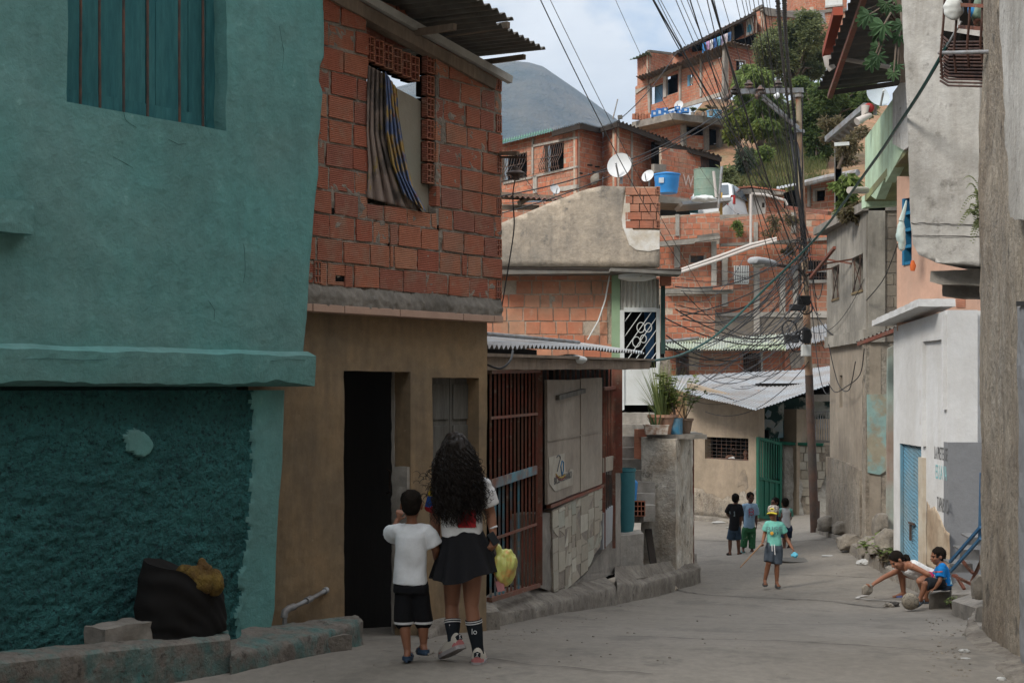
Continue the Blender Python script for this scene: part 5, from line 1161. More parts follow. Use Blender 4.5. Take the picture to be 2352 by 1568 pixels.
for i in range(4): z = wb_h[1] + (wb_h[3] - wb_h[1]) * (.25 * i); WPe.rect(MB(), wb_h[0] + .06, z, wb_h[2], z + .045, -.12, .02).obj('bar', MATS['strong blue paint'], wf)
bagc = P(2070, 540, 20.2)
bg_ = blob(MB(), bagc, .065, .05, .2, None, .35, 9, seed=4); bg_.tube([bagc + V3(0, 0, .2), bagc + V3(.06, 0, .42), bagc + V3(.1, .1, .5)], [.04, .02, .01], 6)
bg_.obj('hanging_bag', mat('pale bag', (.5, .58, .54), (.35, .45, .43), .4, 6, var=.15, rough=.5), label='pale plastic bag hanging at the blue window frame', cat='bag', smooth=True)
MB().tube([P(2096, 598, 19.8), P(2097, 610, 19.8), P(2096, 622, 19.8)], [.02, .045, .03], 10).obj('orange_float', mat('orange plastic', (.55, .12, .03), var=.1), label='small orange object hanging below the blue window', cat='float', smooth=True)
# pale green balcony
WL_ = Wall(P(1986, 1, 24.3).xy, P(2092, 1, 19.6).xy)
bl = thing('green_balcony', 'pale green concrete balcony with a darker olive underside on the right', 'balcony', WL_.p(2030, 470))
WL_.pp(MB(), [(1987,440),(1987,318),(2050,228),(2070,205),(2092,165),(2092,300),(2086,326),(2034,420),(2034,402),(2012,458)], -.15, 0).obj('parapet', m_pgreen, bl)
q = [WL_.p(1987,440), WL_.p(2012,458), WL_.p(2092,330)]; zb_ = P(1990, 470, 24.2).z
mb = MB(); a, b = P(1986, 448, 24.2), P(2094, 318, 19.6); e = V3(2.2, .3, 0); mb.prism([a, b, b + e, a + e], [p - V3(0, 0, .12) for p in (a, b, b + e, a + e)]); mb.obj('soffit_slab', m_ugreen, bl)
mb = MB(); mb.prism([P(1989,475,24.1), P(2066,470,24.1), P(2066,445,24.1), P(1989,447,24.1)], [P(1989,475,24.1) + V3(0,.3,0), P(2066,470,24.1) + V3(0,.3,0), P(2066,445,24.1) + V3(0,.3,0), P(1989,447,24.1) + V3(0,.3,0)]); mb.obj('edge_beam', m_pgreen, bl)
mb = MB(); mb.prism([P(2034,412,22.2), P(2094,404,22.2), P(2094,350,22.2), P(2040,390,22.2)], [p + V3(0, .3, 0) for p in (P(2034,412,22.2), P(2094,404,22.2), P(2094,350,22.2), P(2040,390,22.2))]); mb.obj('cross_beam', m_pgreen, bl)
for (p, q, r) in ((((1951,437)), (1990,437), .055),((2033,334), (2065,330), .04), ((2024,362), (2048,360), .035)):
 MB().tube([P(*p, 22.5), P(*q, 22.9)], r, 12).obj('drain_spout', m_pvc, bl, smooth=True)
WPu = Wall(P(2070, 1, 20.4).xy, P(2110, 1, 19.4).xy); WPu.pp(MB(), [(2044,160),(2110,100),(2110,330),(2094,318),(2085,330),(2072,395),(2046,330)], -.2, .0)
mb = MB(); W5 = Wall(P(2046, 1, 20.9).xy, P(2110, 1, 19.0).xy); W5.pp(mb, [(2050,215),(2085,165),(2110,150),(2110,320),(2075,345),(2050,330)], -.25, .0); mb.obj('stained_end_wall', m_whitest, bl)
# white overhanging box of the near house, on stepped beams
nb = thing('near_house', 'weathered near house on the right with a white overhanging room on stepped beams', 'house', V3(4.3, 12, -2.2))
WX = Wall(P(2088, 1, 14.0).xy, P(2250, 1, 13.6).xy)
def WXq(L_): return [WX.st(*p) for p in L_]
relief(WX, [(2066,-60),(2270,-60),(2252,190),(2250,612),(2212,606),(2150,604),(2110,585),(2096,560),(2092,520),(2086,330),(2075,80)], -1.6, 0, .06, .011, 3, 'overhang', m_over, nb)
for (p, q) in (((2093,512),(2250,517)), ((2096,541),(2252,543))):
 mb = MB(); n = 22; pts = [WX.p(p[0] + (q[0] - p[0]) * i / n, p[1] + (q[1] - p[1]) * i / n + 3 * noise.noise(V3(i * .4, p[1], 0)), .012) for i in range(n + 1)]; mb.tube(pts, .004, 4); mb.obj('crack_line', mat('crack black', (.05, .045, .04), bump=0), nb)
mb = MB(); WX.at(-.25).pp(mb, [(2137,622),(2250,618),(2250,656),(2160,652),(2137,646)], -.5, 0); mb.obj('support_beam', m_concl, nb, rough=(.1, .012, 6))
mb = MB(); WX.at(-.45).pp(mb, [(2164,655),(2250,652),(2250,684),(2164,680)], -.4, 0); mb.obj('support_beam', m_conc, nb, rough=(.1, .012, 6))
# near street wall, its weathered surface displaced
WN = Wall(P(2252, 1, 12.2).xy, P(2420, 1, 8.3).xy)
def dispN(s, z):
 bul = -.05 * max(0, min(1, (z - 1.2) / 1.2))
 return .04 * noise.noise(V3(s * 1.2, z * .8, 0)) + .018 * noise.noise(V3(s * 5, z * 3, 1)) + .007 * noise.noise(V3(s * 16, z * 11, 2)) + .02 * max(0, noise.noise(V3(s * 3, z * 2, 6)) - .15)
def warpN(s, z):
 e = np.interp(z, [-2.4, -1.9, -.8, .2, .7, 1.2, 2.4, 3.2], [.12, .1, .0, -.06, -.1, -.04, .1, .05]) + .025 * noise.noise(V3(0, z * 5, 3))
 return s + e if s < .05 else (s + e * max(0, 1 - s))
gw = grid_wall(brk([0, 4.6], .025), brk([-2.4, 3.3], .03), warpN, dispN, None, .25, WN)
gw.obj('street_wall', m_oldw, nb, smooth=True)
mb = MB(); W_ = WN.at(.03); WN.pp(mb, [(2296,-40),(2352,-60),(2400,-60),(2400,520),(2320,500),(2310,330),(2302,150)], -.1, .09); mb.obj('render_patch', m_whitest, nb, rough=(.1, .03, 3), smooth=True)
WN.pp(MB(), [(2334,692),(2420,690),(2420,702),(2334,703)], 0, .08).obj('dark_ledge', m_black, nb)
WN.pp(MB(), [(2336,704),(2420,704),(2420,1640),(2344,1580)], .0, .06).obj('grey_render', m_grey, nb, rough=(.12, .02, 4))
mb = MB();
b0, b1 = WN.w(-.0, 0, -.3), WN.w(5.2, 0, -.3); e = V3(3.0, .8, 0)
mb.prism([V3(b0.x + .15, b0.y, -2.4), V3(b1.x + .1, b1.y, -2.4), V3(b1.x + 3, b1.y + .8, -2.4), V3(b0.x + 3, b0.y + .8, -2.4)], [V3(b0.x + .15, b0.y, 5.2), V3(b1.x + .1, b1.y, 5.2), V3(b1.x + 3, b1.y + .8, 5.2), V3(b0.x + 3, b0.y + .8, 5.2)]); mb.obj('house_body', m_oldw, nb)
# rust cage around the window above
m_cage = mat('dark rusty bar', (.05, .026, .02), (.085, .04, .028), .45, 9, var=.3, rough=.6, bump=.2)
cg = thing('window_cage', 'rusty window cage with curved bars, holding odds and ends, high on the right', 'window cage', P(2230, 190, 12.5))
MB().prism([P(2168,176,12.95), P(2282,190,11.95), P(2275,90,11.95), P(2166,72,12.95)], [P(2168,174,12.98), P(2282,188,11.98), P(2275,88,11.98), P(2166,70,12.98)]).obj('cage_shade_plate', m_void, cg)  # dark plate added above the bars for the shade among the clutter
for i in range(14):   # bars of the bowed underside, parallel to the wall
 t = i / 13; c = [P(2160 + 2 * t, 186 - 105 * t, 12.9), P(2178 + 3 * t, 197 - 100 * t, 12.75), P(2285 - 10 * t, 200 - 104 * t, 11.9)]
 MB().tube(c, .010, 6).obj('bottom_bar', m_cage, cg)
for i in range(9):
 t = i / 8; c = [P(2172 + 115 * t, -40, 12.5 - .7 * t), P(2167 + 118 * t, 50, 12.5 - .7 * t), P(2160 + 122 * t, 130 - 40 * t, 12.55 - .7 * t), P(2165 + 122 * t, 180 - 50 * t, 12.6 - .7 * t)]
 if i % 2 == 0 or i == 0: MB().tube(c, .011, 6).obj('side_bar', m_cage, cg)
MB().bar(P(2205, 62, 12.5), P(2296, 70, 11.7), .04, .03).obj('rail', m_rust, cg); MB().bar(P(2175, 10, 12.5), P(2296, 16, 11.7), .03).obj('rail', m_rust, cg)
MB().prism([P(2195,-60,12.9),P(2300,-60,12.2),P(2300,60,12.2),P(2205,60,12.9)],[P(2195,-60,13),P(2300,-60,12.3),P(2300,60,12.3),P(2205,60,13)]).obj('cage_shade_back', m_void, cg)  # black sheet stands for the shade inside the cage
for u, v, m, s in ((2190,20,m_wpaint,.09),(2235,24,m_bluewat,.05),(2262,26,m_gtank,.12),(2250,50,m_rust,.06)):
 blob(MB(), P(u, v, 12.3), s, s * .6, s * 1.1, None, .25, 9, seed=u).obj('clutter', m, cg, smooth=True)
MB().tube([P(2157,122,12.7), P(2300,118,11.3)], .016, 8).obj('steel_pipe', m_steel, label='thin steel pipe sticking out of the wall below the rusty cage', cat='pipe', smooth=True)
MB().tube([P(2175,108,12.6), P(2196,70,12.5), P(2208,50,12.5)], .012, 8).obj('stay_rod', m_steel, cg)
# dark corrugated roof over the right side, seen from below
rfR = thing('lean_to_roof', 'dark corrugated lean to roof with a red gutter, seen from below at upper right', 'roof', P(1980, 150, 20))
sheet(MB(), P(1880,208,21.5), P(1965,-40,17.5), P(2110,-40,18.5), P(2092,182,23), 16, .02).obj('sheeting', mat('dark roof sheet', (.035, .033, .032), (.06, .05, .045), .4, 2, var=.3, rough=.8), rfR)
MB().bar(P(1899,124,20.6), P(1925,26,19.3), .13, .12).obj('red_fascia', mat('red metal', (.26, .055, .03), (.2, .05, .03), .4, 3, var=.15), rfR)
MB().bar(P(1906,222,21.2), P(1990,-20,17.6), .07, .07).obj('edge_beam', m_rust, rfR); MB().bar(P(1905,214,21.4), P(2100,186,22), .07).obj('rear_beam', m_dkwood, rfR)
MB().tube([P(1935,136,20.5), P(2045,155,20)], .03, 8).obj('white_conduit', m_pvc, rfR); MB().tube([P(1904,130,20.4), P(1905,150,20.4), P(1912,160,20.4)], [.09, .07, .06], 10).obj('pipe_elbow', m_pvc, rfR, smooth=True)
# satellite dish over the balcony, grey and red
def dish(name, label, c, r, face, par=None, m=None, arm=True):
 t = thing(name, label, 'satellite dish', c - V3(0, 0, r * 1.2)); ax = frame(face)
 mb = MB(); mb.lathe(c, [(.01, 0), (r * .35, .02 * r), (r * .7, .09 * r), (r, .2 * r), (r, .23 * r), (r * .7, .115 * r), (r * .35, .045 * r), (.01, .025 * r)], 32, ax); mb.obj('reflector', m or m_dish, t, smooth=True)
 f = c + ax[2] * r * .9 - ax[1] * r * .15
 if arm:
  MB().tube([c - ax[1] * r * .98 + ax[2] * .15 * r, f - ax[1] * r * .1], .018 * max(1, r), 6).obj('arm', m_steel, t); MB().capsule(f, .07 * r, f + ax[2] * .12 * r, .09 * r).obj('feed_horn', m_dish, t, smooth=True)
 MB().tube([c - ax[2] * .1 * r, c - ax[2] * .25 * r - V3(0, 0, r * .5), c - ax[2] * .25 * r - V3(0, 0, r * 1.3)], .03 * max(1, r), 8).obj('mast', m_steel, t, smooth=True)
 return t
dish('satellite_dish', 'large grey dish seen from behind, above the pale green balcony', P(2014, 222, 23.5), .21, V3(.25, -.8, .35), m=mat('blue grey dish', (.42, .47, .5), var=.1))
MB().tube([P(1988,243,23.4), P(1986,262,23.4), P(1998,264,23.4), P(1968,280,23.3)], [.07, .06, .05, .065], 10).obj('pvc_elbow', m_pvc, label='white plastic pipe elbow below the large dish', cat='pipe', smooth=True)
MB().ell(P(1996, 248, 23.45), .09, .07, .08).obj('red_cap', mat('red plastic', (.3, .03, .03), var=.15), label='red plastic cap beside the white pipe elbow', cat='cap', smooth=True)
# small grey lean-to roof behind the dish
tr2 = thing('small_roof', 'small grey metal roof sloping behind the large dish', 'roof', P(1950, 300, 27)); sheet(MB(), P(1899,318,26), P(1988,240,24.5), P(2000,262,29), P(1925,330,30), 8, .02).obj('sheeting', m_zincd, tr2); MB().bar(P(1899,320,26), P(1988,243,24.4), .08, .1).obj('edge_beam', m_steel, tr2)
MB().bar(P(1917,332,25), P(1950,330,25), .05, .06).obj('white_trim', m_wpaint, tr2)
# kerb, rocks and steps on the right side
f6 = [P(*q) for q in ((1875,1211,30.5),(1888,1214,29.5),(1925,1230,27.2),(1962,1250,25.1),(1995,1268,23.6),(2022,1276,22.7))]
b6 = [q + V3(.45, .05, 0) for q in f6]
kerb(f6, b6, .25, m_kerb).obj('kerb', m_kerb, label='long raised kerb below the grey stained house on the right', cat='kerb', rough=(.12, .015, 5), smooth=True)
f7 = [P(*q) for q in ((2024,1293,22.6),(2052,1308,21.2),(2080,1320,20.2),(2118,1330,19.0))]
kerb(f7, [q + V3(.5, .1, .02) for q in f7], .25, m_kerb).obj('kerb', m_kerb, label='low brown kerb edge at the foot of the blue door', cat='kerb', rough=(.12, .02, 5), smooth=True)
mb = MB(); t_ = [q + V3(.3, 0, -.05) for q in f6 + f7[1:]]; k_ = [q + V3(1.6, .3, .1) for q in f6 + f7[1:]]
mb.loft([[a, b, b - V3(0, 0, .6), a - V3(0, 0, .6)] for a, b in zip(t_, k_)]).obj('pavement', m_kerb, kind='structure', rough=(.25, .03, 3), smooth=True)
def rock(c, rx, ry, rz, m, lab, seed, nse=.22, name='boulder', cat='rock'):
 mb = MB(); k = 0; mb.ell(c, rx, ry, rz, None, 26, 16)
 for i in range(len(mb.v)):
  d = mb.v[i] - c; u = Vector((d.x / rx, d.y / ry, d.z / rz)); u = u + V3(seed * .13 % 1 - .5, seed * .37 % 1 - .5, 0) * .3; e = max(abs(u.x), abs(u.y) * .9, abs(u.z), abs(u.x + u.y) * .72, abs(u.x - u.z) * .74, abs(u.y + u.z) * .7); d = d / max(e, .3) * .84
  mb.v[i] = c + d * (1 + nse * noise.noise(d * 4 + V3(seed, 0, 0)) + .08 * noise.noise(d * 14 + V3(0, seed, 0)))
 return mb.obj(name, m, label=lab, cat=cat, smooth=True)
m_rock = mat('rock', (.27, .24, .20), (.17, .15, .125), .5, 3, var=.35, scv=10, bump=.9, bsc=18, bdist=.03)
rock(P(1902,1200,28.3), 0.222, 0.222, 0.192, m_rock, 'rounded boulder at the far end of the right kerb, near the pole', 1)
rock(P(1928,1213,27), 0.163, 0.185, 0.148, m_rock, 'small boulder between two larger ones on the right kerb', 2)
rock(P(1947,1244,25.6), 0.192, 0.222, 0.163, m_rock, 'grey boulder on the kerb below the slit window', 3)
rock(P(1996,1253,24.0), 0.200, 0.222, 0.200, m_rock, 'squarish boulder with a flat top at the kerb corner', 4, .12)
rock(P(2020,1203,24.3), 0.118, 0.185, 0.207, m_rock, 'upright pale stone against the grey house corner', 5)
rock(P(2045,1248,22.4), 0.200, 0.222, 0.266, m_rock, 'tall broken masonry lump left of the blue door', 6, .25)
rock(P(2020,1253,23.0), 0.148, 0.185, 0.148, m_rock, 'low stone tucked between the squarish boulder and the masonry lump', 7, .25)
def poly_block(top, h, m, lab, name='step', cat='step', rough=(.1, .012, 6)):
 top = [Vector(q) for q in top]; return MB().prism(top, [q - V3(0, 0, h) for q in top]).obj(name, m, label=lab, cat=cat, rough=rough)
poly_block([P(2134,1364,17.4), P(2180,1358,17.6), P(2190,1345,18.3), P(2142,1349,18.2)], .45, m_concl, 'small concrete block that the boy in blue sits on')
poly_block([P(2186,1365,16.4), P(2258,1362,16.0), P(2262,1335,17.8), P(2200,1330,18.0), P(2187,1345,17.2)], .7, m_conc, 'round edged landing under the metal stairs')
poly_block([P(2186,1379,15.9), P(2238,1395,14.4), P(2290,1385,14.0), P(2262,1350,16.4)], .7, m_conc, 'lower concrete step in front of the landing')
f8 = [P(*q) for q in ((2243,1392,13.6),(2228,1415,12.9),(2219,1440,12.3),(2224,1470,11.4),(2262,1508,9.9),(2330,1560,8.2),(2460,1660,6.6))]
b8 = [WN.w(-.3, f8[0].z + .05, .02), WN.w(-.2, f8[1].z + .04, .02), WN.w(.2, f8[2].z + .04, .02), WN.w(.9, f8[3].z + .03, .02), WN.w(2.2, f8[4].z, .02), WN.w(3.7, f8[5].z, .02), WN.w(5.0, f8[6].z, .02)]
kerb(f8, b8, .2, m_kerb).obj('kerb', m_kerb, label='dirty kerb at the foot of the near weathered wall on the right', cat='kerb', rough=(.07, .018, 5), smooth=True)
rock(P(2252,1348,14.6), 0.089, 0.074, 0.148, m_rock, 'pale upright stone beside the metal stairs', 12, .15)
# metal stairs with blue handrails
ms = thing('metal_stairs', 'small metal stairs with blue handrails at the right wall', 'stairs', P(2215, 1330, 17.2))
for i, (a, b, c, d, dep) in enumerate((((2183,1314),(2236,1314),(2234,1298),(2184,1298),17.0),((2206,1284),(2250,1286),(2250,1266),(2207,1266),16.7),((2226,1250),(2262,1252),(2262,1236),(2226,1238),16.4))):
 q = [P(*p, dep) for p in (a, b, c, d)]; mb = MB(); mb.prism(q, [p + V3(0, .04, 0) for p in q]); o = q[2] - q[3]; t = [q[3], q[2], q[2] + V3(0, .3, .02), q[3] + V3(0, .3, .02)]; mb.prism(t, [p + V3(0, 0, .02) for p in t]); mb.obj('tread', mat('zinc plate', (.2, .2, .2), (.14, .13, .12), .4, 4, var=.2, rough=.5, bump=.3, metal=.3), ms)
m_brail = mat('blue rail', (.03, .10, .2), (.05, .13, .22), .4, 5, var=.2, rough=.5)
for p, q in (((2183,1312),(2252,1236)), ((2182,1290),(2252,1210))): MB().bar(P(*p, 16.75), P(*q, 16.1), .03).obj('handrail', m_brail, ms)
for p, q in (((2188,1320),(2240,1345)), ((2232,1335),(2262,1270)), ((2195,1320),(2215,1352)), ((2206,1282),(2235,1316)), ((2240,1262),(2255,1290))): MB().bar(P(*p, 16.95), P(*q, 16.7), .03).obj('strut', m_rust, ms)
MB().bar(P(2254,1240,16.2), P(2258,1085,16.2), .06, .06).obj('blue_post', m_brail, ms)
# ---------------------------------------------------------------- houses climbing the hill
def bwall(par, uv, d0, d1, seed, holes=(), mm=None, bw=.3, bh=.2, name='brick_wall', o=0, miss=.01, mort=None):
 """brick wall on a plane through the first and last pixel column of uv; depths d0 (left) and d1 (right)"""
 us = [q[0] for q in uv]; W = Wall.px(min(us), d0, max(us), d1)
 if o: W = W.at(o)
 poly = [W.st(*q) for q in uv]
 if area(poly) < 0: poly = poly[::-1]
 hs = [(W.st(a, b)[0], min(W.st(a, d)[1], W.st(c, d)[1]), W.st(c, d)[0], (W.st(a, b)[1] + W.st(c, b)[1]) / 2) for a, b, c, d in holes]
 m1 = MB(); W.cells(m1, poly, hs, -.15, -.012); w = m1.obj(name, mort or m_mortl, par)
 m2 = MB(); blocks(W, m2, poly, hs, bw, bh, 0, gap=.028, dep=.05, jit=.008, miss=miss, seed=seed); m2.obj('bricks', mm or m_brick, w)
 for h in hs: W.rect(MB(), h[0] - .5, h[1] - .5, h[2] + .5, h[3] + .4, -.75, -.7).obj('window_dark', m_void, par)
 return W, hs
def trim(W, uv, par, o=.06, m=None, name='concrete_beam', b=-.05): return W.pp(MB(), uv, b, o).obj(name, m or m_concl, par)
def zpts(z, *L_): return [z(*q) for q in L_]
def grille(W, h, par, nx, m, o=.1, bow=0):
 f = W.rect(MB(), h[0], h[1] - .04, h[2], h[1], -.05, .05).obj('window_grille', m, par)
 for i in range(nx + 1):
  s = h[0] + (h[2] - h[0]) * i / nx; MB().tube([W.w(s, h[3], .02), W.w(s, h[3] * .6 + h[1] * .4, o), W.w(s, h[3] * .25 + h[1] * .75, o + bow), W.w(s, h[1], o + bow * .6)], .02, 5).obj('bar', m, f)
 for t in (.12, .5): MB().bar(W.w(h[0], h[1] + (h[3] - h[1]) * t, o + bow * .6), W.w(h[2], h[1] + (h[3] - h[1]) * t, o + bow * .6), .03).obj('bar', m, f)
# house over the parapet, upper left
hu = thing('hill_house', 'brick hill house with bowed window grilles under a green roof edge, below the mountain', 'house', V3(3, 58, 7.2))
w1, h1_ = bwall(hu, zpts(zD, (60,1560),(690,1500),(690,957),(60,1120)), 61.5, 57, 31, [(*zD(118,1185), *zD(310,1350)), (*zD(447,1100), *zD(590,1300))])
for h in h1_: grille(w1, h, hu, 9, m_iron, .1, .22)
trim(w1, zpts(zD, (352,1345),(690,1268),(690,1283),(352,1362)), hu); trim(w1, zpts(zD, (355,1345),(383,1340),(383,1480),(355,1480)), hu, name='concrete_column'); trim(w1, zpts(zD, (345,1110),(690,1045),(690,1060),(345,1128)), hu); trim(w1, zpts(zD, (345,1060),(357,1058),(357,1330),(345,1335)), hu, name='concrete_column')
trim(w1, zpts(zD, (125,1395),(345,1350),(345,1366),(125,1412)), hu)
trim(w1, zpts(zD, (500,1440),(690,1412),(690,1440),(600,1462),(500,1465)), hu)
w2, _ = bwall(hu, zpts(zD, (690,1500),(892,1500),(892,1003),(690,957)), 57, 58.6, 32)
for a, b in ((775,1258),(830,1270),(700,1320),(815,1310)): trim(w2, zpts(zD, (a,b),(a+38,b+3),(a+38,b+14),(a,b+12)), hu, .01, m_dark, 'gap')  # flat dark patches laid on the bricks for the shade inside gaps
rock(P(*zD(835,1370), 57.5), .2, .15, .26, m_rock, 'torn lump of render hanging on the brick hill house wall', 22, .3, name='render_lump', cat='render')
w3, _ = bwall(hu, zpts(zD, (892,1500),(990,1500),(990,950),(892,995)), 58.6, 57.2, 33)
w4, _ = bwall(hu, zpts(zD, (990,1500),(1290,1500),(1290,1062),(990,950)), 57.2, 59.8, 34)
for u in (993, 693, 1110): trim({993: w4, 693: w2, 1110: w4}[u], zpts(zD, (u,970),(u+12,975),(u+12,1440),(u,1440)), hu, .03, m_brick if u != 1110 else m_concl, 'corner_column')
w5, _ = bwall(hu, zpts(zD, (1345,1520),(1640,1520),(1640,1165),(1345,1130)), 58, 60, 35)
trim(w5, zpts(zD, (1290,1085),(1350,1100),(1350,1260),(1290,1250)), hu, -.6, m_void, 'dark_gap', -.8); trim(w5, zpts(zD, (1285,1255),(1380,1262),(1370,1330),(1285,1320)), hu, .1, m_conc)
text(w5, 'W1', *zD(1505,1425), .5, .02, ink('white chalk', (.55, .45, .4)), hu, 'chalk_mark')
trim(w5, zpts(zD, (1640,1190),(1790,1190),(1790,1290),(1640,1290)), hu, -.3, m_void, 'dark_gap', -.4)
for i in range(7): vbar(w5, zD(1645 + i * 9, 1)[0], zD(0, 1190)[1], zD(0, 1285)[1], .0, .06, m_iron, hu, 'grille_bar')
sheet(MB(), P(*zD(80,1105), 60.5), P(*zD(505,998), 57.6), P(*zD(505,985), 61), P(*zD(80,1080), 64), 22, .05).obj('green_roof_sheet', m_zincg, hu)
for a, b, da, db in (((505,1000),(722,940),57.5,56.3),((722,940),(872,975),56.3,57.8),((862,975),(1010,925),57.8,56.6),((1010,925),(1400,1068),56.6,59),((1290,1055),(1800,1195),58.5,60)):
 p, q = P(*zD(*a), da), P(*zD(*b), db); sheet(MB(), p, q, q + V3(.2, 3, .35), p + V3(.2, 3, .35), 14, .04).obj('roof_sheet', m_zincd, hu)
 MB().bar(p - V3(0, -.1, .13), q - V3(0, -.1, .13), .08, .2).obj('eave_beam', m_dkwood, hu)
MB().tube([P(*zD(968,910), 58), P(*zD(1005,760), 58)], .03, 5).obj('antenna_mast', m_steel, label='thin metal antenna mast on the dark roof edge', cat='antenna')
MB().bar(P(*zD(1025,912), 57.5), P(*zD(1022,885), 57.5), .18).obj('chimney_stub', m_zincd, hu)
# terrace house with crates
tc = thing('terrace_house', 'brick and concrete terrace house carrying blue crates on its slab', 'house', V3(11, 76, 11))
t1, _ = bwall(tc, zpts(zD, (1130,1120),(1500,1120),(1500,958),(1430,928),(1130,985)), 78, 75, 41)
t2, _ = bwall(tc, zpts(zD, (1530,1140),(1690,1145),(1690,1040),(1530,1035)), 75, 76, 42)
trim(t2, zpts(zD, (1500,955),(1850,960),(1850,1260),(1500,1150)), tc, -.6, m_void, 'dark_interior', -.8)
for u in (1505, 1678, 1780): trim(t2, zpts(zD, (u,955),(u+26,955),(u+30,1150 if u < 1700 else 1220),(u+2,1150 if u < 1700 else 1220)), tc, .15, m_conc, 'concrete_column')
p = [P(*zD(1115,985), 77), P(*zD(1425,915), 73.5), P(*zD(1850,965), 76)]
mb = MB(); e = V3(.3, 7, 0); mb.prism([p[0], p[1], p[2], p[2] + e, p[0] + e], [q + V3(0, 0, .35) for q in (p[0], p[1], p[2], p[2] + e, p[0] + e)]); mb.obj('terrace_slab', m_conc, tc)
slab_z = lambda q: q
t3, _ = bwall(tc, zpts(zD, (1700,1290),(1790,1290),(1790,1150),(1700,1150)), 75.5, 76, 44)
# stacked loose bricks, crates, tubs on the slab
def onslab(X, d):
 t = (X - 1115) / 310 if X < 1425 else 1; zb = (p[0].lerp(p[1], t) if X < 1425 else p[1].lerp(p[2], (X - 1425) / 425)).z + .35
 return V3(P(*zD(X, 900), d).x, d, zb)
for i, X in enumerate((1130,1152,1172,1195,1218,1240)):
 c = onslab(X, 76.3); mb = MB();
 for k in range(3 + i % 2): mb.box(c + V3(rg.uniform(-.01, .01), 0, .07 + k * .1), .2, .2, .09)
 mb.obj('brick_pile', m_brick, label=['short pile of red blocks at the far left of the terrace edge', 'second pile of red blocks from the left on the terrace', 'third pile of red blocks from the left on the terrace', 'fourth pile of red blocks from the left on the terrace', 'pile of red blocks two to the left of the blue crates', 'pile of red blocks right beside the blue crates'][i], cat='brick pile', group='brick piles on the terrace')
m_crate = mat('blue crate', (.03, .13, .36), (.04, .17, .4), .4, 2, var=.15, rough=.6, bump=.1)
m_wmark = mat('white print', (.5, .55, .6), bump=0)
cl = ['leftmost upright blue crate', 'tall blue crate second from the left', 'blue crate at the bottom of the first pair', 'blue crate stacked on top of the first pair', 'blue crate behind the pot plant', 'middle bottom blue crate', 'blue crate stacked in the middle', 'blue crate right of the middle stack', 'last blue crate at the right end']
for i, (X, k, w, h) in enumerate(((1285,0,.85,1.0),(1325,0,.95,1.2),(1365,0,.75,.62),(1368,1,.75,.62),(1405,0,.7,.6),(1440,0,.8,.62),(1462,1,.75,.6),(1480,0,.7,.6),(1523,0,1.0,.7))):
 w *= .36; h *= .36; c = onslab(X, 75.2 - (X - 1285) * .006) + V3(0, 0, .22 * k + h / 2); t = thing('crate', cl[i] + ' on the terrace slab', 'crate', c - V3(0, 0, h / 2), 'blue crates on the terrace')
 mb = MB(); hw_, th = w / 2, .02
 for sx in (-1, 1): mb.box(c + V3(sx * (hw_ - th / 2), 0, 0), th, w * .8, h); mb.box(c + V3(0, sx * w * .4, 0), w, th, h * .98)
 mb.box(c - V3(0, 0, h / 2 - .02), w * .98, w * .78, .03); mb.obj('shell', m_crate, t)
 MB().box(c + V3(0, -w * .4 - .012, .01), w * .4, .01, h * .4).obj('print', m_wmark, t)
MB().lathe(onslab(1517, 74.8) + V3(0, 0, .25), [(.12, 0), (.15, .16), (.17, .165), (.17, .19), (.13, .19)], 16).obj('blue_tub', m_bluewat, label='small blue tub standing on the rightmost crate', cat='tub')
tb = onslab(1745, 77); tk1 = thing('water_tank', 'faded blue water tank on the terrace below the top house', 'water tank', tb)
MB().lathe(tb, [(.36, 0), (.38, .25), (.40, .6), (.43, .62), (.43, .68), (.36, .69)], 24).obj('body', mat('faded blue tank', (.10, .26, .40), (.16, .3, .4), .4, 1, var=.15, bump=.05), tk1)
MB().tube([tb + V3(.05, -.45, .55), tb + V3(.25, -.45, .4), tb + V3(.42, -.42, .15)], .03, 6).obj('pipe', m_pvc, tk1)
for i, (X, s) in enumerate(((1580,.22),(1660,.2),(1720,.26),(1825,.2))):
 c = onslab(X, 74.8); q = thing('potted_plant', ['wide grey pot with low plants on the terrace', 'small pot plant on the terrace beside the tank', 'bushy grey plant in front of the faded blue tank', 'white pot with weeds at the terrace corner'][i], 'plant', c, 'pot plants on the terrace'); MB().lathe(c, [(s * .4, 0), (s * .5, s), (s * .4, s)], 12).obj('pot', m_conc, q); bushy(c + V3(0, 0, s), q, 30, s * 1.3, s * 1.2, m_leafdry if i > 1 else m_leaf, 8, .1, i)
dish('satellite_dish', 'small round dish above the blue crates on the terrace', P(*zD(1475,808), 75), .25 , V3(-.45, -.8, .25))
# top house
tp_ = thing('top_house', 'large brick house high on the hill with open balconies and a long tin eave', 'house', V3(14, 97, 17))
x1, hx = bwall(tp_, zpts(zD, (1140,905),(1840,700),(1840,325),(1470,485),(1240,610),(1140,640)), 103, 93, 51, [(*zD(1255,655), *zD(1350,775)), (*zD(1376,575), *zD(1466,705)), (*zD(1540,572), *zD(1582,650))])
mid_blue = mat('blue room wall', (.10, .22, .36), var=.15, bump=0)
x1.rect(MB(), hx[0][0] - .05, hx[0][1] - .05, hx[0][2] + .1, hx[0][3] + .05, -.45, -.4).obj('blue_room_wall', mid_blue, tp_)
x1.rect(MB(), hx[2][0], hx[2][1], hx[2][0] + .25, hx[2][3], -.1, .02).obj('blue_frame', MATS['faded blue tank'], tp_); x1.rect(MB(), hx[2][0] + .25, hx[2][1] + .1, hx[2][0] + .8, hx[2][3] - .2, -.1, -.05).obj('curtain', m_board, tp_)
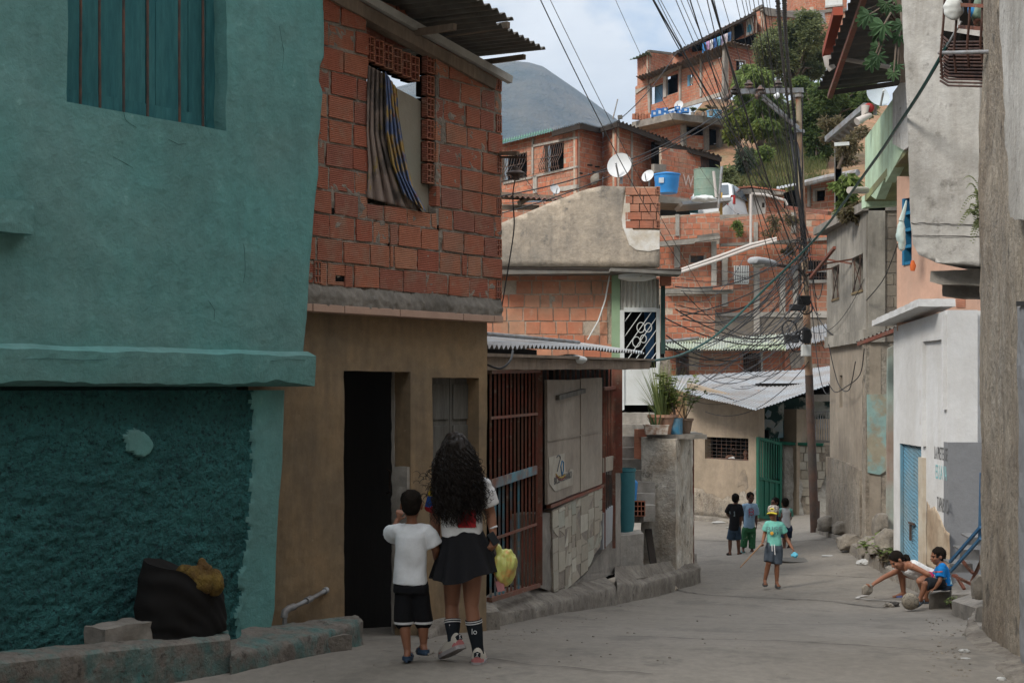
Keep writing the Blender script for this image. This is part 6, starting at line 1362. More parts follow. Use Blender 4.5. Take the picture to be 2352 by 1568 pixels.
for a in ([(1352,590),(1374,580),(1374,740),(1352,748)], [(1230,660),(1252,655),(1252,870),(1238,880)], [(1470,505),(1485,500),(1485,770),(1472,775)], [(1632,430),(1645,425),(1645,740),(1632,745)]): trim(x1, zpts(zD, *a), tp_, .1, m_whitest if a[0][0] == 1352 else m_concl, 'concrete_column')
trim(x1, zpts(zD, (1140,690),(1240,655),(1240,620),(1470,500),(1470,525),(1255,640),(1140,722)), tp_, .08)
trim(x1, zpts(zD, (1490,800),(1840,690),(1840,720),(1700,770),(1490,830)), tp_, .08)
x2, hx2 = bwall(tp_, zpts(zD, (1840,720),(2130,700),(2130,370),(1840,325)), 93, 97, 52, [(*zD(1912,470), *zD(1980,555))], mm=mat('shaded weathered block', (.3, .1, .06), island=[(.3, .1, .055), (.26, .085, .05), (.33, .12, .065), (.22, .085, .06)], var=.3, bump=.3, streak=(.12, .09, .075), stc=.3, sta=.35))  # side turned from the sun: shade put into darker bricks, plus weather streaks
grille(x2, hx2[0], tp_, 5, m_iron, .03); trim(x2, zpts(zD, (1905,455),(1985,462),(1985,472),(1905,465)), tp_, .06, m_concl, 'window_surround'); trim(x2, zpts(zD, (1980,462),(1987,462),(1987,562),(1980,560)), tp_, .06, m_concl, 'window_surround')
trim(x2, zpts(zD, (1825,330),(1850,330),(1845,760),(1815,780)), tp_, .12, m_conc, 'corner_column'); trim(x2, zpts(zD, (1850,330),(2130,375),(2130,400),(1850,355)), tp_, .1, m_conc)
p, q = P(*zD(1145,590), 100), P(*zD(1480,470), 95.5); sheet(MB(), p, q, q + V3(1.2, 5, .6), p + V3(1.2, 5, .6), 14, .05).obj('porch_roof', m_zincd, tp_)
p, q = P(*zD(1470,478), 96), P(*zD(1870,318), 91.5); sheet(MB(), p, q, q + V3(1.2, 5, .5), p + V3(1.2, 5, .5), 14, .05).obj('long_eave', m_zincd, tp_)
p, q = P(*zD(1870,316), 91.5), P(*zD(2130,372), 96); sheet(MB(), p, q, q + V3(-.5, 4, .4), p + V3(-.5, 4, .4), 10, .05).obj('side_eave', m_zincd, tp_)
x3, _ = bwall(tp_, zpts(zD, (1155,700),(1240,640),(1240,400),(1155,455)), 103.5, 101, 53, o=-.1)
x4, _ = bwall(tp_, zpts(zD, (1240,640),(1425,560),(1425,415),(1240,400)), 101, 104, 54, o=-.1)
p, q = P(*zD(1098,460), 103), P(*zD(1240,388), 100); sheet(MB(), p, q, q + V3(.8, 3, -.1), p + V3(1.6, 3, .9), 6, .05).obj('green_tower_roof', m_zincg, tp_); MB().bar(P(*zD(1240,392), 100), P(*zD(1410,412), 103.5), .2, .15).obj('tower_edge', m_zincd, tp_)
# upper storey with washing
us_ = thing('upper_storey', 'topmost storey under a long sloping roof with washing along its balcony', 'house', V3(20, 106, 22))
y1, _ = bwall(us_, zpts(zD, (1420,520),(2060,250),(2060,100),(1860,185),(1420,412)), 109, 103, 55, [(*zD(1580,335), *zD(1975,300))])
trim(y1, zpts(zD, (1575,350),(1900,205),(1960,180),(1975,260),(1900,310),(1640,390),(1575,400)), us_, .05, m_void, 'balcony_shade_sheet', .02)  # black sheet laid on the wall for the balcony's inner shade
trim(y1, zpts(zD, (1470,415),(1498,410),(1498,432),(1470,438)), us_, .05, m_void, 'opening_shade_sheet', .02)  # small black sheet on the wall for the shade of an opening
p, q = P(*zD(1425,405), 107), P(*zD(2062,85), 101); sheet(MB(), p, q, q + V3(1, 5, .4), p + V3(1, 5, .4), 22, .05).obj('roof', m_zincd, us_); MB().bar(p - V3(0, 0, .15), q - V3(0, 0, .15), .12, .2).obj('eave_beam', m_dkwood, us_)
trim(y1, zpts(zD, (1868,200),(1890,190),(1893,305),(1868,312)), us_, .15, m_whitest, 'column')
wcols = [(.05,.18,.4),(.4,.25,.4),(.5,.5,.52),(.06,.12,.3),(.12,.3,.4),(.32,.28,.4),(.45,.4,.42),(.05,.1,.2)]
wl = ['bright blue', 'mauve', 'white', 'navy', 'pale blue', 'lilac', 'off white', 'dark blue']
for i in range(8):
 X = 1655 + i * 28; y0 = 335 - (X - 1655) * .42
 a, b = P(*zD(X, y0), 102.8), P(*zD(X + 24, y0 - 9), 102.6); h = rg.uniform(.7, 1.2); mb = MB(); k = 8
 for j in range(5):
  for ii in range(k + 1): c = a.lerp(b, ii / k) - V3(0, 0, h * j / 4); mb.v.append(c + V3(0, .06 * math.sin(ii * 1.6 + j * .4), 0))
 mb.f = [(j * (k + 1) + ii, j * (k + 1) + ii + 1, (j + 1) * (k + 1) + ii + 1, (j + 1) * (k + 1) + ii) for j in range(4) for ii in range(k)]
 o = mb.obj('laundry', cloth(wl[i] + ' washing', wcols[i]), label=wl[i] + ' washing hung on the topmost balcony', cat='laundry', group='washing on the top balcony', smooth=True); o.modifiers.new('thickness', 'SOLIDIFY').thickness = .02
mb = drape(MB(), [zD(1868,205), zD(1850,255), zD(1828,308)], [zD(1890,195), zD(1890,250), zD(1888,305)], 3, .12, y1, .3, 30, 20); mb.obj('balcony_curtain', cloth('cream curtain', (.42, .36, .29)), label='cream curtain pulled aside at the topmost balcony', cat='curtain', smooth=True).modifiers.new('thickness', 'SOLIDIFY').thickness = .02
bn = thing('banner', 'white banner with a pale blue shape hung under the topmost roof', 'banner', P(*zD(2010,260), 102)); trim(y1, zpts(zD, (1990,140),(2045,105),(2040,255),(1988,278)), bn, .35, m_wpaint, 'sheet', .32); trim(y1, zpts(zD, (1995,215),(2010,185),(2030,200),(2025,245),(1998,250)), bn, .38, mat('sky blue print', (.1, .4, .6), bump=0), 'print', .36)
# brick block and round fronted house at upper right
ur = thing('ridge_house', 'brick block behind the tree top, right of the white banner', 'house', V3(27, 110, 22))
r1_, _ = bwall(ur, zpts(zG, (430,400),(485,330),(485,48),(430,75)), 106, 105, 61); r2, _ = bwall(ur, zpts(zG, (485,420),(740,430),(740,95),(485,48)), 105, 108, 62)
trim(r2, zpts(zG, (485,46),(740,92),(740,130),(690,120),(520,108),(485,70)), ur, .2, m_conc); p, q = P(*zG(425,78), 104), P(*zG(490,42), 103.5); MB().bar(p, q, .3, .2).obj('roof_edge', m_zincd, ur)
rr_ = thing('round_house', 'tall round fronted brick house at the top right edge of the sky', 'house', V3(34, 112, 22));
pts = [zG(650,0), zG(690,0), zG(760,0), zG(850,0), zG(960,0), zG(1060,0)]; dd = [116, 113, 111.5, 111, 111, 111]
for i in range(5):
 W_, hh = bwall(rr_, [(pts[i][0], zG(0, 420 if i > 2 else 90 + i * 4)[1]), (pts[i+1][0], zG(0, 420 if i > 2 else 90 + i * 4)[1]), (pts[i+1][0], -60), (pts[i][0], -60)], dd[i], dd[i + 1], 63 + i)
 trim(W_, [(pts[i][0], zG(0, 98)[1]), (pts[i+1][0], zG(0, 92 - i * 4)[1]), (pts[i+1][0], zG(0, 72 - i * 4)[1]), (pts[i][0], zG(0, 76)[1])], rr_, .12, m_conc)
trim(W_, zpts(zG, (912,0),(1030,-6),(1030,36),(912,46)), rr_, .06, m_wpaint, 'window_shutter', .02); trim(W_, zpts(zG, (912,40),(1030,30),(1030,40),(912,54)), rr_, .14, m_whitest, 'window_sill', .02)
MB().bar(P(*zG(905,165), 110), P(*zG(892,85), 110), .3, .2).obj('drain_pipe', m_steel, rr_)
# big retaining house across the middle
bgH = thing('stacked_house', 'wide stack of brick storeys and concrete columns behind the wires', 'house', V3(9, 48, -2))
def Zf(*L_): return zpts(zF, *L_)
k1, _ = bwall(bgH, Zf((120,540),(575,500),(575,322),(400,345),(120,358)), 47, 47, 71)
k2, _ = bwall(bgH, Zf((575,560),(1380,560),(1380,310),(900,340),(575,385)), 47.5, 47.5, 72)
k3, hk = bwall(bgH, Zf((120,880),(545,880),(545,540),(120,570)), 47.6, 47.6, 73, [(*zF(365,642), *zF(462,695))])
k3.rect(MB(), *hk[0], -.3, -.25).obj('blue_curtain', mat('dim blue curtain', (.04, .09, .14), col2=(.14, .1, .08), amt2=.4, sc2=3, bump=0), bgH)
for a in ((355,637),(462,637)): trim(k3, Zf((a[0],a[1]),(a[0]+8,a[1]),(a[0]+8,700),(a[0],700)), bgH, .04, m_concl, 'window_surround')
k4, hk4 = bwall(bgH, Zf((545,1060),(1400,1060),(1400,560),(545,560)), 48.6, 48.6, 74, [(*zF(680,715), *zF(780,840)), (*zF(1150,680), *zF(1345,815))])
grille(k4, hk4[0], bgH, 8, m_wpaint, .06); grille(k4, hk4[1], bgH, 10, m_iron, .06)
k4.pp(MB(), Zf((1150,745),(1345,745),(1345,760),(1150,760)), 0, .1).obj('rail', m_whitest, bgH); trim(k4, Zf((1160,820),(1350,815),(1350,838),(1160,842)), bgH, .15, m_concl)
k5, _ = bwall(bgH, Zf((170,1245),(540,1245),(540,915),(170,935)), 45.8, 45.8, 75)
trim(k5, Zf((190,885),(535,860),(535,860),(675,858),(675,912),(535,918),(190,915)), bgH, .3, m_conc, 'slab_edge');
bwall(bgH, Zf((525,890),(672,890),(672,858),(525,858)), 45.4, 45.4, 76, name='slab_bricks')
for a in ((250,560,290,730),(516,540,552,880),(592,620,632,1010),(822,700,862,1205),(1010,780,1048,1060),(1105,720,1140,1060)): trim(k4 if a[0] > 560 else k3, Zf((a[0],a[1]),(a[2],a[1]),(a[2],a[3]),(a[0],a[3])), bgH, .14, m_concl, 'concrete_column')
for a in ((256,345,284,500),(820,400,850,540),(1090,330,1125,480)): trim(k1 if a[0] < 500 else k2, Zf((a[0],a[1]),(a[2],a[1]),(a[2],a[3]),(a[0],a[3])), bgH, .05, m_concl, 'concrete_column')
trim(k1, Zf((120,548),(578,500),(578,520),(400,545),(390,556),(120,578)), bgH, .25, m_conc, 'slab_edge'); trim(k2, Zf((585,556),(1380,508),(1380,528),(1000,555),(585,575)), bgH, .2, m_conc, 'slab_edge')
trim(k2, Zf((415,498),(560,478),(575,488),(575,500),(420,520)), bgH, .6, m_zincd, 'small_roof', .0)
trim(k4, Zf((545,1055),(1400,1040),(1400,1090),(1040,1085),(545,1075)), bgH, .1, m_concl, 'concrete_beam'); trim(k4, Zf((540,1075),(1400,1080),(1400,1240),(540,1240)), bgH, .05, m_cblk, 'block_base')
mb = MB(); mb.prism([P(*zF(120,1300), 49.5), P(*zF(1400,1300), 49.5), P(*zF(1400,330), 49.5), P(*zF(120,360), 49.5)], [q + V3(0, 3, 0) for q in (P(*zF(120,1300), 49.5), P(*zF(1400,1300), 49.5), P(*zF(1400,330), 49.5), P(*zF(120,360), 49.5))]); mb.obj('house_body', m_mort, bgH)
# house with the low tin roof
lh = thing('low_brick_house', 'low brick house with dark grilled windows between two tin roofs', 'house', V3(9, 44, -1))
l1, hl = bwall(lh, Zf((180,1560),(1050,1560),(1050,1325),(180,1325)), 44, 44, 81, [(*zF(262,1355), *zF(345,1500)), (*zF(745,1345), *zF(865,1535))])
for h in hl: grille(l1, h, lh, 8, m_iron, .06)
trim(l1, Zf((868,1345),(885,1345),(885,1530),(868,1530)), lh, .05, m_whitest, 'window_surround'); trim(l1, Zf((350,1330),(450,1330),(430,1380),(420,1460),(352,1470)), lh, .02, m_mortl, 'render_patch')
trim(l1, Zf((200,1525),(1050,1515),(1050,1545),(200,1550)), lh, .15, m_conc, 'base_beam')
l2, _ = bwall(lh, Zf((1050,1560),(1420,1500),(1420,1250),(1050,1325)), 44, 46, 82); trim(l2, Zf((1075,1340),(1180,1325),(1190,1400),(1160,1450),(1090,1460)), lh, .02, m_mort, 'render_patch'); trim(l2, Zf((1045,1340),(1062,1340),(1062,1510),(1045,1510)), lh, .03, m_brick, 'corner_ends')
sheet(MB(), P(*zF(185,1312), 43), P(*zF(1050,1322), 43), P(*zF(1050,1205), 46), P(*zF(185,1255), 45.6), 44, .03).obj('tin_roof', m_zincy, lh)
sheet(MB(), P(*zF(1050,1322), 43), P(*zF(1420,1225), 45.5), P(*zF(1420,1118), 48), P(*zF(1050,1205), 46), 20, .03).obj('tin_roof_side', m_zinc, lh)
MB().tube([P(*zF(180,1262), 44.6), P(*zF(420,1235), 45.2)], .06, 6).obj('roof_pipe', m_steel, lh)
# dwellings above the wall: carport, car, door house
cp = thing('carport', 'rough carport roof with sagging sheet beside the blue water tank', 'carport', V3(7, 51, 5.5))
kc = Wall.px(1505, 52, 1680, 52); kc.pp(MB(), Zf((140,205),(460,250),(460,260),(300,270),(140,260)), -2, .0).obj('roof_slab', m_zincd, cp); kc.pp(MB(), Zf((130,240),(460,265),(460,370),(130,370)), -2.6, -2.5).obj('dark_interior', m_void, cp)
kc.pp(MB(), Zf((295,252),(660,222),(660,245),(480,262),(310,275)), -1.5, .6).obj('front_sheet', m_zinc, cp); kc.pp(MB(), Zf((360,275),(420,270),(420,335),(360,335)), -2.0, -1.9).obj('teal_panel', m_bin, cp)
MB().bar(P(*zF(580,190), 52), P(*zF(582,375), 52), .12).obj('yellow_post', m_yel, cp)
def tank(name_lab, c, r, h, m, lid=True, rust=False):
 t = thing('water_tank', name_lab, 'water tank', c); prof = [(r * .8, 0), (r * .88, h * .3), (r * .9, h * .32), (r * .93, h * .6), (r * .95, h * .62), (r * .98, h * .85), (r * 1.05, h * .86), (r * 1.05, h * .92), (r * .6, h * .98), (r * .2, h * 1.0), (r * .15, h * 1.03), (.01, h * 1.03)] if lid else [(r, 0), (r, h * .3), (r * 1.02, h * .32), (r, h * .34), (r, h * .63), (r * 1.02, h * .65), (r, h * .67), (r, h * .97), (r * 1.03, h * .98), (r * 1.03, h), (r * .9, h), (r * .9, h * .93), (.01, h * .92)]
 MB().lathe(c, prof, 32).obj('body', m, t, smooth=lid); return t
s_ = 52 / F
bt = tank('bright blue plastic water tank with a lid and a white sticker', V3(P(*zF(193,193), 50.5).x, 50.5, P(*zF(193,195), 50.5).z), 94 * .3187 * 50.5 / F, 150 * .3187 * 50.5 / F, m_bluewat)
qq = P(*zF(144,112), 50.5); MB().prism([qq + V3(-.08, -.40, -.09), qq + V3(.09, -.43, -.09), qq + V3(.09, -.45, .09), qq + V3(-.08, -.42, .09)], [qq + V3(-.08, -.36, -.09), qq + V3(.09, -.36, -.09), qq + V3(.09, -.36, .09), qq + V3(-.08, -.36, .09)]).obj('sticker', m_wmark, bt)
tank('tall faded green open water tank with rust streaks', V3(P(*zF(482,232), 52.5).x, 52.5, P(*zF(482,235), 52.5).z), 94 * .3187 * 52.5 / F, 212 * .3187 * 52.5 / F, m_gtank, False)
for a, b, lab in (((530,35),(550,225),'thin white pipe leaning on the green tank'),((590,0),(565,300),'tall grey pole in front of the white car')): MB().tube([P(*zF(*a), 50.8), P(*zF(*b), 50.8)], .05, 8).obj('pipe', m_pvc if 'white pipe' in lab else m_steel, label=lab, cat='pipe')
blob(MB(), P(*zF(450,232), 51), .45, .3, .12, None, .3, 5, seed=2).obj('tarpaulin', m_wpaint, label='white tarpaulin lump under the green tank', cat='tarpaulin', smooth=True)
def dish2(lab, X, Y, d, rx, face, z_):
 return dish('satellite_dish', lab, P(*z_(X, Y), d), rx * .3 * d / F, face)
dish2('largest pale dish rising behind the stained parapet', 1025, 1272, 27, 98, V3(-.45, -1, .25), zD)
dish2('medium dish just left of the blue tank', 1240, 1352, 48, 52, V3(-.6, -.8, .5), zD)
dish2('small dish above the green scrap roof on the left', 522, 1450, 50, 42, V3(.5, -.9, .35), zD)
# scrap roof between the near brick house and the parapet
sr = thing('scrap_roof', 'patchwork roof of green sheets and timber behind the stained parapet', 'roof', P(1200, 490, 40))
sheet(MB(), P(*zD(40,1500), 38), P(*zD(470,1540), 38), P(*zD(570,1525), 41), P(*zD(40,1480), 41), 14, .03).obj('green_sheet', m_zincg, sr)
for a, b in (((60,1485),(575,1520)),((60,1505),(470,1520)),((250,1560),(335,1505)),((40,1590),(400,1590))): MB().bar(P(*zD(*a), 37.8), P(*zD(*b), 38.2), .1, .12).obj('timber', m_wood, sr)
sheet(MB(), P(*zD(60,1493), 37.5), P(*zD(560,1532), 37.5), P(*zD(585,1510), 40), P(*zD(60,1488), 40), 12, .03).obj('rust_sheet', m_rust, sr)
W_ = Wall.px(1120, 42, 1300, 42); bwall(sr, zpts(zD, (40,1720),(560,1720),(560,1540),(40,1560)), 43, 43, 91)
# car
car = thing('parked_car', 'white hatchback parked above the brick wall, seen from behind', 'car', P(*zF(600,400), 54))
cc = Vector(car.location) + V3(-.45, 0, 0); cax = (Vector((.93, -.37, 0)).normalized(), Vector((.37, .93, 0)).normalized(), V3(0, 0, 1))
def cpt(x, y, z): return cc + cax[0] * x + cax[1] * y + cax[2] * z
def cring(y, zz, w0, w1, zt): return [cpt(x * w, y, z) for x, w, z in ((-1, w0, zz), (-1, w0 * 1.0, zz + .5), (-1, w1, zt - .12), (-1, w1 * .8, zt), (1, w1 * .8, zt), (1, w1, zt - .12), (1, w0, zz + .5), (1, w0, zz))]
m_car = mat('white car paint', (.62, .64, .66), var=.05, rough=.3, bump=0, spec=.5); m_glass = mat('car glass', (.06, .08, .10), var=.1, rough=.12, bump=0, spec=.8)
mb = MB(); mb.loft([cring(0, .05, .80, .78, .95), cring(.06, .02, .84, .82, 1.0), cring(.35, 0, .86, .70, 1.50), cring(1.5, 0, .87, .70, 1.56), cring(2.4, 0, .87, .68, 1.50), cring(3.1, 0, .86, .82, 1.0), cring(3.9, .05, .82, .8, .85)]); mb.obj('body', m_car, car, smooth=False, bevel=.04)
MB().prism([cpt(-.66, .03, 1.02), cpt(.66, .03, 1.02), cpt(.58, .25, 1.42), cpt(-.58, .25, 1.42)], [cpt(-.66, .2, 1.02), cpt(.66, .2, 1.02), cpt(.58, .4, 1.42), cpt(-.58, .4, 1.42)]).obj('rear_window', m_glass, car)
for sx in (-1, 1):
 MB().prism([cpt(sx * .875, .5, 1.02), cpt(sx * .875, 2.5, 1.02), cpt(sx * .74, 2.2, 1.42), cpt(sx * .74, .55, 1.42)], [cpt(sx * .8, .5, 1.02), cpt(sx * .8, 2.5, 1.02), cpt(sx * .66, 2.2, 1.42), cpt(sx * .66, .55, 1.42)]).obj('side_window', m_glass, car)
 MB().prism([cpt(sx * .60, -.02, .62), cpt(sx * .86, .04, .66), cpt(sx * .86, .12, 1.0), cpt(sx * .76, .0, .98)], [cpt(sx * .60, .1, .62), cpt(sx * .86, .3, .66), cpt(sx * .86, .3, 1.0), cpt(sx * .76, .2, .98)]).obj('tail_lamp', mat('red lamp', (.4, .02, .02), var=.1, bump=0, rough=.2), car)
 for y in (.7, 3.1):
  wh_ = MB().lathe(cpt(sx * .80, y, .05), [(.01, -.1), (.3, -.1), (.32, 0), (.3, .1), (.01, .1)], 20, (cax[1], cax[2], cax[0])); wh_.obj('wheel', m_black, car)
# house with the wooden door
dh = thing('door_house', 'small house with a carved wooden door and white drain pipe, right of the car', 'house', V3(11, 59, 7))
d1_, _ = bwall(dh, Zf((900,350),(1050,380),(1050,195),(900,190)), 56, 57, 92); kd = Wall.px(1660, 56, 1800, 56)
kd.pp(MB(), Zf((582,195),(1050,205),(1050,185),(800,160),(582,172)), -2, .3).obj('roof_slab', m_conc, dh); kd.pp(MB(), Zf((580,172),(800,150),(1050,182),(1050,172),(800,140),(580,158)), -1, .2).obj('brick_coping', m_brick, dh)
kd.pp(MB(), Zf((782,195),(905,195),(905,380),(782,380)), -.2, .02).obj('white_wall', m_whitest, dh); kd.pp(MB(), Zf((640,200),(785,200),(785,400),(640,400)), -.3, -.05).obj('wall', m_mortl, dh)
wdn = kd.pp(MB(), Zf((688,232),(782,232),(782,380),(688,380)), -.06, .0).obj('door', m_yel, dh)
for i in range(4):
 for j in range(4): x, y = 692 + i * 23, 240 + j * 34; kd.pp(MB(), Zf((x,y),(x+17,y),(x+17,y+27),(x,y+27)), .0, .03).obj('door_panel', mat('dark varnish', (.22, .10, .03), var=.2), wdn)
kd.pp(MB(), Zf((880,262),(898,262),(898,296),(880,296)), .02, .03).obj('vent_block', m_dark, dh)
for pts, d, lab in (([(800,200),(798,560)],46.4,'white vertical drain pipe on the brick wall'),([(805,198),(900,205),(1045,245),(1062,280)],46.8,'white pipe running right along the top of the brick wall'),([(300,742),(590,640),(800,562),(985,518)],45.0,'upper of the two long diagonal white pipes'),([(295,762),(580,668),(800,585),(985,535)],44.9,'lower of the two long diagonal white pipes')):
 MB().tube([P(*zF(*q), d - .004 * (q[0] - 300) * 0) for q in pts], .045, 8).obj('drain_pipe', m_pvc, label=lab, cat='pipe', smooth=True)
MB().bar(P(*zF(1060,298), 46), P(*zF(1365,338), 44), .14, .12).obj('red_beam', m_rust, label='long rusty red beam crossing behind the utility pole', cat='beam')
gd = thing('shed_house', 'small brick house with one dark window under a curved metal roof', 'house', V3(14, 52, 6.5))
g1_, hg = bwall(gd, Zf((1180,330),(1400,330),(1400,100),(1180,130)), 52, 51, 93, [(*zF(1258,172), *zF(1332,246))]); trim(g1_, Zf((1245,160),(1260,160),(1260,252),(1245,252)), gd, .05, m_concl, 'window_surround'); trim(g1_, Zf((1245,160),(1335,150),(1335,168),(1245,174)), gd, .05, m_concl, 'window_surround'); trim(g1_, Zf((1205,140),(1222,138),(1222,290),(1205,290)), gd, .1, m_concl, 'concrete_column')
sheet(MB(), P(*zF(985,165), 51.5), P(*zF(1570,50), 49), P(*zF(1570,42), 52), P(*zF(985,148), 54), 20, .015).obj('roof', m_zinc, gd); MB().tube([P(*zF(1190,122), 50.6), P(*zF(1340,85), 50), P(*zF(1570,45), 48.8)], .12, 8).obj('roof_pipe', m_steel, gd, smooth=True)
kg = Wall.px(1780, 53, 1880, 53); kg.pp(MB(), Zf((1040,190),(1190,150),(1190,300),(1040,300)), -.5, -.4).obj('dark_interior', m_void, gd)
for i in range(6): MB().box(P(*zF(1412 + i * 7, 230), 46), .1, .03, 3.2).obj('sheet_fence_slat', m_zincd, gd)
# ---------------------------------------------------------------- trees and scrub on the slope
def tree(lab, clumps, d, m, n, Ls, trunk=None, name='tree', cat='tree', group=None, seed=1, droop=.3, m2=None, spread=2.0, wr=.38):
 rg = random.Random(seed); r_ = random.Random(seed + 50)
 base = trunk[0] if trunk else P(sum(c[0] for c in clumps) / len(clumps), max(c[1] + c[3] for c in clumps), d)
 t = thing(name, lab, cat, base, group); mb = MB(); ms = MB()
 tot = sum(c[2] * c[3] for c in clumps); ctr = []
 for (u, v, ru, rv) in clumps:
  dd = d + r_.uniform(-spread, spread); c = P(u, v, dd); a, b = ru * dd / F, rv * dd / F; ctr.append(c)
  nn = int(n * ru * rv / tot); sub = max(4, nn // 70); subs = []
  for _ in range(sub):
   q = rdir(rg); k = rg.uniform(.45, 1.0); subs.append(c + V3(q.x * a * k, q.y * a * k * .9, q.z * b * k))
  for i in range(nn):
   s = subs[i % sub]; q = rdir(rg); rr = rg.random() ** .5 * min(a, b) * .55
   p = s + q * rr; dr = (q + rdir(rg) * .6); dr.z = dr.z * .5 - droop
   leafc(mb, p, Ls * rg.uniform(.6, 1.3), Ls * wr, dr, rdir(rg), rg)
 mb.obj('crown', m, t)
 if trunk:
  p0 = Vector(trunk[0]); top = Vector(trunk[1]); ms.tube([p0, p0.lerp(top, .5) + V3(.15, 0, 0), top], [trunk[2], trunk[2] * .75, trunk[2] * .45], 8)
  for c in ctr: ms.tube([p0.lerp(top, .55), p0.lerp(top, .9).lerp(c, .5), c], [trunk[2] * .4, trunk[2] * .25, .03], 6)
  ms.obj('trunk', m_bark, t, smooth=True)
 return t
def zc(z, k, *L_): return [(*z(x, y), a / k * .588, b / k * .588) for x, y, a, b in L_]
kG = 1.7425
tree('tallest broad dark green tree on the slope, in front of the round brick house', zc(zG, kG, (790,140,75,70),(700,210,120,80),(830,230,80,80),(600,260,110,70),(520,330,90,80),(700,340,130,90),(840,370,70,90),(610,430,110,80),(760,470,110,80),(850,470,50,70),(520,420,80,70),(690,560,80,60)), 84, m_leafd, 26000, .24, (P(*zG(700,760), 84), P(*zG(700,420), 84), .3), seed=1, m2=None)
tree('bright green drooping mango tree left of the pole crossarm', zc(zG, kG, (380,500,70,50),(450,530,80,60),(350,560,60,50),(500,620,90,70),(400,650,90,70),(530,720,90,80),(430,760,80,80),(500,850,70,60)), 74, m_leaf, 13000, .40, (P(*zG(470,1010), 74), P(*zG(460,650), 74), .2), seed=2, droop=.8, wr=.2)
tree('yellowish shrub below the mango tree, near the terrace tank', zc(zG, kG, (300,780,50,50),(340,830,60,60),(290,860,50,60),(280,930,45,50),(360,900,45,50),(420,900,45,45)), 72, m_leafy, 2600, .30, (P(*zG(310,1060), 72), P(*zG(310,850), 72), .07), name='shrub', cat='shrub', seed=3)
tree('dense mid green thicket right of the pole', zc(zG, kG, (830,690,100,90),(920,650,100,80),(1000,640,80,60),(790,800,70,90),(870,820,80,90),(950,780,70,70),(830,930,70,80),(880,1010,70,60),(850,1090,60,50),(1100,650,120,70),(1080,720,80,50),(1150,600,90,80),(1200,690,80,80),(1020,800,60,60),(760,560,60,50)), 70, leafmat('thicket leaves', (.085, .135, .04), (.12, .16, .05)), 19000, .25, (P(*zG(850,1150), 70), P(*zG(850,800), 70), .15), seed=4)
tree('grey green bush on the bare slope under the mango tree', zc(zG, kG, (345,1080,60,60),(400,1050,50,40),(330,1140,40,40)), 66, leafmat('grey green', (.07, .10, .06), (.1, .13, .08)), 1600, .24, (P(*zG(345,1180), 66), P(*zG(345,1090), 66), .05), name='bush', cat='bush', seed=5)
tree('round bush beside the ferny scrub in the middle of the slope', zc(zG, kG, (450,1070,45,45),(500,1040,40,40),(440,1110,40,35)), 66, m_leaf, 1200, .24, (P(*zG(455,1150), 66), P(*zG(455,1080), 66), .05), name='bush', cat='bush', seed=6)
tree('dark bush right behind the faded green tank', zc(zG, kG, (245,1160,42,45),(250,1230,45,45),(240,1270,40,35)), 57, m_leafd, 1500, .2, (P(*zG(250,1300), 57), P(*zG(250,1200), 57), .05), name='bush', cat='bush', seed=7)
tree('shaded dark bushes in the hollow behind the crossarm brace', zc(zG, kG, (600,820,80,80),(680,880,70,80),(620,940,80,60),(700,760,60,60),(560,960,70,50)), 78, m_leafd, 4200, .28, (P(*zG(620,1050), 78), P(*zG(620,880), 78), .12), name='bush', cat='bush', seed=8)
# dry grass and scrub on the slope: uncountable
mb = MB(); rg = random.Random(77)
for X0, X1, Y0, Y1, n in ((480,900,1000,1290,4200),(560,920,1000,1100,500),(290,480,1170,1280,250)):
 for i in range(n):
  u, v = zG(rg.uniform(X0, X1), rg.uniform(Y0, Y1)); d = 50
  while d < 90:
   q = ray(u, v) * d
   if q.z < hill_z(q.x, q.y): break
   d += .4
  q = ray(u, v) * d
  for k in range(3): blade(mb, q + V3(rg.uniform(-.2, .2), 0, -.15), q + V3(rg.uniform(-.35, .35), rg.uniform(-.2, .2), rg.uniform(.15, .45)), .03, .05, 2)
mb.obj('slope_grass', m_grass, kind='stuff')
tree('dry brown brush hanging behind the grey house roof', zc(zG, kG, (960,850,70,60),(1000,930,60,60),(930,930,40,40),(1080,1000,80,60),(1060,1080,60,50),(1120,900,60,60)), 40, m_leafdry, 3200, .13, (P(*zG(1000,1150), 40), P(*zG(1000,950), 40), .05), name='dry_brush', cat='brush', seed=9, spread=1)
tree('green and yellow creeper on the corner of the grey house roof', zc(zG, kG, (1020,1260,40,60),(1050,1330,50,60),(1090,1210,50,40),(1050,1420,40,60),(1120,1380,40,40)), 26, m_leaf, 700, .17, (P(*zG(1060,1470), 26), P(*zG(1050,1300), 26), .02), name='creeper', cat='plant', seed=10, spread=.4, droop=.7)
tree('dry tangle of brown grass on top of the grey house wall', zc(zG, kG, (1110,1440,70,50),(1160,1400,40,50),(1040,1460,40,35)), 25.6, m_leafdry, 1800, .10, (P(*zG(1110,1500), 25.6), P(*zG(1110,1440), 25.6), .02), name='dry_grass', cat='plant', seed=11, spread=.3, droop=.6)
for i, (z, X, Y, rx, ry, d) in enumerate(((zF,960,430,60,70,47),(zF,1090,380,40,40,47),(zF,700,440,30,60,47.2),(zF,1060,600,60,25,48))):
 tree(['straggly weeds growing on the brick wall left of the cable bundle', 'weeds on the brick wall top beside the cable bundle', 'thin weeds beside the white vertical pipe', 'weeds under the concrete slab edge by the pole'][i], [(*z(X, Y), rx * .3187, ry * .3187), (*z(X + 20, Y + 20), rx * .2, ry * .2)], d, m_leafdry if i != 2 else m_leaf, 350, .13, (P(*z(X, Y + ry), d), P(*z(X, Y), d), .02), name='wall_weeds', cat='weeds', group='weeds on the brick wall', seed=20 + i, spread=.1)
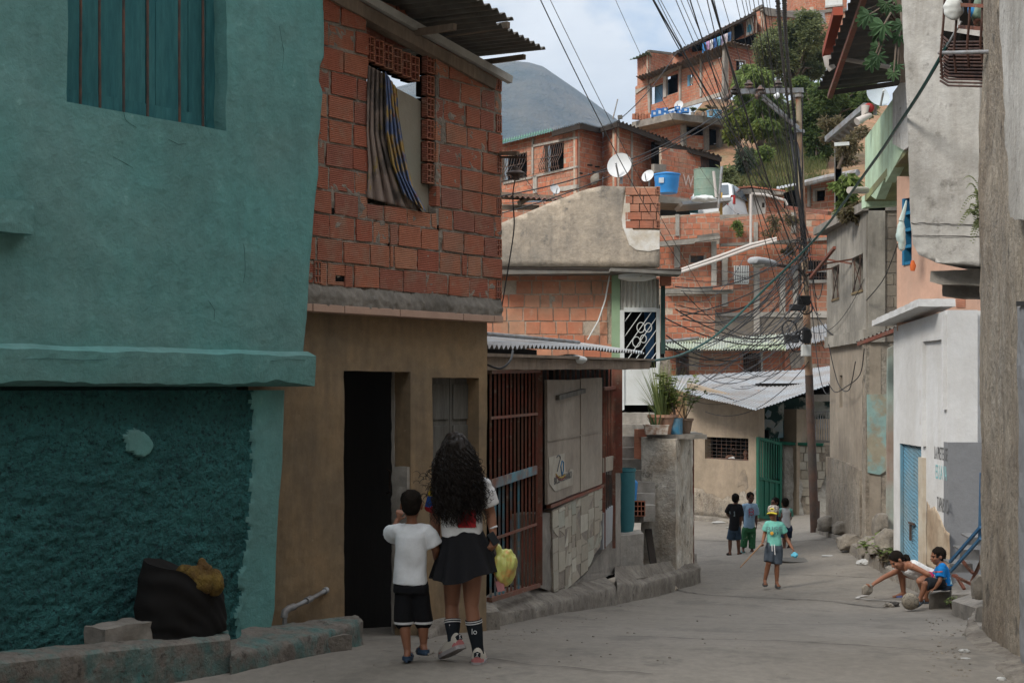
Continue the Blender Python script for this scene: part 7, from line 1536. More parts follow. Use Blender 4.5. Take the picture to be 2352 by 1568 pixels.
# ---------------------------------------------------------------- people
def remesh(mb, vox, smooth=4, fac=.5):
 me = mb.mesh('tmp'); bm = bmesh.new(); bm.from_mesh(me); bmesh.ops.recalc_face_normals(bm, faces=bm.faces); bm.to_mesh(me); bm.free()
 o = bpy.data.objects.new('tmp', me); COL.objects.link(o)
 r = o.modifiers.new('r', 'REMESH'); r.mode = 'VOXEL'; r.voxel_size = vox; r.use_smooth_shade = True
 if smooth: s = o.modifiers.new('s', 'SMOOTH'); s.iterations = smooth; s.factor = fac
 dg = bpy.context.evaluated_depsgraph_get(); out = bpy.data.meshes.new_from_object(o.evaluated_get(dg))
 bpy.data.objects.remove(o); bpy.data.meshes.remove(me)
 return out
def folds(me, amp, sx, sz, seed=0, mask=None, tw=0):
 n = len(me.vertices); co = np.empty(n * 3); no = np.empty(n * 3); me.vertices.foreach_get('co', co); me.vertices.foreach_get('normal', no); co = co.reshape(-1, 3); no = no.reshape(-1, 3)
 for i in range(n):
  x, y, z = co[i]; q = noise.noise(V3(x * sx + tw * z, y * sx, z * sz + seed)) + .6 * noise.noise(V3(x * sx * 2.2 - tw * z, y * sx * 2.2, z * sz * 2 + seed + 3))
  co[i] += no[i] * amp * q * (mask(co[i]) if mask else 1)
 me.vertices.foreach_set('co', co.ravel()); me.update()
def hand(mb, w, d, side, k, curl=.5, spread=.22, grip=None):
 """wrist w, hand direction d, side = direction the thumb points to"""
 d = d.normalized(); s = (side - d * side.dot(d)).normalized(); pn = d.cross(s).normalized()
 if grip is not None and pn.dot(grip) < 0: pn = -pn
 L_ = .085 * k
 for i, t in enumerate((-.032, -.011, .011, .03)): mb.capsule(w + s * t * k * .5, .014 * k, w + d * L_ + s * (-t) * k, .0115 * k, 8)
 for i, (t, l) in enumerate(((.031, .068), (.0105, .078), (-.0105, .072), (-.03, .056))):
  b = w + d * L_ + s * t * k; dirn = (d + s * t * spread * 8).normalized()
  c1 = curl * .9; p1 = b + (dirn * math.cos(c1) + pn * math.sin(c1)) * l * k * .45; c2 = curl * 2.0; p2 = p1 + (dirn * math.cos(c2) + pn * math.sin(c2)) * l * k * .3; c3 = curl * 2.9; p3 = p2 + (dirn * math.cos(c3) + pn * math.sin(c3)) * l * k * .25
  mb.capsule(b, .0098 * k, p1, .0092 * k, 8); mb.capsule(p1, .0092 * k, p2, .0085 * k, 8); mb.capsule(p2, .0085 * k, p3, .0075 * k, 8)
 b = w + d * .03 * k + s * .028 * k; p1 = b + (d * .6 + s * .75 + pn * .3).normalized() * .036 * k; p2 = p1 + (d * .85 + s * .2 + pn * .5 * (1 + curl)).normalized() * .03 * k
 mb.capsule(b, .013 * k, p1, .011 * k, 8); mb.capsule(p1, .011 * k, p2, .0085 * k, 8)
def headgeo(mb, c, f, up, h):
 """head of height h at centre c facing f; returns axes"""
 f = f.normalized(); r = f.cross(up).normalized(); u = r.cross(f).normalized(); A = (r, f, u)
 at = lambda x, y, z: c + r * (x * h) + f * (y * h) + u * (z * h)
 mb.ell(at(0, -.05, .12), .345 * h, .42 * h, .39 * h, A); mb.ell(at(0, .10, -.16), .27 * h, .30 * h, .34 * h, A); mb.ell(at(0, .17, -.36), .17 * h, .18 * h, .13 * h, A)
 mb.capsule(at(0, .385, .03), .034 * h, at(0, .455, -.12), .058 * h, 8); mb.capsule(at(-.05, .40, -.125), .038 * h, at(.05, .40, -.125), .038 * h, 8)
 mb.ell(at(0, .335, .085), .22 * h, .075 * h, .045 * h, A)
 for sx in (-1, 1): mb.ell(at(sx * .355, -.03, -.04), .045 * h, .085 * h, .125 * h, A); mb.ell(at(sx * .17, .27, -.12), .1 * h, .1 * h, .1 * h, A)
 mb.capsule(at(-.085, .375, -.245), .036 * h, at(.085, .375, -.245), .036 * h, 8)
 return A, at
def facebits(par, A, at, h, hairm):
 for sx in (-1, 1):
  MB().ell(at(sx * .145, .348, .005), .062 * h, .04 * h, .034 * h, A, 10, 8).obj('eye', m_eye, par, smooth=True)
  MB().capsule(at(sx * .07, .395, .085), .016 * h, at(sx * .225, .325, .095), .012 * h, 8).obj('eyebrow', m_hairs, par, smooth=True)
 MB().ell(at(0, .40, -.245), .105 * h, .035 * h, .032 * h, A, 12, 8).obj('mouth', m_lip, par, smooth=True)
def shorthair(par, A, at, h, m=None, thick=1.0, low=.0):
 mb = MB(); mb.ell(at(0, -.085, .16), .375 * h * thick, .425 * h * thick, .40 * h * thick, A, 24, 16); mb.ell(at(0, -.2, -.05 + low), .33 * h * thick, .28 * h, .3 * h, A, 20, 14)
 me = remesh(mb, .008, 2); folds(me, .006, 30, 30); return link('hair', me, m or m_hairs, par, smooth=True)
def ortho(a, b): return (b - a * b.dot(a)).normalized()
def person(label, d, J, H, hh, fwd, head_f, skinm, feet, hands=True, curl=(.45, .45), thumb=None, vox=.0065, group=None, base=None, bare=True, hair=True, face=True, bulk=1.0, shoulder=1.0):
 W = {k: P(q[0], q[1], d + (q[2] if len(q) > 2 else 0)) for k, q in J.items()}
 k = H / 1.7; base = base or V3((W['an_l'].x + W['an_r'].x) / 2, d, min(W['an_l'].z, W['an_r'].z) - .07 * k)
 t = thing('person', label, 'person', base, group); mb = MB(); b = bulk
 up = (W['neck'] - (W['hip_l'] + W['hip_r']) / 2).normalized(); lat = ortho(up, W['sh_r'] - W['sh_l']); pel = (W['hip_l'] + W['hip_r']) / 2; ch = W['neck'].lerp(pel, .32)
 fw = lat.cross(up); fw = fw if fw.dot(fwd) > 0 else -fw
 A = (lat, fw, up)
 mb.capsule(W['hip_l'], .088 * k * b, W['hip_r'], .088 * k * b); mb.ell(pel + up * .06 * k, .135 * k * b, .095 * k * b, .14 * k, A); mb.ell(pel.lerp(W['neck'], .38), .122 * k * b, .085 * k * b, .17 * k, A); mb.ell(ch, .145 * k * b, .10 * k * b, .17 * k, A)
 shl, shr = W['sh_l'], W['sh_r']; mb.capsule(shl, .05 * k * b, W['neck'] - up * .05 * k, .06 * k); mb.capsule(shr, .05 * k * b, W['neck'] - up * .05 * k, .06 * k)
 hc = W['head']; mb.capsule(W['neck'] - up * .04 * k, .052 * k, hc - (hc - W['neck']).normalized() * hh * .1, .05 * k)
 for s in 'lr':
  mb.capsule(W['sh_' + s], .047 * k * b, W['el_' + s], .037 * k * b); mb.capsule(W['el_' + s], .037 * k * b, W['el_' + s].lerp(W['wr_' + s], .35), .036 * k * b); mb.capsule(W['el_' + s].lerp(W['wr_' + s], .35), .036 * k * b, W['wr_' + s], .025 * k)
  hp, kn, an = W['hip_' + s], W['kn_' + s], W['an_' + s]
  mb.capsule(hp, .085 * k * b, hp.lerp(kn, .5), .074 * k * b); mb.capsule(hp.lerp(kn, .5), .074 * k * b, kn, .052 * k * b)
  cf = kn.lerp(an, .33); sdir = ortho((an - kn).normalized(), -fwd if 'cf_' + s not in J else fwd) * .012 * k
  mb.capsule(kn, .05 * k, cf + sdir, .052 * k * b); mb.capsule(cf + sdir, .052 * k * b, an, .034 * k)
  fd = feet[s].normalized(); he = an - fd * .035 * k - V3(0, 0, .045 * k); to = an + fd * .145 * k + V3(0, 0, -.055 * k)
  mb.capsule(an, .035 * k, he, .033 * k); mb.capsule(he, .032 * k, to, .026 * k); mb.capsule(an, .033 * k, to.lerp(an, .3) - V3(0, 0, .008), .03 * k); sd = fd.cross(V3(0, 0, 1)).normalized(); mb.capsule(to - sd * .018 * k, .022 * k, to + sd * .018 * k, .022 * k)
  if hands:
   hd = (W['hd_' + s] - W['wr_' + s]) if 'hd_' + s in W else (W['wr_' + s] - W['el_' + s])
   hand(mb, W['wr_' + s], hd, (thumb or {}).get(s, fwd), k * 1.0, curl[0 if s == 'l' else 1], grip=-lat if s == 'r' else lat)
 hf = head_f if isinstance(head_f, tuple) else (head_f, V3(0, 0, 1))
 HA, at = headgeo(mb, hc, hf[0], hf[1], hh)
 me = remesh(mb, vox, 3, .5); link('body', me, skinm, t, smooth=True)
 if face: facebits(t, HA, at, hh, m_hairs)
 W.update(k=k, up=up, lat=lat, fw=fw, pel=pel, A=A, at=at, HA=HA, hh=hh, t=t, b=b, fwd=fwd)
 return W
def ringE(c, a, b, ax, ay, n=28, pw=.8, fl=None):
 o = []
 for i in range(n):
  t = 2 * math.pi * i / n; x = math.copysign(abs(math.cos(t)) ** pw, math.cos(t)); y = math.copysign(abs(math.sin(t)) ** pw, math.sin(t)); o.append(c + ax * a * x + ay * b * y + (fl(t) if fl else V3(0, 0, 0)))
 return o
def cone(mb, p, r0, q, r1, n=20):
 x, y, z = frame(q - p); return mb.loft([[p + (x * math.cos(2 * math.pi * j / n) + y * math.sin(2 * math.pi * j / n)) * r0 for j in range(n)], [q + (x * math.cos(2 * math.pi * j / n) + y * math.sin(2 * math.pi * j / n)) * r1 for j in range(n)]])
def shirt(W, m, hem, sleeve=.55, flare=1.0, name='shirt', vox=.009, amp=.006, wid=1.0, sw=1.0, hemc=None, lift={}):
 k, up, lat, fw = W['k'], W['up'], W['lat'], W['fw']; n, p = W['neck'], W['pel']; mb = MB()
 shw = (W['sh_r'] - W['sh_l']).length / 2; mid = (W['sh_r'] + W['sh_l']) / 2; L_ = (n - p).length; hc = hemc or (p - up * hem)
 R_ = []
 top = n - up * .01 * k
 for t, a, b_ in ((0, .062 * k, .06 * k), (.05, shw * .62, .072 * k), (.12, shw * .95, .09 * k), (.22, shw * .97, .108 * k), (.45, shw * .93, .112 * k), (.7, shw * .95, .112 * k), (1.0, shw * 1.0 * flare, .122 * k * flare)):
  c = top.lerp(hc, t); R_.append(ringE(c, a * wid, b_ * wid, lat, fw))
 mb.loft(R_[::-1])
 for s in 'lr': mb.capsule(W['sh_' + s], .06 * k * sw ** .5, n - up * .055 * k, .062 * k)
 for s in 'lr':
  a = W['sh_' + s]; e = W['el_' + s]; wv = W['wr_' + s]; Lu = (e - a).length
  if sleeve <= 1: q = a.lerp(e, sleeve)
  else: q = e.lerp(wv, sleeve - 1)
  d0 = (a - mid).normalized() * .0; cone(mb, a.lerp(mid, .25) + up * .005, .062 * k * sw, a.lerp(q, .4), .066 * k * sw); cone(mb, a.lerp(q, .25), .064 * k * sw, q, .064 * k * sw * 1.12)
 me = remesh(mb, vox, 4, .5); folds(me, amp, 9, 5, seed=len(bpy.data.objects), tw=6); return link(name, me, m, W['t'], smooth=True)
def shorts(W, m, frac=.8, name='shorts', waist=.10, r0=1.0, r1=1.0, amp=.005, vox=.009):
 k, up, lat, fw, p = W['k'], W['up'], W['lat'], W['fw'], W['pel']; mb = MB(); b = W['b']
 mb.loft([ringE(p + up * t * k, a * k * b, q * k * b, lat, fw) for t, a, q in ((-.06, .165, .125), (.0, .165, .13), (waist * .6, .15, .118), (waist, .142, .11))])
 for s in 'lr':
  h, kn, an = W['hip_' + s], W['kn_' + s], W['an_' + s]
  if frac <= 1: q = h.lerp(kn, frac); cone(mb, h + up * .02 * k, .098 * k * b * r0, h.lerp(q, .5), .098 * k * b * r0); cone(mb, h.lerp(q, .45), .098 * k * b * r0, q, .086 * k * b * r1)
  else:
   q = kn.lerp(an, frac - 1); cone(mb, h + up * .02 * k, .098 * k * b * r0, kn, .078 * k * b * r1); mb.capsule(kn, .078 * k * r1, kn.lerp(q, .02), .078 * k * r1); cone(mb, kn, .078 * k * b * r1, q, .074 * k * b * r1)
 me = remesh(mb, vox, 4, .5); folds(me, amp, 10, 6, seed=len(bpy.data.objects)); return link(name, me, m, W['t'], smooth=True)
def slide(W, s, fd, m, name='sandal', clog=False):
 k, an = W['k'], W['an_' + s]; fd = fd.normalized(); sd = fd.cross(V3(0, 0, 1)).normalized(); u = sd.cross(fd).normalized(); u = u if u.z > 0 else -u
 c = an + fd * .045 * k - V3(0, 0, .088 * k); mb = MB()
 def ring(z, g): return [c + u * z * k + fd * (math.cos(2 * math.pi * i / 20) * .135 * k * g) + sd * (math.sin(2 * math.pi * i / 20) * (.046 + .008 * math.cos(2 * math.pi * i / 20)) * k * g) for i in range(20)]
 mb.loft([ring(-.012, .96), ring(-.006, 1.02), ring(.012, 1.04), ring(.02, 1.0)]); o = mb.obj(name, m, W['t'], smooth=False)
 mb = MB()
 if clog:
  mb.loft([[c + fd * (x * k) + sd * (math.cos(a) * .05 * g * k) + u * ((.01 + .055 * g * h * math.sin(a)) * k) for a in np.linspace(0, math.pi, 14)] for x, g, h in ((-.02, 1.0, 1.1), (.04, 1.05, 1.05), (.09, .95, .8), (.125, .7, .5), (.138, .3, .3))])
  mb.loft([[c + fd * (-.09 * k + .0) + sd * (.048 * k * math.cos(a)) + fd * (-.04 * k * math.sin(a)) + u * (z * k) for a in np.linspace(0, math.pi, 12)] for z in (.01, .045)])
 else:
  outer = [[c + fd * (x * k) + sd * (math.cos(a) * .054 * k) + u * ((.008 + .062 * h * math.sin(a)) * k) for a in np.linspace(0, math.pi, 14)] for x, h in ((-.012, 1.0), (.035, .92), (.075, .75))]
  mb.loft(outer)
 mb.obj('strap', m, o, smooth=True)
 return o
FA = V3(0, 1, 0); FT = V3(0, -1, 0)
def fdir(x, y, z=0): return V3(x, y, z).normalized()
# ---- girl with long curly hair, seen from behind
G = person('girl walking away with waist length black curls, white shirt and black skirt', 9.3,
 dict(head=(1047, 1034), neck=(1056, 1096), sh_l=(1008, 1122), sh_r=(1110, 1115), el_l=(999, 1190, .05), wr_l=(1004, 1246, .04), hd_l=(1007, 1275, .03), el_r=(1127, 1180, .02), wr_r=(1133, 1226, -.02), hd_r=(1140, 1262, -.06),
  hip_l=(1042, 1262), hip_r=(1084, 1260), kn_l=(1038, 1388, .10), an_l=(1041, 1466, .02), kn_r=(1083, 1390, -.02), an_r=(1098, 1494, -.02)), 1.56, .215, FA, FA, sk_girl, dict(l=fdir(-.55, .75, -.45), r=fdir(.05, 1)), curl=(.7, .9), thumb=dict(l=V3(.4, 1, 0), r=V3(-.4, 1, .2)), vox=.0055, face=False)
k = G['k']; gt_ = G['t']
wm = cloth('white jersey', (.62, .62, .62))
shirt(G, wm, -.085, .72, .92, amp=.006, sw=1.12)
# red, blue and yellow colour blocks of the shirt
def patch_on(me_obj, name, m, test, par, off=.004):
 me = me_obj.data; bm = bmesh.new(); bm.from_mesh(me); W0 = Vector(me_obj['_w'])
 dl = [f for f in bm.faces if not test(f.calc_center_median() + W0)]; bmesh.ops.delete(bm, geom=dl, context='FACES')
 bm.normal_update()
 for v in bm.verts: v.co += v.normal * off + W0
 n = bpy.data.meshes.new(name); bm.to_mesh(n); bm.free(); return link(name, n, m, par, smooth=True)
gs = [c for c in gt_.children if c.name.startswith('shirt')][0]
def uvof(p): return (U0 + F * p.x / p.y, V0 - F * p.z / p.y)
red = cloth('red', (.33, .02, .025)); blu = cloth('royal blue', (.02, .08, .33)); yelc = cloth('yellow', (.55, .36, .03))
def near(p): return p.y < 9.36
patch_on(gs, 'red_print', red, lambda p: 1052 < uvof(p)[0] < 1092 and 1170 < uvof(p)[1] < 1212 and near(p), gs); patch_on(gs, 'red_band', red, lambda p: uvof(p)[0] < 1000 and uvof(p)[1] > 1163, gs); patch_on(gs, 'blue_band', blu, lambda p: uvof(p)[0] < 999 and 1140 < uvof(p)[1] <= 1163, gs); patch_on(gs, 'yellow_band', yelc, lambda p: uvof(p)[0] < 999 and uvof(p)[1] <= 1140, gs)
# skirt: pleated, flaring to the right
mb = MB(); nA = 96; rings = []
wc = P(1062, 1206, 9.3)
for j in range(14):
 t = j / 13; c = wc.lerp(P(1073, 1322, 9.3), t); a = .122 + .112 * t ** 1.1; b = .095 + .10 * t ** 1.1; r = []
 for i in range(nA):
  th = 2 * math.pi * i / nA; f = 1 + .085 * t * math.sin(th * 11 + .5 * math.sin(th * 3)) + .03 * t * math.sin(th * 5)
  r.append(c + V3(a * f * math.cos(th), b * f * math.sin(th), -.022 * t * math.sin(th * 3 + 1) + .03 * t * math.cos(th)))
 rings.append(r)
for q in (.92, .6): rings.append([wc.lerp(P(1073, 1316, 9.3), .96).lerp(p, q) for p in rings[13]])
mb.loft(rings).obj('skirt', cloth('black pleated', (.013, .013, .015)), gt_, smooth=True)
# socks, trainers
for s in 'lr':
 an, kn = G['an_' + s], G['kn_' + s]; mb = MB(); tp0 = kn.lerp(an, .42 if s == 'l' else .30)
 bk_ = V3(0, -.011 * k, 0); tp0 = tp0 + bk_; mb.tube([tp0, tp0.lerp(an, .4), tp0.lerp(an, .8), an - (kn - an).normalized() * .02], [.060 * k, .054 * k, .043 * k, .041 * k], 16); so_ = mb.obj('sock', cloth('dark sock', (.016, .02, .026)), gt_, smooth=True)
 dn = (an - tp0).normalized()
 for q in (.004, .018): MB().tube([tp0 + dn * q, tp0 + dn * (q + .006)], .0612 * k, 18).obj('white_stripe', wm, so_, smooth=True)
 W_ = Wall((tp0.x - 1, tp0.y - .062 * k), (tp0.x + 1, tp0.y - .062 * k)); pu = uvof(tp0.lerp(an, .34) + V3(0, -.062 * k, 0)); text(W_, 'lo', pu[0] - 7, pu[1] + 6, .036, .0, wm, so_, 'sock_letters', width=.034)
 fd = fdir(-.55, .75, -.42) if s == 'l' else fdir(.05, 1, 0); sd = fd.cross(V3(0, 0, 1)).normalized(); u = sd.cross(fd).normalized(); u = u if u.z > 0 else -u; c = an - u * .082 * k
 def sec(x, w, h, z0=0): return [c + fd * (x * k) + sd * (w * k * math.cos(a)) + u * ((z0 + h * (math.sin(a) if math.sin(a) > 0 else .12 * math.sin(a))) * k) for a in np.linspace(0, 2 * math.pi, 19)[:-1]]
 shoe = MB().loft([sec(-.075, .022, .07, .012), sec(-.065, .036, .092, .012), sec(-.03, .044, .11, .012), sec(.02, .046, .10, .012), sec(.07, .05, .08, .012), sec(.12, .052, .065, .012), sec(.165, .044, .05, .012), sec(.19, .02, .03, .012)]).obj('trainer', mat('cream leather', (.5, .46, .4), var=.1, rough=.6, bump=.1), gt_, smooth=True)
 def sol(x, w): return [c + fd * (x * k) + sd * (y * w * k) + u * z * k for y, z in ((-1, -.012), (1, -.012), (1.03, .016), (-1.03, .016))]
 MB().loft([sol(-.085, .025), sol(-.07, .043), sol(0, .05), (sol(.1, .058)), sol(.17, .048), sol(.197, .02)]).obj('sole', mat('sole grey', (.32, .3, .3), var=.1, bump=.1), shoe)
 MB().loft([sec(-.082, .028, .04, .014), sec(-.055, .0445, .052, .014), sec(-.03, .047, .04, .014)]).obj('pink_heel', mat('dusty pink suede', (.42, .15, .15), var=.15, bump=.2), shoe, smooth=True)
 MB().loft([[c - fd * ((.084 - .02 * abs(x) * 20 * .4) * k) + sd * (x * k) + u * ((.052 + z) * k) for x, z in ((-.022, 0), (.022, 0), (.024, .028), (.0, .04), (-.024, .028))], [c - fd * .05 * k + sd * (x * k) + u * ((.052 + z) * k) for x, z in ((-.022, 0), (.022, 0), (.024, .028), (.0, .04), (-.024, .028))]]).obj('heel_tab', cloth('dark sock', (.016, .02, .026)), shoe)
 q = c - fd * .087 * k + u * .068 * k; mb = MB(); mb.ell(q + u * .012 * k, .004 * k, .003, .004 * k); mb.bar(q + u * .008 * k, q - u * .006 * k, .004 * k); mb.bar(q, q - u * .014 * k + sd * .01 * k, .003 * k); mb.bar(q, q - u * .012 * k - sd * .011 * k, .003 * k); mb.bar(q + u * .006 * k, q + u * .014 * k + sd * .011 * k, .003 * k); me = remesh(mb, .0012, 0); link('heel_mark', me, wm, shoe)
 MB().loft([sec(.10, .054, .035, .014), sec(.15, .05, .035, .014), sec(.192, .03, .03, .014)]).obj('pink_toe', mat('dusty pink suede', (.42, .15, .15)), shoe, smooth=True)
# hair: a dark mass and some hundreds of curls
rg = random.Random(12); hc = G['head']; mb = MB()
mb.ell(hc + V3(0, -.01, .005), .092, .108, .118); mb.ell(P(1052, 1090, 9.25), .135, .06, .15); mb.ell(P(1050, 1135, 9.23), .14, .05, .13); mb.ell(P(1054, 1050, 9.26), .105, .07, .11)
me = remesh(mb, .012, 5); folds(me, .018, 22, 12); hm = link('hair', me, m_hair, gt_, smooth=True)
mb = MB()
for i in range(1150):
 a = rg.uniform(-1.9, 1.9); el = rg.uniform(-.25, 1.45) if rg.random() < .75 else rg.uniform(.6, 1.5)
 s0 = hc + V3(.09 * math.sin(a) * math.cos(el), -.105 * math.cos(a) * math.cos(el) - .01, .115 * math.sin(el))
 xb = math.sin(a) * (.16 + .035 * rg.random()) ; ln = rg.uniform(.26, .50) * (1.05 if abs(a) < 1.2 else .95)
 endv = rg.uniform(1120, 1205) if abs(a) > 1.0 else rg.uniform(1140, 1212)
 e = P(1054 + xb * 351 * rg.uniform(.35, 1.0) , endv, 9.3 - .10 - .05 * rg.random() + .06 * abs(math.sin(a)))
 mid = s0.lerp(e, .5) + V3(.045 * math.sin(a) + rg.uniform(-.02, .02), -.045 - .03 * rg.random(), .05)
 r0 = rg.uniform(.006, .013); fr = rg.uniform(5, 9); ph = rg.uniform(0, 6.28); pts = []; N_ = 44
 for j in range(N_):
  t = j / (N_ - 1); p = s0 * (1 - t) ** 2 + mid * 2 * t * (1 - t) + e * t * t; am = r0 * min(1, t * 2.2) * (1 + .4 * t)
  pts.append(p + V3(am * math.cos(ph + t * fr * 6.28), am * math.sin(ph + t * fr * 6.28), .3 * am * math.sin(ph * 2 + t * fr * 6.28)))
 mb.tube(pts, [rg.uniform(.0017, .0036) * (1 - .55 * (j / N_)) for j in range(N_)], 4)
for i in range(26):   # flyaway curls at the left and right
 sx = -1 if i < 16 else 1; s0 = P(1052 + sx * rg.uniform(38, 60), rg.uniform(1060, 1130), 9.22); e = s0 + V3(sx * rg.uniform(.03, .12) * (1.3 if sx < 0 else .8), rg.uniform(-.03, .03), rg.uniform(-.16, -.02)); ph = rg.uniform(0, 6.28)
 pts = [s0.lerp(e, t) + V3(0, 0, -.05 * math.sin(t * 3.14)) + V3(.010 * math.cos(ph + t * 22), .010 * math.sin(ph + t * 22), .010 * math.sin(t * 22 + ph)) for t in np.linspace(0, 1, 26)]; mb.tube(pts, [.0026 * (1 - .5 * t) for t in np.linspace(0, 1, 26)], 4)
mb.obj('curls', m_hair, hm, smooth=True)['kind'] = 'stuff'
del hm.children[0]['kind']
MB().tube([P(1126, 1213, 9.275), P(1133, 1211, 9.265), P(1141, 1208, 9.275), P(1137, 1211, 9.30), P(1129, 1214, 9.305), P(1126, 1213, 9.275)], .006, 8).obj('bracelet', wm, gt_, smooth=True)
# produce bag, phone
pb = thing('shopping_bag', 'thin yellow green plastic bag of vegetables hanging from the girl\'s hand', 'bag', P(1158, 1345, 9.25)); c = P(1160, 1302, 9.25)
def bagfold(me): folds(me, .012, 14, 4, seed=3)
mb = MB(); mb.ell(c, .075, .06, .125); mb.ell(c + V3(.015, 0, .02), .072, .06, .085); mb.tube([P(1143, 1252, 9.23), P(1148, 1264, 9.24), P(1155, 1280, 9.25), c], [.014, .02, .045, .06], 12); me = remesh(mb, .006, 4); folds(me, .012, 26, 9, seed=3)
m_bag = mat('yellow green film', (.46, .47, .13), (.58, .25, .07), .4, 9, var=.2, rough=.35, bump=.3, bsc=30, soft=.08, spec=.5); link('bag', me, m_bag, pb, smooth=True)
MB().box(P(1149, 1345, 9.22), .05, .012, .07, (V3(.95, 0, .2), V3(0, 1, 0), V3(-.2, 0, .95))).obj('pink_label', mat('pink tag', (.45, .2, .2), var=.2, bump=0), pb)
ph_ = thing('mobile_phone', 'dark mobile phone held against the skirt', 'phone', P(1133, 1240, 9.18)); MB().box(P(1133, 1236, 9.2), .05, .012, .085, (V3(.75, .4, .5).normalized(), V3(-.47, .88, 0).normalized(), V3(-.5, -.2, .84).normalized())).obj('case', mat('phone case', (.02, .025, .03), var=.1, bump=0, rough=.3), ph_, bevel=.004)
# ---- small boy beside her
B = person('small boy walking away in a white t-shirt, black shorts and blue clogs', 9.25,
 dict(head=(945, 1160), neck=(946, 1199), sh_l=(913, 1219), sh_r=(980, 1219), el_l=(898, 1232, .10), wr_l=(912, 1196, .13), hd_l=(918, 1176, .13), el_r=(1001, 1262, .02), wr_r=(1001, 1283, .08), hd_r=(1009, 1288, .12),
  hip_l=(930, 1345), hip_r=(958, 1345), kn_l=(928, 1425, .02), an_l=(936, 1494, -.02), kn_r=(972, 1425, .04), an_r=(973, 1480, .03)), 1.12, .19, FA, FA, sk_boy, dict(l=fdir(.05, 1), r=fdir(-.35, 1, -.1)), curl=(.9, .7), thumb=dict(l=V3(1, 0, .2), r=V3(-.2, .3, 1)), vox=.005, face=False, bulk=1.08)
shorthair(B['t'], B['HA'], B['at'], .19, low=.02)
shirt(B, cloth('white cotton', (.66, .68, .70)), -.02, .78, 1.08, wid=1.14, amp=.010, vox=.007, sw=1.34, hemc=P(942, 1340, 9.25))
sb = shorts(B, cloth('black mesh', (.012, .012, .014)), 1.04, r0=1.0, r1=1.2, vox=.006, amp=.005)
for s in 'lr':
 q = B['kn_' + s].lerp(B['an_' + s], .045); MB().tube([q + V3(0, 0, .007), q - V3(0, 0, .007)], .0755 * B['k'] * 1.08 * 1.2 * 1.02, 24).obj('white_trim', wm, sb, smooth=True)
 slide(B, s, fdir(.05, 1) if s == 'l' else fdir(-.35, 1, -.1), mat('navy clog', (.03, .055, .095), var=.1, rough=.6, bump=.05), 'clog', True)
# ---- boy with cap, facing us
def L(*a): return zL(*a)
def J5(**q): return {n: (*zL(x[0], x[1]), *(x[2:])) for n, x in q.items()}
K_ = person('boy facing the camera in a patterned cap, mint shirt and grey shorts', 21.0, J5(head=(848, 478), neck=(855, 572), sh_l=(775, 612), sh_r=(945, 622), el_l=(742, 740, .05), wr_l=(718, 832, -.12), hd_l=(690, 880, -.2), el_r=(1005, 775, .05), wr_r=(1085, 915, -.05), hd_r=(1125, 975, -.08),
 hip_l=(815, 905), hip_r=(900, 905), kn_l=(790, 1100, -.06), an_l=(745, 1305, .0), kn_r=(893, 1125, -.02), an_r=(892, 1325, .0)), 1.27, .205, FT, fdir(-.45, -1, -.05), sk_cap, dict(l=fdir(-.1, -1), r=fdir(.05, -1)), curl=(1.1, .6), thumb=dict(l=V3(0, -1, .3), r=V3(-.2, -1, 0)), vox=.0065)
mint = cloth('mint jersey', (.16, .45, .38)); sh = shirt(K_, mint, -.03, .62, 1.02, wid=1.04, amp=.006, sw=1.15, hemc=P(*zL(858, 878), 21))
Wt = Wall((K_['neck'].x - 1, 21 - .112), (K_['neck'].x + 1, 21 - .112)); pa = zL(765, 700)
text(Wt, 'RISE', pa[0], pa[1], .065, .0, cloth('grey green print', (.13, .22, .23)), sh, 'shirt_lettering', width=.235)
pa = zL(775, 746); text(Wt, 'AB', pa[0], pa[1], .048, .0, cloth('navy print', (.03, .05, .08)), sh, 'shirt_lettering', width=.09); pa = zL(850, 746); text(Wt, 'VE', pa[0], pa[1], .048, .0, cloth('navy print', (.03, .05, .08)), sh, 'shirt_lettering', width=.082)
MB().ell(P(*zL(832, 728), 20.885), .026, .006, .028).obj('orange_dot', cloth('orange print', (.6, .33, .05)), sh, smooth=True)
so_ = shorts(K_, cloth('grey blue', (.065, .08, .10)), .9, r0=1.1, r1=1.22, waist=.12);
for u in (832, 862): MB().tube([P(*zL(u, 862), 20.86), P(*zL(u + 2, 915), 20.855), P(*zL(u + (4 if u < 850 else 8), 945 if u < 850 else 990), 20.86)], .007, 6).obj('drawstring', wm, so_, smooth=True)
for s in 'lr': slide(K_, s, fdir(-.1, -1) if s == 'l' else fdir(.05, -1), mat('grey slide', (.07, .07, .072), var=.1, rough=.7, bump=.05))
at, HA = K_['at'], K_['HA']; hh = .205; shorthair(K_['t'], HA, at, hh, thick=.97)
capm = mat('patterned cap fabric', (.40, .36, .31), (.14, .12, .11), .5, 38, var=.25, bump=.1, soft=.04)
mb = MB(); mb.lathe(at(0, -.06, .10), [(.42 * hh, 0), (.43 * hh, .1 * hh), (.42 * hh, .24 * hh), (.36 * hh, .37 * hh), (.22 * hh, .44 * hh), (.01, .46 * hh)], 24, HA); cp_ = mb.obj('cap', capm, K_['t'], smooth=True)
mb = MB(); mb.loft([[at(x * .36, .30 + y * .42 * (1 - .55 * abs(x) ** 2.2), .13 - .10 * abs(x) ** 2 - .05 * y + z) for x in np.linspace(-1, 1, 13)] for y, z in ((0, 0), (.5, .0), (1.0, 0), (1.0, -.02), (.5, -.03), (0, -.03))]); mb.obj('brim', cloth('yellow brim', (.5, .42, .05)), cp_, smooth=True)
mb = MB(); mb.ell(at(0, .34, .32), .16 * hh, .045 * hh, .085 * hh, HA); mb.obj('yellow_badge', cloth('bright yellow', (.6, .5, .04)), cp_, smooth=True)
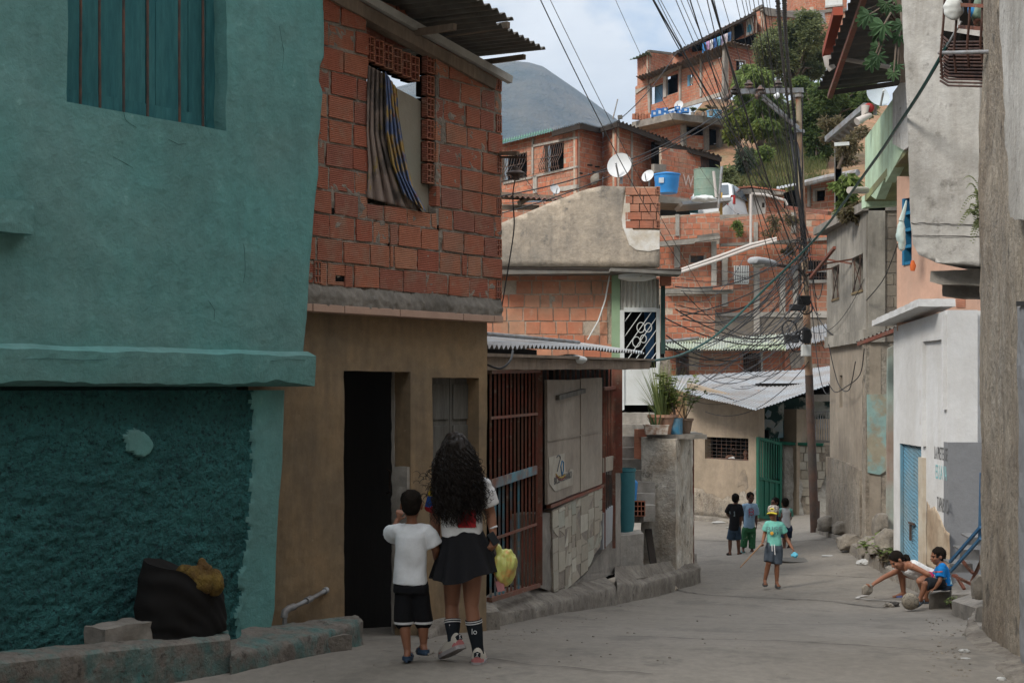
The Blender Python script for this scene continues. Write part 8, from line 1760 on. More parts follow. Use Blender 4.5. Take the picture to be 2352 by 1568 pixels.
MB().ell(at(0, .375, .32), .09 * hh, .02 * hh, .045 * hh, HA).obj('dark_blotch', m_black, cp_, smooth=True)
MB().capsule(P(*zL(702, 862), 20.8), .013, P(*zL(447, 1140), 20.45), .009, 8).obj('wooden_stick', mat('pale stick', (.28, .17, .1), var=.2, scv=20, bump=.3), label='thin wooden stick held by the boy in the cap', cat='stick', smooth=True)
blob(MB(), P(*zL(1107, 990), 20.9), .05, .04, .04, None, .4, 22, seed=2).obj('blue_cloth', cloth('sky blue cloth', (.12, .42, .56)), label='crumpled sky blue cloth in the capped boy\'s hand', cat='cloth', smooth=True)
# ---- group behind him
N1 = person('boy in a black t-shirt and denim shorts, seen from behind', 28.0, J5(head=(388, 305), neck=(385, 362), sh_l=(318, 392), sh_r=(440, 398), el_l=(285, 490, .05), wr_l=(325, 540, .2), el_r=(452, 540, .0), wr_r=(450, 628, .05), hd_r=(449, 672, .06), hip_l=(345, 690), hip_r=(405, 690), kn_l=(318, 820, .0), an_l=(318, 955, 0), kn_r=(420, 820), an_r=(425, 955)), 1.30, .20, FA, fdir(.5, 1), sk_mid, dict(l=fdir(-.2, .8), r=fdir(.5, .8)), vox=.008)
shirt(N1, cloth('black tee', (.013, .013, .015)), .02, .85, 1.05, wid=1.08, sw=1.25, hemc=P(*zL(370, 690), 28)); shorts(N1, cloth('denim', (.035, .06, .095)), .9, r1=1.15); shorthair(N1['t'], N1['HA'], N1['at'], .2)
gp_ = cloth('pale grey print', (.2, .25, .27)); W_ = Wall((P(*zL(300, 500), 27.88).x, 27.875), (P(*zL(450, 500), 27.88).x, 27.875))
for a in ([(365,465),(378,458),(380,520),(362,518),(372,495)], [(312,462),(320,458),(325,490),(318,488)]): W_.pp(MB(), [zL(*q) for q in a], -.02, .0).obj('back_print', gp_, N1['t'])
for s, f in (('l', fdir(-.2, .8)), ('r', fdir(.5, .8))): slide(N1, s, f, cloth('black sandal', (.02, .018, .017)))
N2 = person('boy in a pale blue lettered t-shirt and green patterned trousers', 28.3, J5(head=(570, 290), neck=(566, 358), sh_l=(488, 395), sh_r=(628, 392), el_l=(478, 500, .1), wr_l=(480, 570, .15), el_r=(640, 530), wr_r=(641, 620), hd_r=(640, 668), hip_l=(512, 680), hip_r=(590, 680), kn_l=(495, 800), an_l=(478, 918), kn_r=(590, 800), an_r=(588, 935)), 1.36, .205, FT, fdir(.2, -1, -.12), sk_dark, dict(l=fdir(-.1, -1), r=fdir(.5, -1)), vox=.008)
s2 = shirt(N2, cloth('pale blue tee', (.25, .38, .52)), .02, .8, 1.0, wid=1.02, sw=1.2, hemc=P(*zL(550, 665), 28.3)); gt2 = shorts(N2, mat('green pattern', (.03, .13, .055), col3=(.5, .55, .42), amt3=.14, sc3=16, var=.2, bump=.1), 1.82, 'trousers', r1=1.12)
shorthair(N2['t'], N2['HA'], N2['at'], .205)
Wt = Wall((N2['neck'].x - 1, 28.3 - .125), (N2['neck'].x + 1, 28.3 - .125))
for ch, y, h, c in (('JUST', 442, .05, (.12, .1, .12)), ('D', 476, .085, (.45, .05, .08)), ('O', 508, .085, (.45, .05, .08)), ('IT', 535, .06, (.12, .1, .12))): pa = zL(548 if len(ch) < 3 else 553, y); text(Wt, ch, pa[0], pa[1], h, .0, cloth('print ' + ch, c), s2, 'shirt_lettering', width=.1 if len(ch) < 3 else .09)
for s, f in (('l', fdir(-.1, -1)), ('r', fdir(.5, -1))): slide(N2, s, f, cloth('teal sandal', (.12, .28, .3)))
N3 = person('boy half hidden behind the capped boy, in a dark navy shirt', 28.6, J5(head=(868, 352), neck=(880, 405), sh_l=(830, 430), sh_r=(925, 430), el_l=(820, 520), wr_l=(830, 600), el_r=(945, 510), wr_r=(940, 590), hip_l=(850, 680), hip_r=(905, 680), kn_l=(850, 800), an_l=(850, 920), kn_r=(905, 800), an_r=(905, 920)), 1.25, .20, FT, fdir(-1, -.5), sk_mid, dict(l=fdir(-1, -.3), r=fdir(-1, -.3)), vox=.01)
shirt(N3, cloth('navy tee', (.02, .025, .06)), .02, .7); shorts(N3, cloth('dark shorts', (.04, .04, .05)), .9); shorthair(N3['t'], N3['HA'], N3['at'], .2)
N4 = person('boy in a white and mint raglan shirt kicking one foot back', 27.5, J5(head=(990, 358), neck=(1000, 412), sh_l=(945, 445), sh_r=(1058, 450), el_l=(925, 520, .15), wr_l=(930, 560, .3), el_r=(1062, 540, .15), wr_r=(1030, 600, .25), hip_l=(985, 675), hip_r=(1035, 675), kn_l=(980, 795), an_l=(985, 895), kn_r=(1035, 790, .1), an_r=(1045, 850, -.12)), 1.24, .195, FA, fdir(-.3, 1), sk_mid, dict(l=fdir(-.3, 1), r=fdir(-.1, .3, -1)), vox=.008, face=False)
s4 = shirt(N4, cloth('white raglan', (.58, .60, .62)), .02, .75, 1.0, hemc=P(*zL(1010, 672), 27.5)); patch_on(s4, 'mint_sleeves', mint, lambda p: (uvof(p)[0] < zL(952, 0)[0] or uvof(p)[0] > zL(1046, 0)[0] + (uvof(p)[1] - zL(0, 430)[1]) * .3) and uvof(p)[1] < zL(0, 520)[1], s4)
shorts(N4, cloth('navy shorts', (.03, .045, .09)), .85); shorthair(N4['t'], N4['HA'], N4['at'], .195)
slide(N4, 'l', fdir(-.3, 1), cloth('dark sandal', (.03, .025, .025))); slide(N4, 'r', fdir(-.1, .3, -1), cloth('dark sandal', (.03, .025, .025)))
# ---- crouching woman and seated boy
def J7(**q): return {n: (*zN(x[0], x[1]), *(x[2:])) for n, x in q.items()}
Cw = person('woman crouching in a white tank top, reaching out to draw on the ground', 18.5, J7(head=(795, 535, .0), neck=(905, 605, .02), sh_l=(1040, 632, -.14), sh_r=(845, 680, .18), el_l=(1270, 745, -.22), wr_l=(1330, 850, -.1), hd_l=(1335, 900, -.1), el_r=(600, 795, .12), wr_r=(430, 905, .05), hd_r=(360, 950, .0),
 hip_l=(1300, 800, -.05), hip_r=(1290, 800, .14), kn_l=(1145, 855, -.25), an_l=(1215, 1085, .0), kn_r=(850, 725, .22), an_r=(900, 1040, .3)), 1.50, .225, fdir(-1, 0, -.35), (fdir(-.9, -.25, -.75), fdir(-.6, 0, .8)), sk_wom, dict(l=fdir(-1, -.1), r=fdir(-1, -.05)), curl=(.4, .7), thumb=dict(l=V3(0, -1, 0), r=V3(0, -1, -.3)), vox=.007)
k = Cw['k']; mb = MB(); up, lat, fw = Cw['up'], Cw['lat'], Cw['fw']; nk_, p_ = Cw['neck'], Cw['pel']
shw = (Cw['sh_r'] - Cw['sh_l']).length / 2
mb.loft([ringE(nk_.lerp(p_, t), a * shw, b_ * k, lat, fw) for t, a, b_ in ((1.02, 1.0, .125), (.75, .93, .118), (.5, .95, .118), (.3, .98, .122), (.2, .9, .118), (.13, .74, .10))]);
for s in 'lr': mb.capsule(nk_.lerp(Cw['sh_' + s], .55) - up * .03 * k, .058 * k, nk_.lerp(p_, .2) + (Cw['sh_' + s] - nk_) * .55, .075 * k)
me = remesh(mb, .008, 3); folds(me, .006, 14, 14, 5); link('tank_top', me, cloth('white ribbed', (.6, .6, .6)), Cw['t'], smooth=True)
shorts(Cw, cloth('magenta', (.30, .02, .08)), .28, r0=1.05)
at, HA, hh = Cw['at'], Cw['HA'], .225; mb = MB(); mb.ell(at(0, -.08, .15), .375 * hh, .43 * hh, .40 * hh, HA, 24, 16); mb.ell(at(0, -.25, 0), .31 * hh, .25 * hh, .33 * hh, HA); me = remesh(mb, .007, 2); hr_ = link('hair', me, m_hairs, Cw['t'], smooth=True)
blob(MB(), P(*zN(940, 508), 18.55), .055, .055, .055, None, .2, 22).obj('hair_bun', m_hairs, hr_, smooth=True)
m_sl = mat('blue slipper', (.07, .09, .22), var=.15, rough=.7, bump=.1); slide(Cw, 'r', fdir(-1, -.05), m_sl, 'slipper'); slide(Cw, 'l', fdir(-1, -.1), m_sl, 'slipper')
rock(P(*zN(362, 990), 18.52), .075, .05, .08, m_rock, 'flat grey stone used as chalk in the crouching woman\'s hand', 30, .2, 'stone', 'stone')
Sb = person('boy in a bright blue t-shirt sitting on a concrete block', 17.5, J7(head=(1425, 475), neck=(1475, 575), sh_l=(1500, 640, -.13), sh_r=(1470, 640, .12), el_l=(1455, 860, -.2), wr_l=(1385, 965, -.18), hd_l=(1330, 985, -.16), el_r=(1400, 800, .15), wr_r=(1330, 860, .12),
 hip_l=(1520, 915, -.08), hip_r=(1510, 915, .08), kn_l=(1225, 900, -.12), an_l=(1155, 1120, -.12), kn_r=(1250, 890, .1), an_r=(1240, 1110, .1)), 1.22, .205, fdir(-1, -.05), (fdir(-1, -.12, -.12), V3(0, 0, 1)), sk_cap, dict(l=fdir(-.75, -.5, -.35), r=fdir(-1, -.1)), curl=(.25, .4), thumb=dict(l=V3(0, -1, 0), r=V3(0, -1, 0)), vox=.007)
s5 = shirt(Sb, cloth('bright blue', (.01, .17, .48)), .05, .75, 1.12, wid=1.05, sw=1.2, amp=.008, hemc=P(*zN(1530, 965), 17.5)); patch_on(s5, 'pale_tie_dye', cloth('pale aqua', (.35, .52, .56)), lambda p: noise.noise(V3(p.x * 9, p.y * 9, p.z * 9 + 4)) > -.02 and 800 < (uvof(p)[1] - 1205.4) / .15 < 905, s5); patch_on(s5, 'orange_stripe', cloth('orange red', (.45, .1, .03)), lambda p: abs((uvof(p)[1] - 1205.4) / .15 - 713 + (uvof(p)[0] - zN(1470, 0)[0]) * .0) < 7 and (uvof(p)[0] - 1940.4) / .15 < 1500, s5); patch_on(s5, 'dark_hem', cloth('dark hem', (.02, .03, .05)), lambda p: (uvof(p)[1] - 1205.4) / .15 > 930, s5)
shorts(Sb, cloth('charcoal shorts', (.02, .022, .026)), .92, r0=1.1, r1=1.3); shorthair(Sb['t'], Sb['HA'], Sb['at'], .205, None, 1.02)
slide(Sb, 'l', fdir(-.75, -.5, -.35), mat('grey blue slide', (.09, .11, .13), var=.1, rough=.7)); slide(Sb, 'r', fdir(-1, -.1), MATS['grey blue slide'])
# ball
bc = P(*zN(1003, 1165), 17.2); r_ = .104; mb = MB(); mb.ell(bc, r_, r_, r_, None, 32, 22); bl_ = mb.obj('football', mat('worn ball leather', (.30, .26, .2), (.2, .175, .14), .5, 14, var=.3, bump=.4, bsc=40), label='worn dusty football beside the seated boy', cat='ball', smooth=True)
phi = (1 + 5 ** .5) / 2; ico = [Vector(q).normalized() for q in [(0, a, b * phi) for a in (-1, 1) for b in (-1, 1)] + [(a, b * phi, 0) for a in (-1, 1) for b in (-1, 1)] + [(b * phi, 0, a) for a in (-1, 1) for b in (-1, 1)]]
mb = MB()
for c in ico:
 x, y, z = frame(c); q = [bc + (c + (x * math.cos(t) + y * math.sin(t)) * .42).normalized() * r_ * 1.004 for t in np.linspace(0, 6.283, 6)]; mb.tube(q, .0028, 4)
sm_ = mb.obj('seams', m_crack, bl_)
# people in the shadows of the end house
def bust(lab, u, v, d, hh, m, cl):
 c = P(u, v, d); t = thing('person', lab, 'person', c - V3(0, 0, .6)); mb = MB(); HA, at = headgeo(mb, c, fdir(-.3, -1, -.1), V3(0, 0, 1), hh); mb.capsule(c - V3(0, 0, hh * .4), .05, c - V3(0, 0, hh * .8), .06); mb.capsule(c + V3(-.16, 0, -hh * 1.0), .06, c + V3(.16, 0, -hh * 1.0), .06); mb.ell(c - V3(0, 0, hh * 1.9), .17, .12, .28)
 mb.capsule(c + V3(-.18, 0, -hh), .05, c + V3(-.26, -.12, -hh * 2), .04); mb.capsule(c + V3(-.26, -.12, -hh * 2), .04, c + V3(-.1, -.3, -hh * 2.2), .035); mb.capsule(c + V3(.18, 0, -hh), .05, c + V3(.26, -.12, -hh * 2), .04); mb.capsule(c + V3(.26, -.12, -hh * 2), .04, c + V3(.1, -.3, -hh * 2.2), .035)
 for sx in (-1, 1): hand(mb, c + V3(sx * .1, -.3, -hh * 2.2), V3(-sx, -.2, -.1), V3(0, 0, 1), .9, .4)
 link('body', remesh(mb, .009, 3), m, t, smooth=True); mb = MB(); mb.loft([ringE(c - V3(0, 0, z), a, b, V3(1, 0, 0), V3(0, 1, 0)) for z, a, b in ((hh * 3, .2, .15), (hh * 1.6, .2, .14), (hh * 1.05, .2, .1), (hh * .9, .1, .08))]); link('shirt', remesh(mb, .012, 3), cl, t, smooth=True); return HA, at, t
bust('person in a white top leaning at the barred window of the tan house', 1688, 1030, 35.0, .21, sk_mid, wm)
bust('person at the right edge of the barred window, arm on the sill', 1714, 1042, 34.6, .2, sk_mid, cloth('pale blue top', (.3, .4, .5)))
HA, at, t = bust('older man with short grey hair behind the porch counter', 1841, 1006, 34.9, .22, sk_mid, cloth('green top', (.04, .22, .14))); shorthair(t, HA, at, .22, mat('grey hair', (.12, .11, .1), bump=.3), .98)
# ---------------------------------------------------------------- utility pole, lamp, wires
pole_b, pole_t = P(1872, 1216, 30.6), P(1833, 216, 30.0)
po = thing('utility_pole', 'leaning rusty utility pole with a steel crossarm at the right of the street', 'utility pole', pole_b)
mid = pole_b.lerp(pole_t, .36)
MB().tube([pole_b - V3(0, 0, .2), pole_b.lerp(pole_t, .18), mid], [.095, .092, .086], 14).obj('lower_shaft', m_poled, po, smooth=True)
MB().tube([mid, pole_b.lerp(pole_t, .7), pole_t], [.082, .07, .056], 14).obj('upper_shaft', m_pole, po, smooth=True)
MB().tube([pole_b - V3(0, 0, .1), pole_b + V3(0, 0, .62)], .104, 14).obj('base_sleeve', m_poled, po, smooth=True)
MB().bar(P(1682, 211, 29.2), P(1842, 208, 30.1), .11, .1).obj('crossarm', m_steel, po); MB().bar(P(1748, 216, 29.5), P(1834, 294, 29.9), .06, .05).obj('brace', m_steel, po); MB().bar(P(1752, 228, 29.5), P(1836, 300, 29.9), .05, .04).obj('brace', m_steel, po)
for f in (0.0, .08): MB().tube([pole_b.lerp(pole_t, .915 + f) - V3(0, 0, .03), pole_b.lerp(pole_t, .915 + f) + V3(0, 0, .03)], .11, 12).obj('clamp', m_steel, po)
for u, v, d in ((1720,200,29.4),(1787,198,29.8),(1747,212,29.4),(1690,212,29.2)): MB().lathe(P(u, v, d), [(.04, -.05), (.10, -.03), (.10, .0), (.06, .02), (.1, .05), (.06, .09), (.03, .14)], 14).obj('insulator', m_dark if u < 1700 else m_iron, po, smooth=True)
for u, v in ((1663,230),(1671,224),(1736,224),(1780,224)): MB().tube([P(u, v, 29.2), P(u + 9, v - 7, 29.2)], [.06, .05], 10).obj('strain_insulator', m_dish if u == 1780 else m_iron, po, smooth=True)
lm = thing('street_lamp', 'grey street lamp head on a long arm reaching left from the pole', 'street lamp', P(1853, 620, 30.3))
MB().tube([P(1856, 640, 30.3), P(1835, 618, 30.0), P(1805, 611, 29.5), P(1778, 607, 29.1)], .04, 8).obj('arm', m_iron, lm, smooth=True)
mb = MB(); a, b = P(1780, 606, 29.1), P(1727, 598, 28.4); x = (b - a).normalized(); y = x.cross(V3(0, 0, 1)).normalized(); mb.loft([[a.lerp(b, t) + y * (math.cos(q) * w) + V3(0, 0, math.sin(q) * h) for q in np.linspace(0, 6.283, 17)[:-1]] for t, w, h in ((0, .05, .05), (.1, .09, .07), (.45, .13, .09), (.8, .15, .09), (.97, .12, .07), (1, .05, .04))]); mb.obj('lamp_head', mat('lamp grey', (.33, .34, .35), var=.12, bump=.05), lm, smooth=True)
mb = MB(); c = a.lerp(b, .72) - V3(0, 0, .07); mb.ell(c, .16, .11, .08, (x, y, V3(0, 0, 1))); mb.obj('lamp_glass', mat('lamp glass', (.5, .48, .42), rough=.3, bump=0), lm, smooth=True)
def wire(pts, r, label, m=None, sag=0, n=24, name='cable', cat='cable', group=None, tw=0):
 pts = [Vector(p) for p in pts]; out = []
 if len(pts) == 2:
  for i in range(n + 1): t = i / n; out.append(pts[0].lerp(pts[1], t) - V3(0, 0, sag * 4 * t * (1 - t)))
 else:
  e = [pts[0]] + pts + [pts[-1]]
  for i in range(1, len(e) - 2):
   for j in range(8):
    t = j / 8; p0, p1, p2, p3 = e[i - 1:i + 3]; out.append(.5 * ((2 * p1) + (p2 - p0) * t + (2 * p0 - 5 * p1 + 4 * p2 - p3) * t * t + (3 * p1 - p0 - 3 * p2 + p3) * t ** 3))
  out.append(pts[-1])
 mb = MB()
 if tw:
  for q in range(3):
   o2 = []; L_ = 0; fine = [out[min(int(i / 4), len(out) - 2)].lerp(out[min(int(i / 4), len(out) - 2) + 1], (i % 4) / 4) for i in range((len(out) - 1) * 4)]
   for i, p in enumerate(fine):
    if i: L_ += (fine[i] - fine[i - 1]).length
    a = L_ * 9 + q * 2.09; o2.append(p + V3(math.cos(a), 0, math.sin(a) * .3) * tw + V3(0, math.sin(a) * tw, 0))
   mb.tube(o2, r, 5)
  o = link(name, remesh(mb, r * .7, 1), m or m_cable, None, label, cat, group, smooth=True)
 else: o = mb.tube(out, r, 5).obj(name, m or m_cable, label=label, cat=cat, group=group, smooth=True)
 return o
OV = 'overhead wires converging on the utility pole'
# long lines from the pole to poles behind the camera
tops = [(1233,0,8,1566,612,28,.016),(1262,0,8.5,1700,800,29,.010),(1418,0,9,1690,490,29,.007),(1490,0,7,1850,545,30,.022),(1497,0,7.2,1846,560,30,.014),(1516,0,8,1835,520,30,.010),(1545,0,8.5,1850,640,30,.012),(1577,0,9,1852,600,30,.011),(1588,0,8,1840,690,30,.018),(1620,0,8,1830,820,30,.014),(1634,0,8,1858,660,30,.030),(1642,0,9,1845,700,30,.012),(1700,0,9,1850,560,30,.010),(1712,0,9.5,1852,575,30,.010),(1732,0,10,1848,540,30,.012),(1738,0,10,1856,545,30,.010),(1760,0,11,1850,550,30,.009),(1768,0,11,1846,520,30,.009)]
tl = ['leftmost thick overhead wire crossing the mountain', 'second overhead wire from the left, crossing the mountain', 'thin wire crossing the sky left of the top house', 'thickest wire crossing the green roofed tower', 'wire running tight beside the thickest one over the tower', 'thin wire entering just right of the thickest pair', 'wire crossing the open balconies of the top house', 'wire crossing the small window of the top house', 'heavy wire crossing the top house and the terrace tank', 'wire ending low at the coils on the pole', 'very thick dark wire crossing the top house corner', 'thin wire beside the very thick one at the house corner', 'wire dropping in front of the mango tree, leftmost of its bunch', 'second wire of the bunch in front of the mango tree', 'third wire of the bunch in front of the mango tree', 'fourth wire of the bunch in front of the mango tree', 'thin wire just left of the twisted bundles', 'thin wire touching the left twisted bundle']
for i, (u, v) in enumerate(((1508,0),(1562,0),(1604,0),(1655,0),(1690,0),(1722,0),(1748,0),(1752,0))): tops.append((u, v, 9, 1838 + i * 3, 520 + i * 22, 30, .010)); tl.append(['thin wire left of the small window of the top house', 'thin wire crossing the middle of the top house', 'thin wire right of the middle of the top house', 'thin wire over the top house corner column', 'thin wire crossing the barred side window of the top house', 'thin wire in front of the laundry end', 'thin wire grazing the white banner', 'thin wire just right of the white banner'][i])
for i, (u, v, d, u2, v2, d2, r) in enumerate(tops):
 d += 7; r *= .42; a = P(u, v, d); b = P(u2, v2, d2); a2 = a + (a - b) * .25; wire([a2 + V3(0, 0, .3), b], r, tl[i], sag=.25 + .1 * (i % 3), group=OV, n=30)
wire([P(1782,-60,12), P(1795,110,22), P(1812,260,29.5), P(1828,400,29.9), P(1846,560,30.1)], .016, 'left twisted cable bundle hanging down to the pole', tw=.018, group='twisted cable bundles'); wire([P(1800,-60,12.5), P(1806,100,22), P(1822,250,29.5), P(1838,400,29.8), P(1850,580,30.1)], .017, 'right twisted cable bundle running beside the pole', tw=.019, group='twisted cable bundles')
# wires from the crossarm to the lower left houses
ll = [((1690,240,29.2),(1120,455,26)),((1735,224,29.3),(1110,500,30)),((1680,238,29.2),(1350,400,45)),((1672,232,29.2),(1640,330,60)),((1555,120,60),(1402,290,57))]
lb = ['wire running from the crossarm down to the stained parapet', 'second wire from the crossarm to the scrap roof on the left', 'short wire from the crossarm to the largest dish', 'loose wire from the crossarm to the terrace', 'faint far wire in front of the clouds by the mountain']
for i, (a, b) in enumerate(ll): wire([P(*a), P(*b)], .012 if i < 4 else .02, lb[i], sag=.3)
wire([P(2178,100,12.6), P(2120,200,13.2), P(2060,292,14.4), P(2000,380,16.4), P(1880,540,21), P(1760,660,22.5), P(1650,765,22.3), P(1570,812,21), P(1500,828,19), P(1440,828,18.4)], .018, 'long sagging dark green hose crossing the whole right half', m_cableg)
rg = random.Random(5)
web = [((1845,640,30),(1525,745,23.6)),((1850,655,30),(1522,790,23.8)),((1850,690,30.2),(1560,830,40)),((1848,700,30),(1530,850,30)),((1852,565,30),(1565,640,23.6)),((1856,560,30),(1560,700,24)),((1850,730,30),(1600,850,38)),((1852,745,30.1),(1640,870,36)),((1848,760,30),(1680,890,34)),((1850,770,30),(1540,800,24)),((1846,610,30),(1565,668,24)),((1858,580,30),(1600,780,43)),((1850,715,30.2),(1700,860,36)),((1860,800,30.2),(1560,905,35)),((1835,545,30),(1730,612,28.5)),((1862,760,30),(1985,640,25)),((1865,700,30),(1990,740,25)),((1860,650,30),(1905,900,28)),((1862,540,30),(1895,800,30)),((1858,555,30),(1885,720,30)),((1858,545,30),(1890,650,30)),((1710,590,29),(1570,690,24)),((1855,640,30),(1548,700,24)),((1858,830,30.2),(1620,945,34)),((1846,585,30),(1590,880,40)),((1852,600,30),(1660,800,42)),((1852,690,30),(1740,830,42)),((1470,470,26),(1562,612,24)),((1200,400,26),(1560,640,24)),((1852,620,30),(1575,905,35))]
for i in range(34):
 a = (rg.uniform(1840, 1864), rg.uniform(540, 800), 30); web.append((a, rg.choice([(rg.uniform(1520, 1570), rg.uniform(640, 830), 24), (rg.uniform(1550, 1720), rg.uniform(780, 900), 37), (rg.uniform(1560, 1740), rg.uniform(600, 760), 46)])))
for i in range(12): web.append(((rg.uniform(1795, 1850), rg.uniform(205, 240), 29.5), (rg.uniform(1838, 1870), rg.uniform(540, 700), 30.1)))
for i, (a, b) in enumerate(web):
 wire([P(*a), P(*b)], rg.choice((.006, .007, .009, .012)), 'thin sagging service wire in the web left of the pole' if b[0] < 1850 else 'thin sagging service wire in the web right of the pole', sag=rg.uniform(.15, .8), name='service_wire', cat='wire', group='service wires fanning out left of the pole' if b[0] < 1850 else 'service wires fanning out right of the pole')
# coils and boxes on the pole
def coil(u, v, d, R_, n, lab, seed, r=.014):
 rg = random.Random(seed); pts = []; c = P(u, v, d)
 for i in range(n * 18):
  a = i / 18 * 6.283; k = 1 + .12 * noise.noise(V3(a * .6, seed, 0)); pts.append(c + V3(math.cos(a) * R_ * k * .9, -.05 - .03 * noise.noise(V3(a, 3, seed)) , math.sin(a) * R_ * k * 1.05))
 MB().tube(pts, r, 5).obj('cable_coil', m_cable, label=lab, cat='cable coil', smooth=True)
coil(1812,756,29.9,.17,6,'round coil of black cable hanging left of the pole',1); coil(1848,770,29.9,.14,7,'messy black coil close against the pole',2); coil(1850,705,29.9,.15,4,'loop of black cable around the upper box on the pole',3); coil(1838,560,29.9,.12,6,'tangle of cable ends where the bundles meet the pole',4,.010); coil(1826,575,29.8,.2,5,'loose loops of thin wire left of the bundle end',5,.006); coil(1830,785,29.9,.2,4,'thin loose loops under the black coil',6,.007); coil(1845,575,29.8,.10,3,'small blue wire loop near the pole',7,.007)
for u, v, w, h, m, lab in ((1846,690,.26,.20,m_black,'black splice box at the top of the coils'),(1832,706,.34,.14,m_cable,'long dark splice case left of the pole'),(1818,778,.30,.17,m_cable,'dark grey box among the hanging coils'),(1851,805,.20,.24,m_wpaint,'small white meter box fixed to the pole'),(1852,772,.16,.3,m_cable,'tall black terminal box on the pole')):
 mb = MB(); mb.box(P(u, v, 29.85), w, .14, h); o = mb.obj('junction_box', m, label=lab, cat='box', bevel=.02)
# bell lamp and its wire on the brick house
bl = thing('hanging_lamp', 'old bell shaped lamp hanging from the corner of the raw brick house', 'lamp', P(1185, 405, 12.0)); c = P(1185, 397, 12.0)
MB().lathe(c, [(.012, .05), (.03, .045), (.035, .02), (.06, .01), (.082, -.004), (.082, -.012), (.055, -.012), (.03, -.035), (.03, -.06), (.01, -.062)], 24).obj('shade', m_iron, bl, smooth=True)
MB().bar(P(1146, 353, 12.1), P(1190, 352, 11.9), .03, .03).obj('bracket', m_wood, bl); MB().bar(P(1146, 361, 12.1), P(1208, 362, 11.85), .018).obj('bracket_pipe', m_iron, bl); MB().tube([P(1186, 362, 11.95), P(1185, 390, 12)], .006, 6).obj('stem', m_iron, bl)
wire([P(1184,410,12), P(1178,450,12.05), P(1181,520,12.1), P(1170,600,12.1), P(1160,660,12.1), P(1150,720,12.1)], .006, 'black wire dangling from the bell lamp along the brick wall')
wire([P(1120,838,12.4), P(1150,846,12.3), P(1172,828,12.4), P(1178,805,12.6)], .010, 'short black cable looping over the shop fascia')
wire([P(1545,905,35), P(1600,915,34.4), P(1640,905,34), P(1700,925,33), P(1640,912,34), P(1660,918,33.5)], .012, 'loose black wire lying on the lower tin roof')
for i, (pts, lab) in enumerate((([(1903,880,27.4),(1918,900,27),(1940,890,26),(1975,860,25),(1985,800,24.7)], 'drooping black wire on the grey house wall'), ([(1903,790,27.4),(1925,880,27),(1950,895,25.8),(1965,830,25)], 'second drooping wire looped under the grey house ledge'), ([(1990,690,24.8),(2030,640,24),(2062,560,21)], 'thin wire rising from the block wall to the peach house'))):
 wire([P(*q) for q in pts], .009, lab)
# broad leaved papaya-like plant hanging at upper right
def lobed(mb, c, R_, nrm, upd, nl=7):
 x = ortho(nrm, upd); y = nrm.cross(x).normalized(); k = len(mb.v); mb.v.append(c); n = nl * 6
 for i in range(n + 1):
  a = -2.6 + 5.2 * i / n; ph = (i % 6) / 6; r = R_ * (.42 + .58 * math.sin(ph * math.pi) ** .8) * (1 - .22 * abs(a) / 2.6)
  mb.v.append(c + x * math.cos(a) * r + y * math.sin(a) * r + nrm * (.10 * R_ * math.sin(ph * 6.283) - .3 * r * r / R_))
 for i in range(n): mb.f.append((k, k + 1 + i, k + 2 + i))
bp = thing('broad_leaf_plant', 'broad lobed leaves hanging in front of the dark roof at the upper right', 'plant', P(2055, 190, 17));
def zh(X, Y): return zH(X, Y)
mb, ms = MB(), MB()
for X, Y, r, d, my in ((255,100,.26,17.5,0),(330,160,.36,17.3,0),(340,40,.24,17.6,0),(400,30,.2,17.8,0),(420,150,.26,17.2,0),(300,310,.28,17.4,1),(400,350,.20,17.3,2),(425,60,.18,17.5,1),(290,130,.2,17.8,0),(230,120,.24,17.7,0),(310,190,.3,17.4,0),(270,340,.24,17.5,1),(380,390,.2,17.2,2),(360,60,.25,17.6,0),(300,250,.2,17.6,0),(410,210,.22,17.4,1),(240,70,.2,17.8,0)):
 c = P(*zh(X, Y - r * 90), d); lobed(mb, c, r * .55, V3(.1 * math.sin(X), -1, .35).normalized(), V3(-.25 + .3 * math.sin(Y), 0, -1)); ms.tube([P(2068, 60, 17.8), P(2068, 60, 17.8).lerp(c, .6) + V3(0, 0, .15), c], [.02, .014, .008], 6)
o = mb.obj('leaves', m_leafbig, bp, smooth=False); ms.tube([P(2074, 190, 17.9), P(2070, 60, 17.8), P(2060, -60, 17.8)], [.04, .035, .03], 8); ms.obj('stem', m_bark, bp, smooth=True); o.modifiers.new('thickness', 'SOLIDIFY').thickness = .004
# fern and weeds on the near walls
fn = thing('fern', 'fern growing in the crack between the overhang and the near right wall', 'fern', P(2250, 520, 12.4)); mb = MB(); rg = random.Random(3)
for i in range(26):
 s = P(rg.uniform(2246, 2262), rg.uniform(440, 525), 12.35); e = s + V3(rg.uniform(-.22, .02), rg.uniform(-.25, .0), rg.uniform(-.28, .10)); n = 14
 for j in range(n):
  t = j / n; p = s.lerp(e, t) + V3(0, 0, .08 * math.sin(t * 3.1)); w = .05 * (1 - t) + .008; d = (e - s).normalized(); sd = d.cross(V3(0, -.5, 1)).normalized()
  for q in (-1, 1): leafc(mb, p, w, .012, sd * q + d * .4, V3(0, -1, 0), rg)
mb.obj('fronds', m_leafd, fn)
def weed(lab, c, n, L_, sp, m, seed):
 t = thing('weed', lab, 'weed', c); bushy(c, t, n, sp, L_ * 3, m, 8, L_, seed)
weed('leafy green weed at the kerb corner below the squarish boulder', P(2003,1283,23.2), 8, .13, .22, m_leaf, 3); weed('second leafy weed on the kerb, nearer the blue door', P(2030,1290,22.3), 8, .11, .24, m_leaf, 4); weed('thin grey weed against the kerb face left of the crouching woman', P(2028,1304,22.1), 6, .07, .14, m_leafdry, 6); weed('small weed beside the concrete block seat', P(2186,1398,16.2), 5, .05, .08, m_leaf, 7)
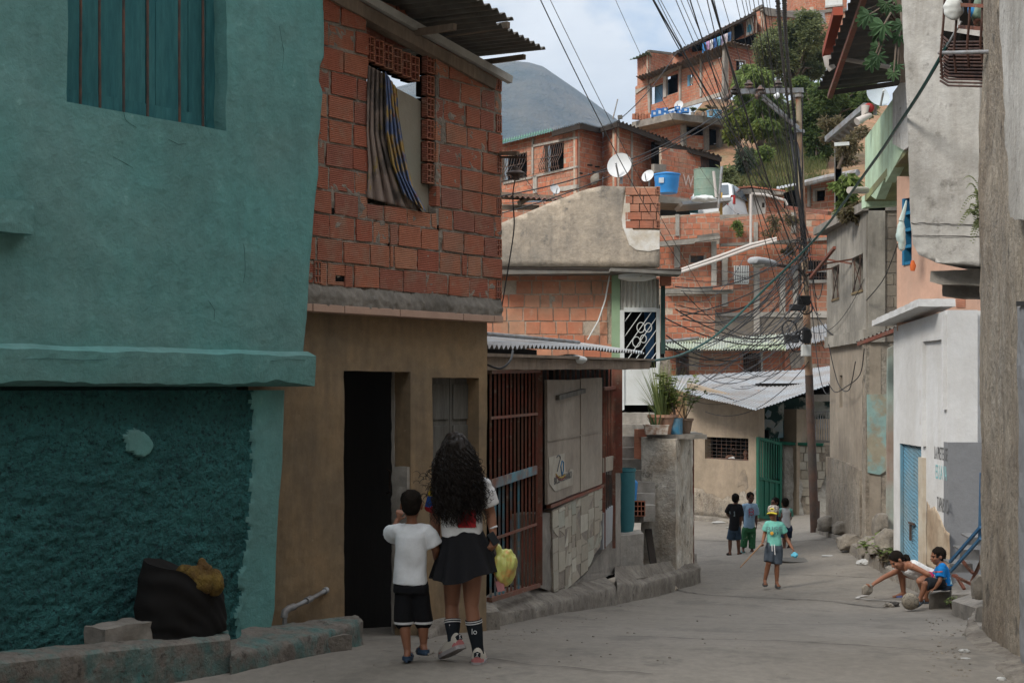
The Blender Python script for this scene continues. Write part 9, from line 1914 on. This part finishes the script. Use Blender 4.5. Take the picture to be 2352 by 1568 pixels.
# litter and stones on the street
m_lit = mat('white litter', (.38, .38, .37), var=.15, rough=.5, bump=.1)
def litter(u, v, s, lab, m=None, name='litter', cat='litter', fl=.4, seed=1, up=0):
 g = ground(u, v); blob(MB(), g + V3(0, 0, s * fl * .8 + up), s, s * .7, s * fl, None, .5, 4 / s * .5, n=14, m=9, seed=seed).obj(name, m or m_lit, label=lab, cat=cat, smooth=False)
litter(1985,1296,.13,'crumpled white plastic bag left of the crouching woman by the kerb',name='plastic_bag',cat='bag',seed=2); litter(1998,1297,.12,'second clear plastic bag beside the white one at the kerb',name='plastic_bag',cat='bag',seed=5)
litter(2230,1424,.035,'white plastic scrap below the right steps',seed=6); litter(2215,1497,.035,'white wrapper at the foot of the near right kerb',seed=7); litter(2218,1512,.03,'flat pale scrap just in front of the white wrapper',fl=.15,seed=8)
litter(1540,1356,.11,'dirty pale rag below the end of the curved kerb',mat('dirty rag',(.35,.3,.24),var=.2,bump=.3),seed=9); litter(1548,1350,.05,'small orange scrap beside the dirty rag',mat('orange scrap',(.5,.3,.15)),seed=10)
litter(1660,1200,.25,'white litter patch at the far left kerb',fl=.1,seed=11); litter(1632,1194,.16,'small white scrap at the start of the far kerb',fl=.1,seed=12); litter(1680,1212,.12,'small grey scrap in front of the far litter patch',mat('grey scrap',(.3,.3,.28)),fl=.15,seed=13)
litter(1903,1276,.13,'thin white strip lying on the street by the long kerb',fl=.06,seed=14); litter(2052,1393,.075,'dark clod at the end of the street crack',m_crack,'clod','clod',.5,15); litter(2042,1394,.06,'brown clod just left of the dark one',m_rock,'clod','clod',.5,16)
litter(2300,1562,.03,'white wrapper scrap low at the bottom right corner',seed=17)
rg = random.Random(31); mb = MB()
def pebble(u, v, s):
 g = ground(u, v); mb.ell(g + V3(0, 0, s * .3), s, s * .8, s * .5, None, 7, 5)
for i in range(420):
 q = rg.random()
 if q < .35: u, v = rg.uniform(2130, 2230), rg.uniform(1410, 1560);
 elif q < .6: u = rg.uniform(850, 1480); v = 1535 - (u - 850) * .24 + rg.uniform(-8, 14)
 elif q < .75: u, v = rg.uniform(1900, 2120), rg.uniform(1290, 1400)
 else: u, v = rg.uniform(700, 2200), rg.uniform(1370, 1566)
 pebble(u, v, rg.uniform(.004, .013))
mb.obj('gravel', m_rock, kind='stuff')
# chalk marks and manhole
m_chalk = mat('chalk', (.5, .49, .47), (.32, .3, .28), .45, 9, var=.3, scv=30, bump=0)
def chalk(uv, w, lab):
 g = on_ground([ground(*q) for q in uv], .016); mb = MB()
 for p, q in zip(g, g[1:]): n = V3(-(q - p).y, (q - p).x, 0).normalized() * w; mb.add([p - n, q - n, q + n, p + n], [(0, 1, 2, 3)])
 mb.obj('chalk_line', m_chalk, label=lab, cat='chalk line', kind='structure')
chalk([zN(180,1138), zN(400,1155), zN(640,1175), zN(890,1193)], .012, None); chalk([zN(180,1138), zN(220,1112), zN(290,1098), zN(350,1093)], .025, None); chalk([zN(725,783), zN(780,784)], .015, None)
g = ground(*zL(1150, 1056)); mb = MB(); mb.lathe(V3(g.x, g.y, gz_at(g.x, g.y) - .02), [(.01, 0), (.34, 0), (.36, .028), (.34, .032), (.01, .033)], 28); mb.obj('manhole_cover', mat('iron cover', (.12, .115, .105), var=.2, bump=.4), label='round dark manhole cover in the street behind the capped boy', cat='manhole cover')
# far haze: one closed box of even, pale air
hz = MB(); hz.box(V3(0, 1900, 330), 7000, 5000, 840); ho = hz.obj('haze', None, kind='stuff')
hm_ = bpy.data.materials.new('pale air'); hm_.use_nodes = True; t = hm_.node_tree; t.nodes.clear(); o = t.nodes.new('ShaderNodeOutputMaterial'); v = t.nodes.new('ShaderNodeVolumePrincipled'); v.inputs['Color'].default_value = (.42, .67, 1.0, 1); v.inputs['Density'].default_value = .00013; v.inputs['Anisotropy'].default_value = .1
t.links.new(v.outputs[0], o.inputs['Volume']); ho.data.materials.append(hm_)
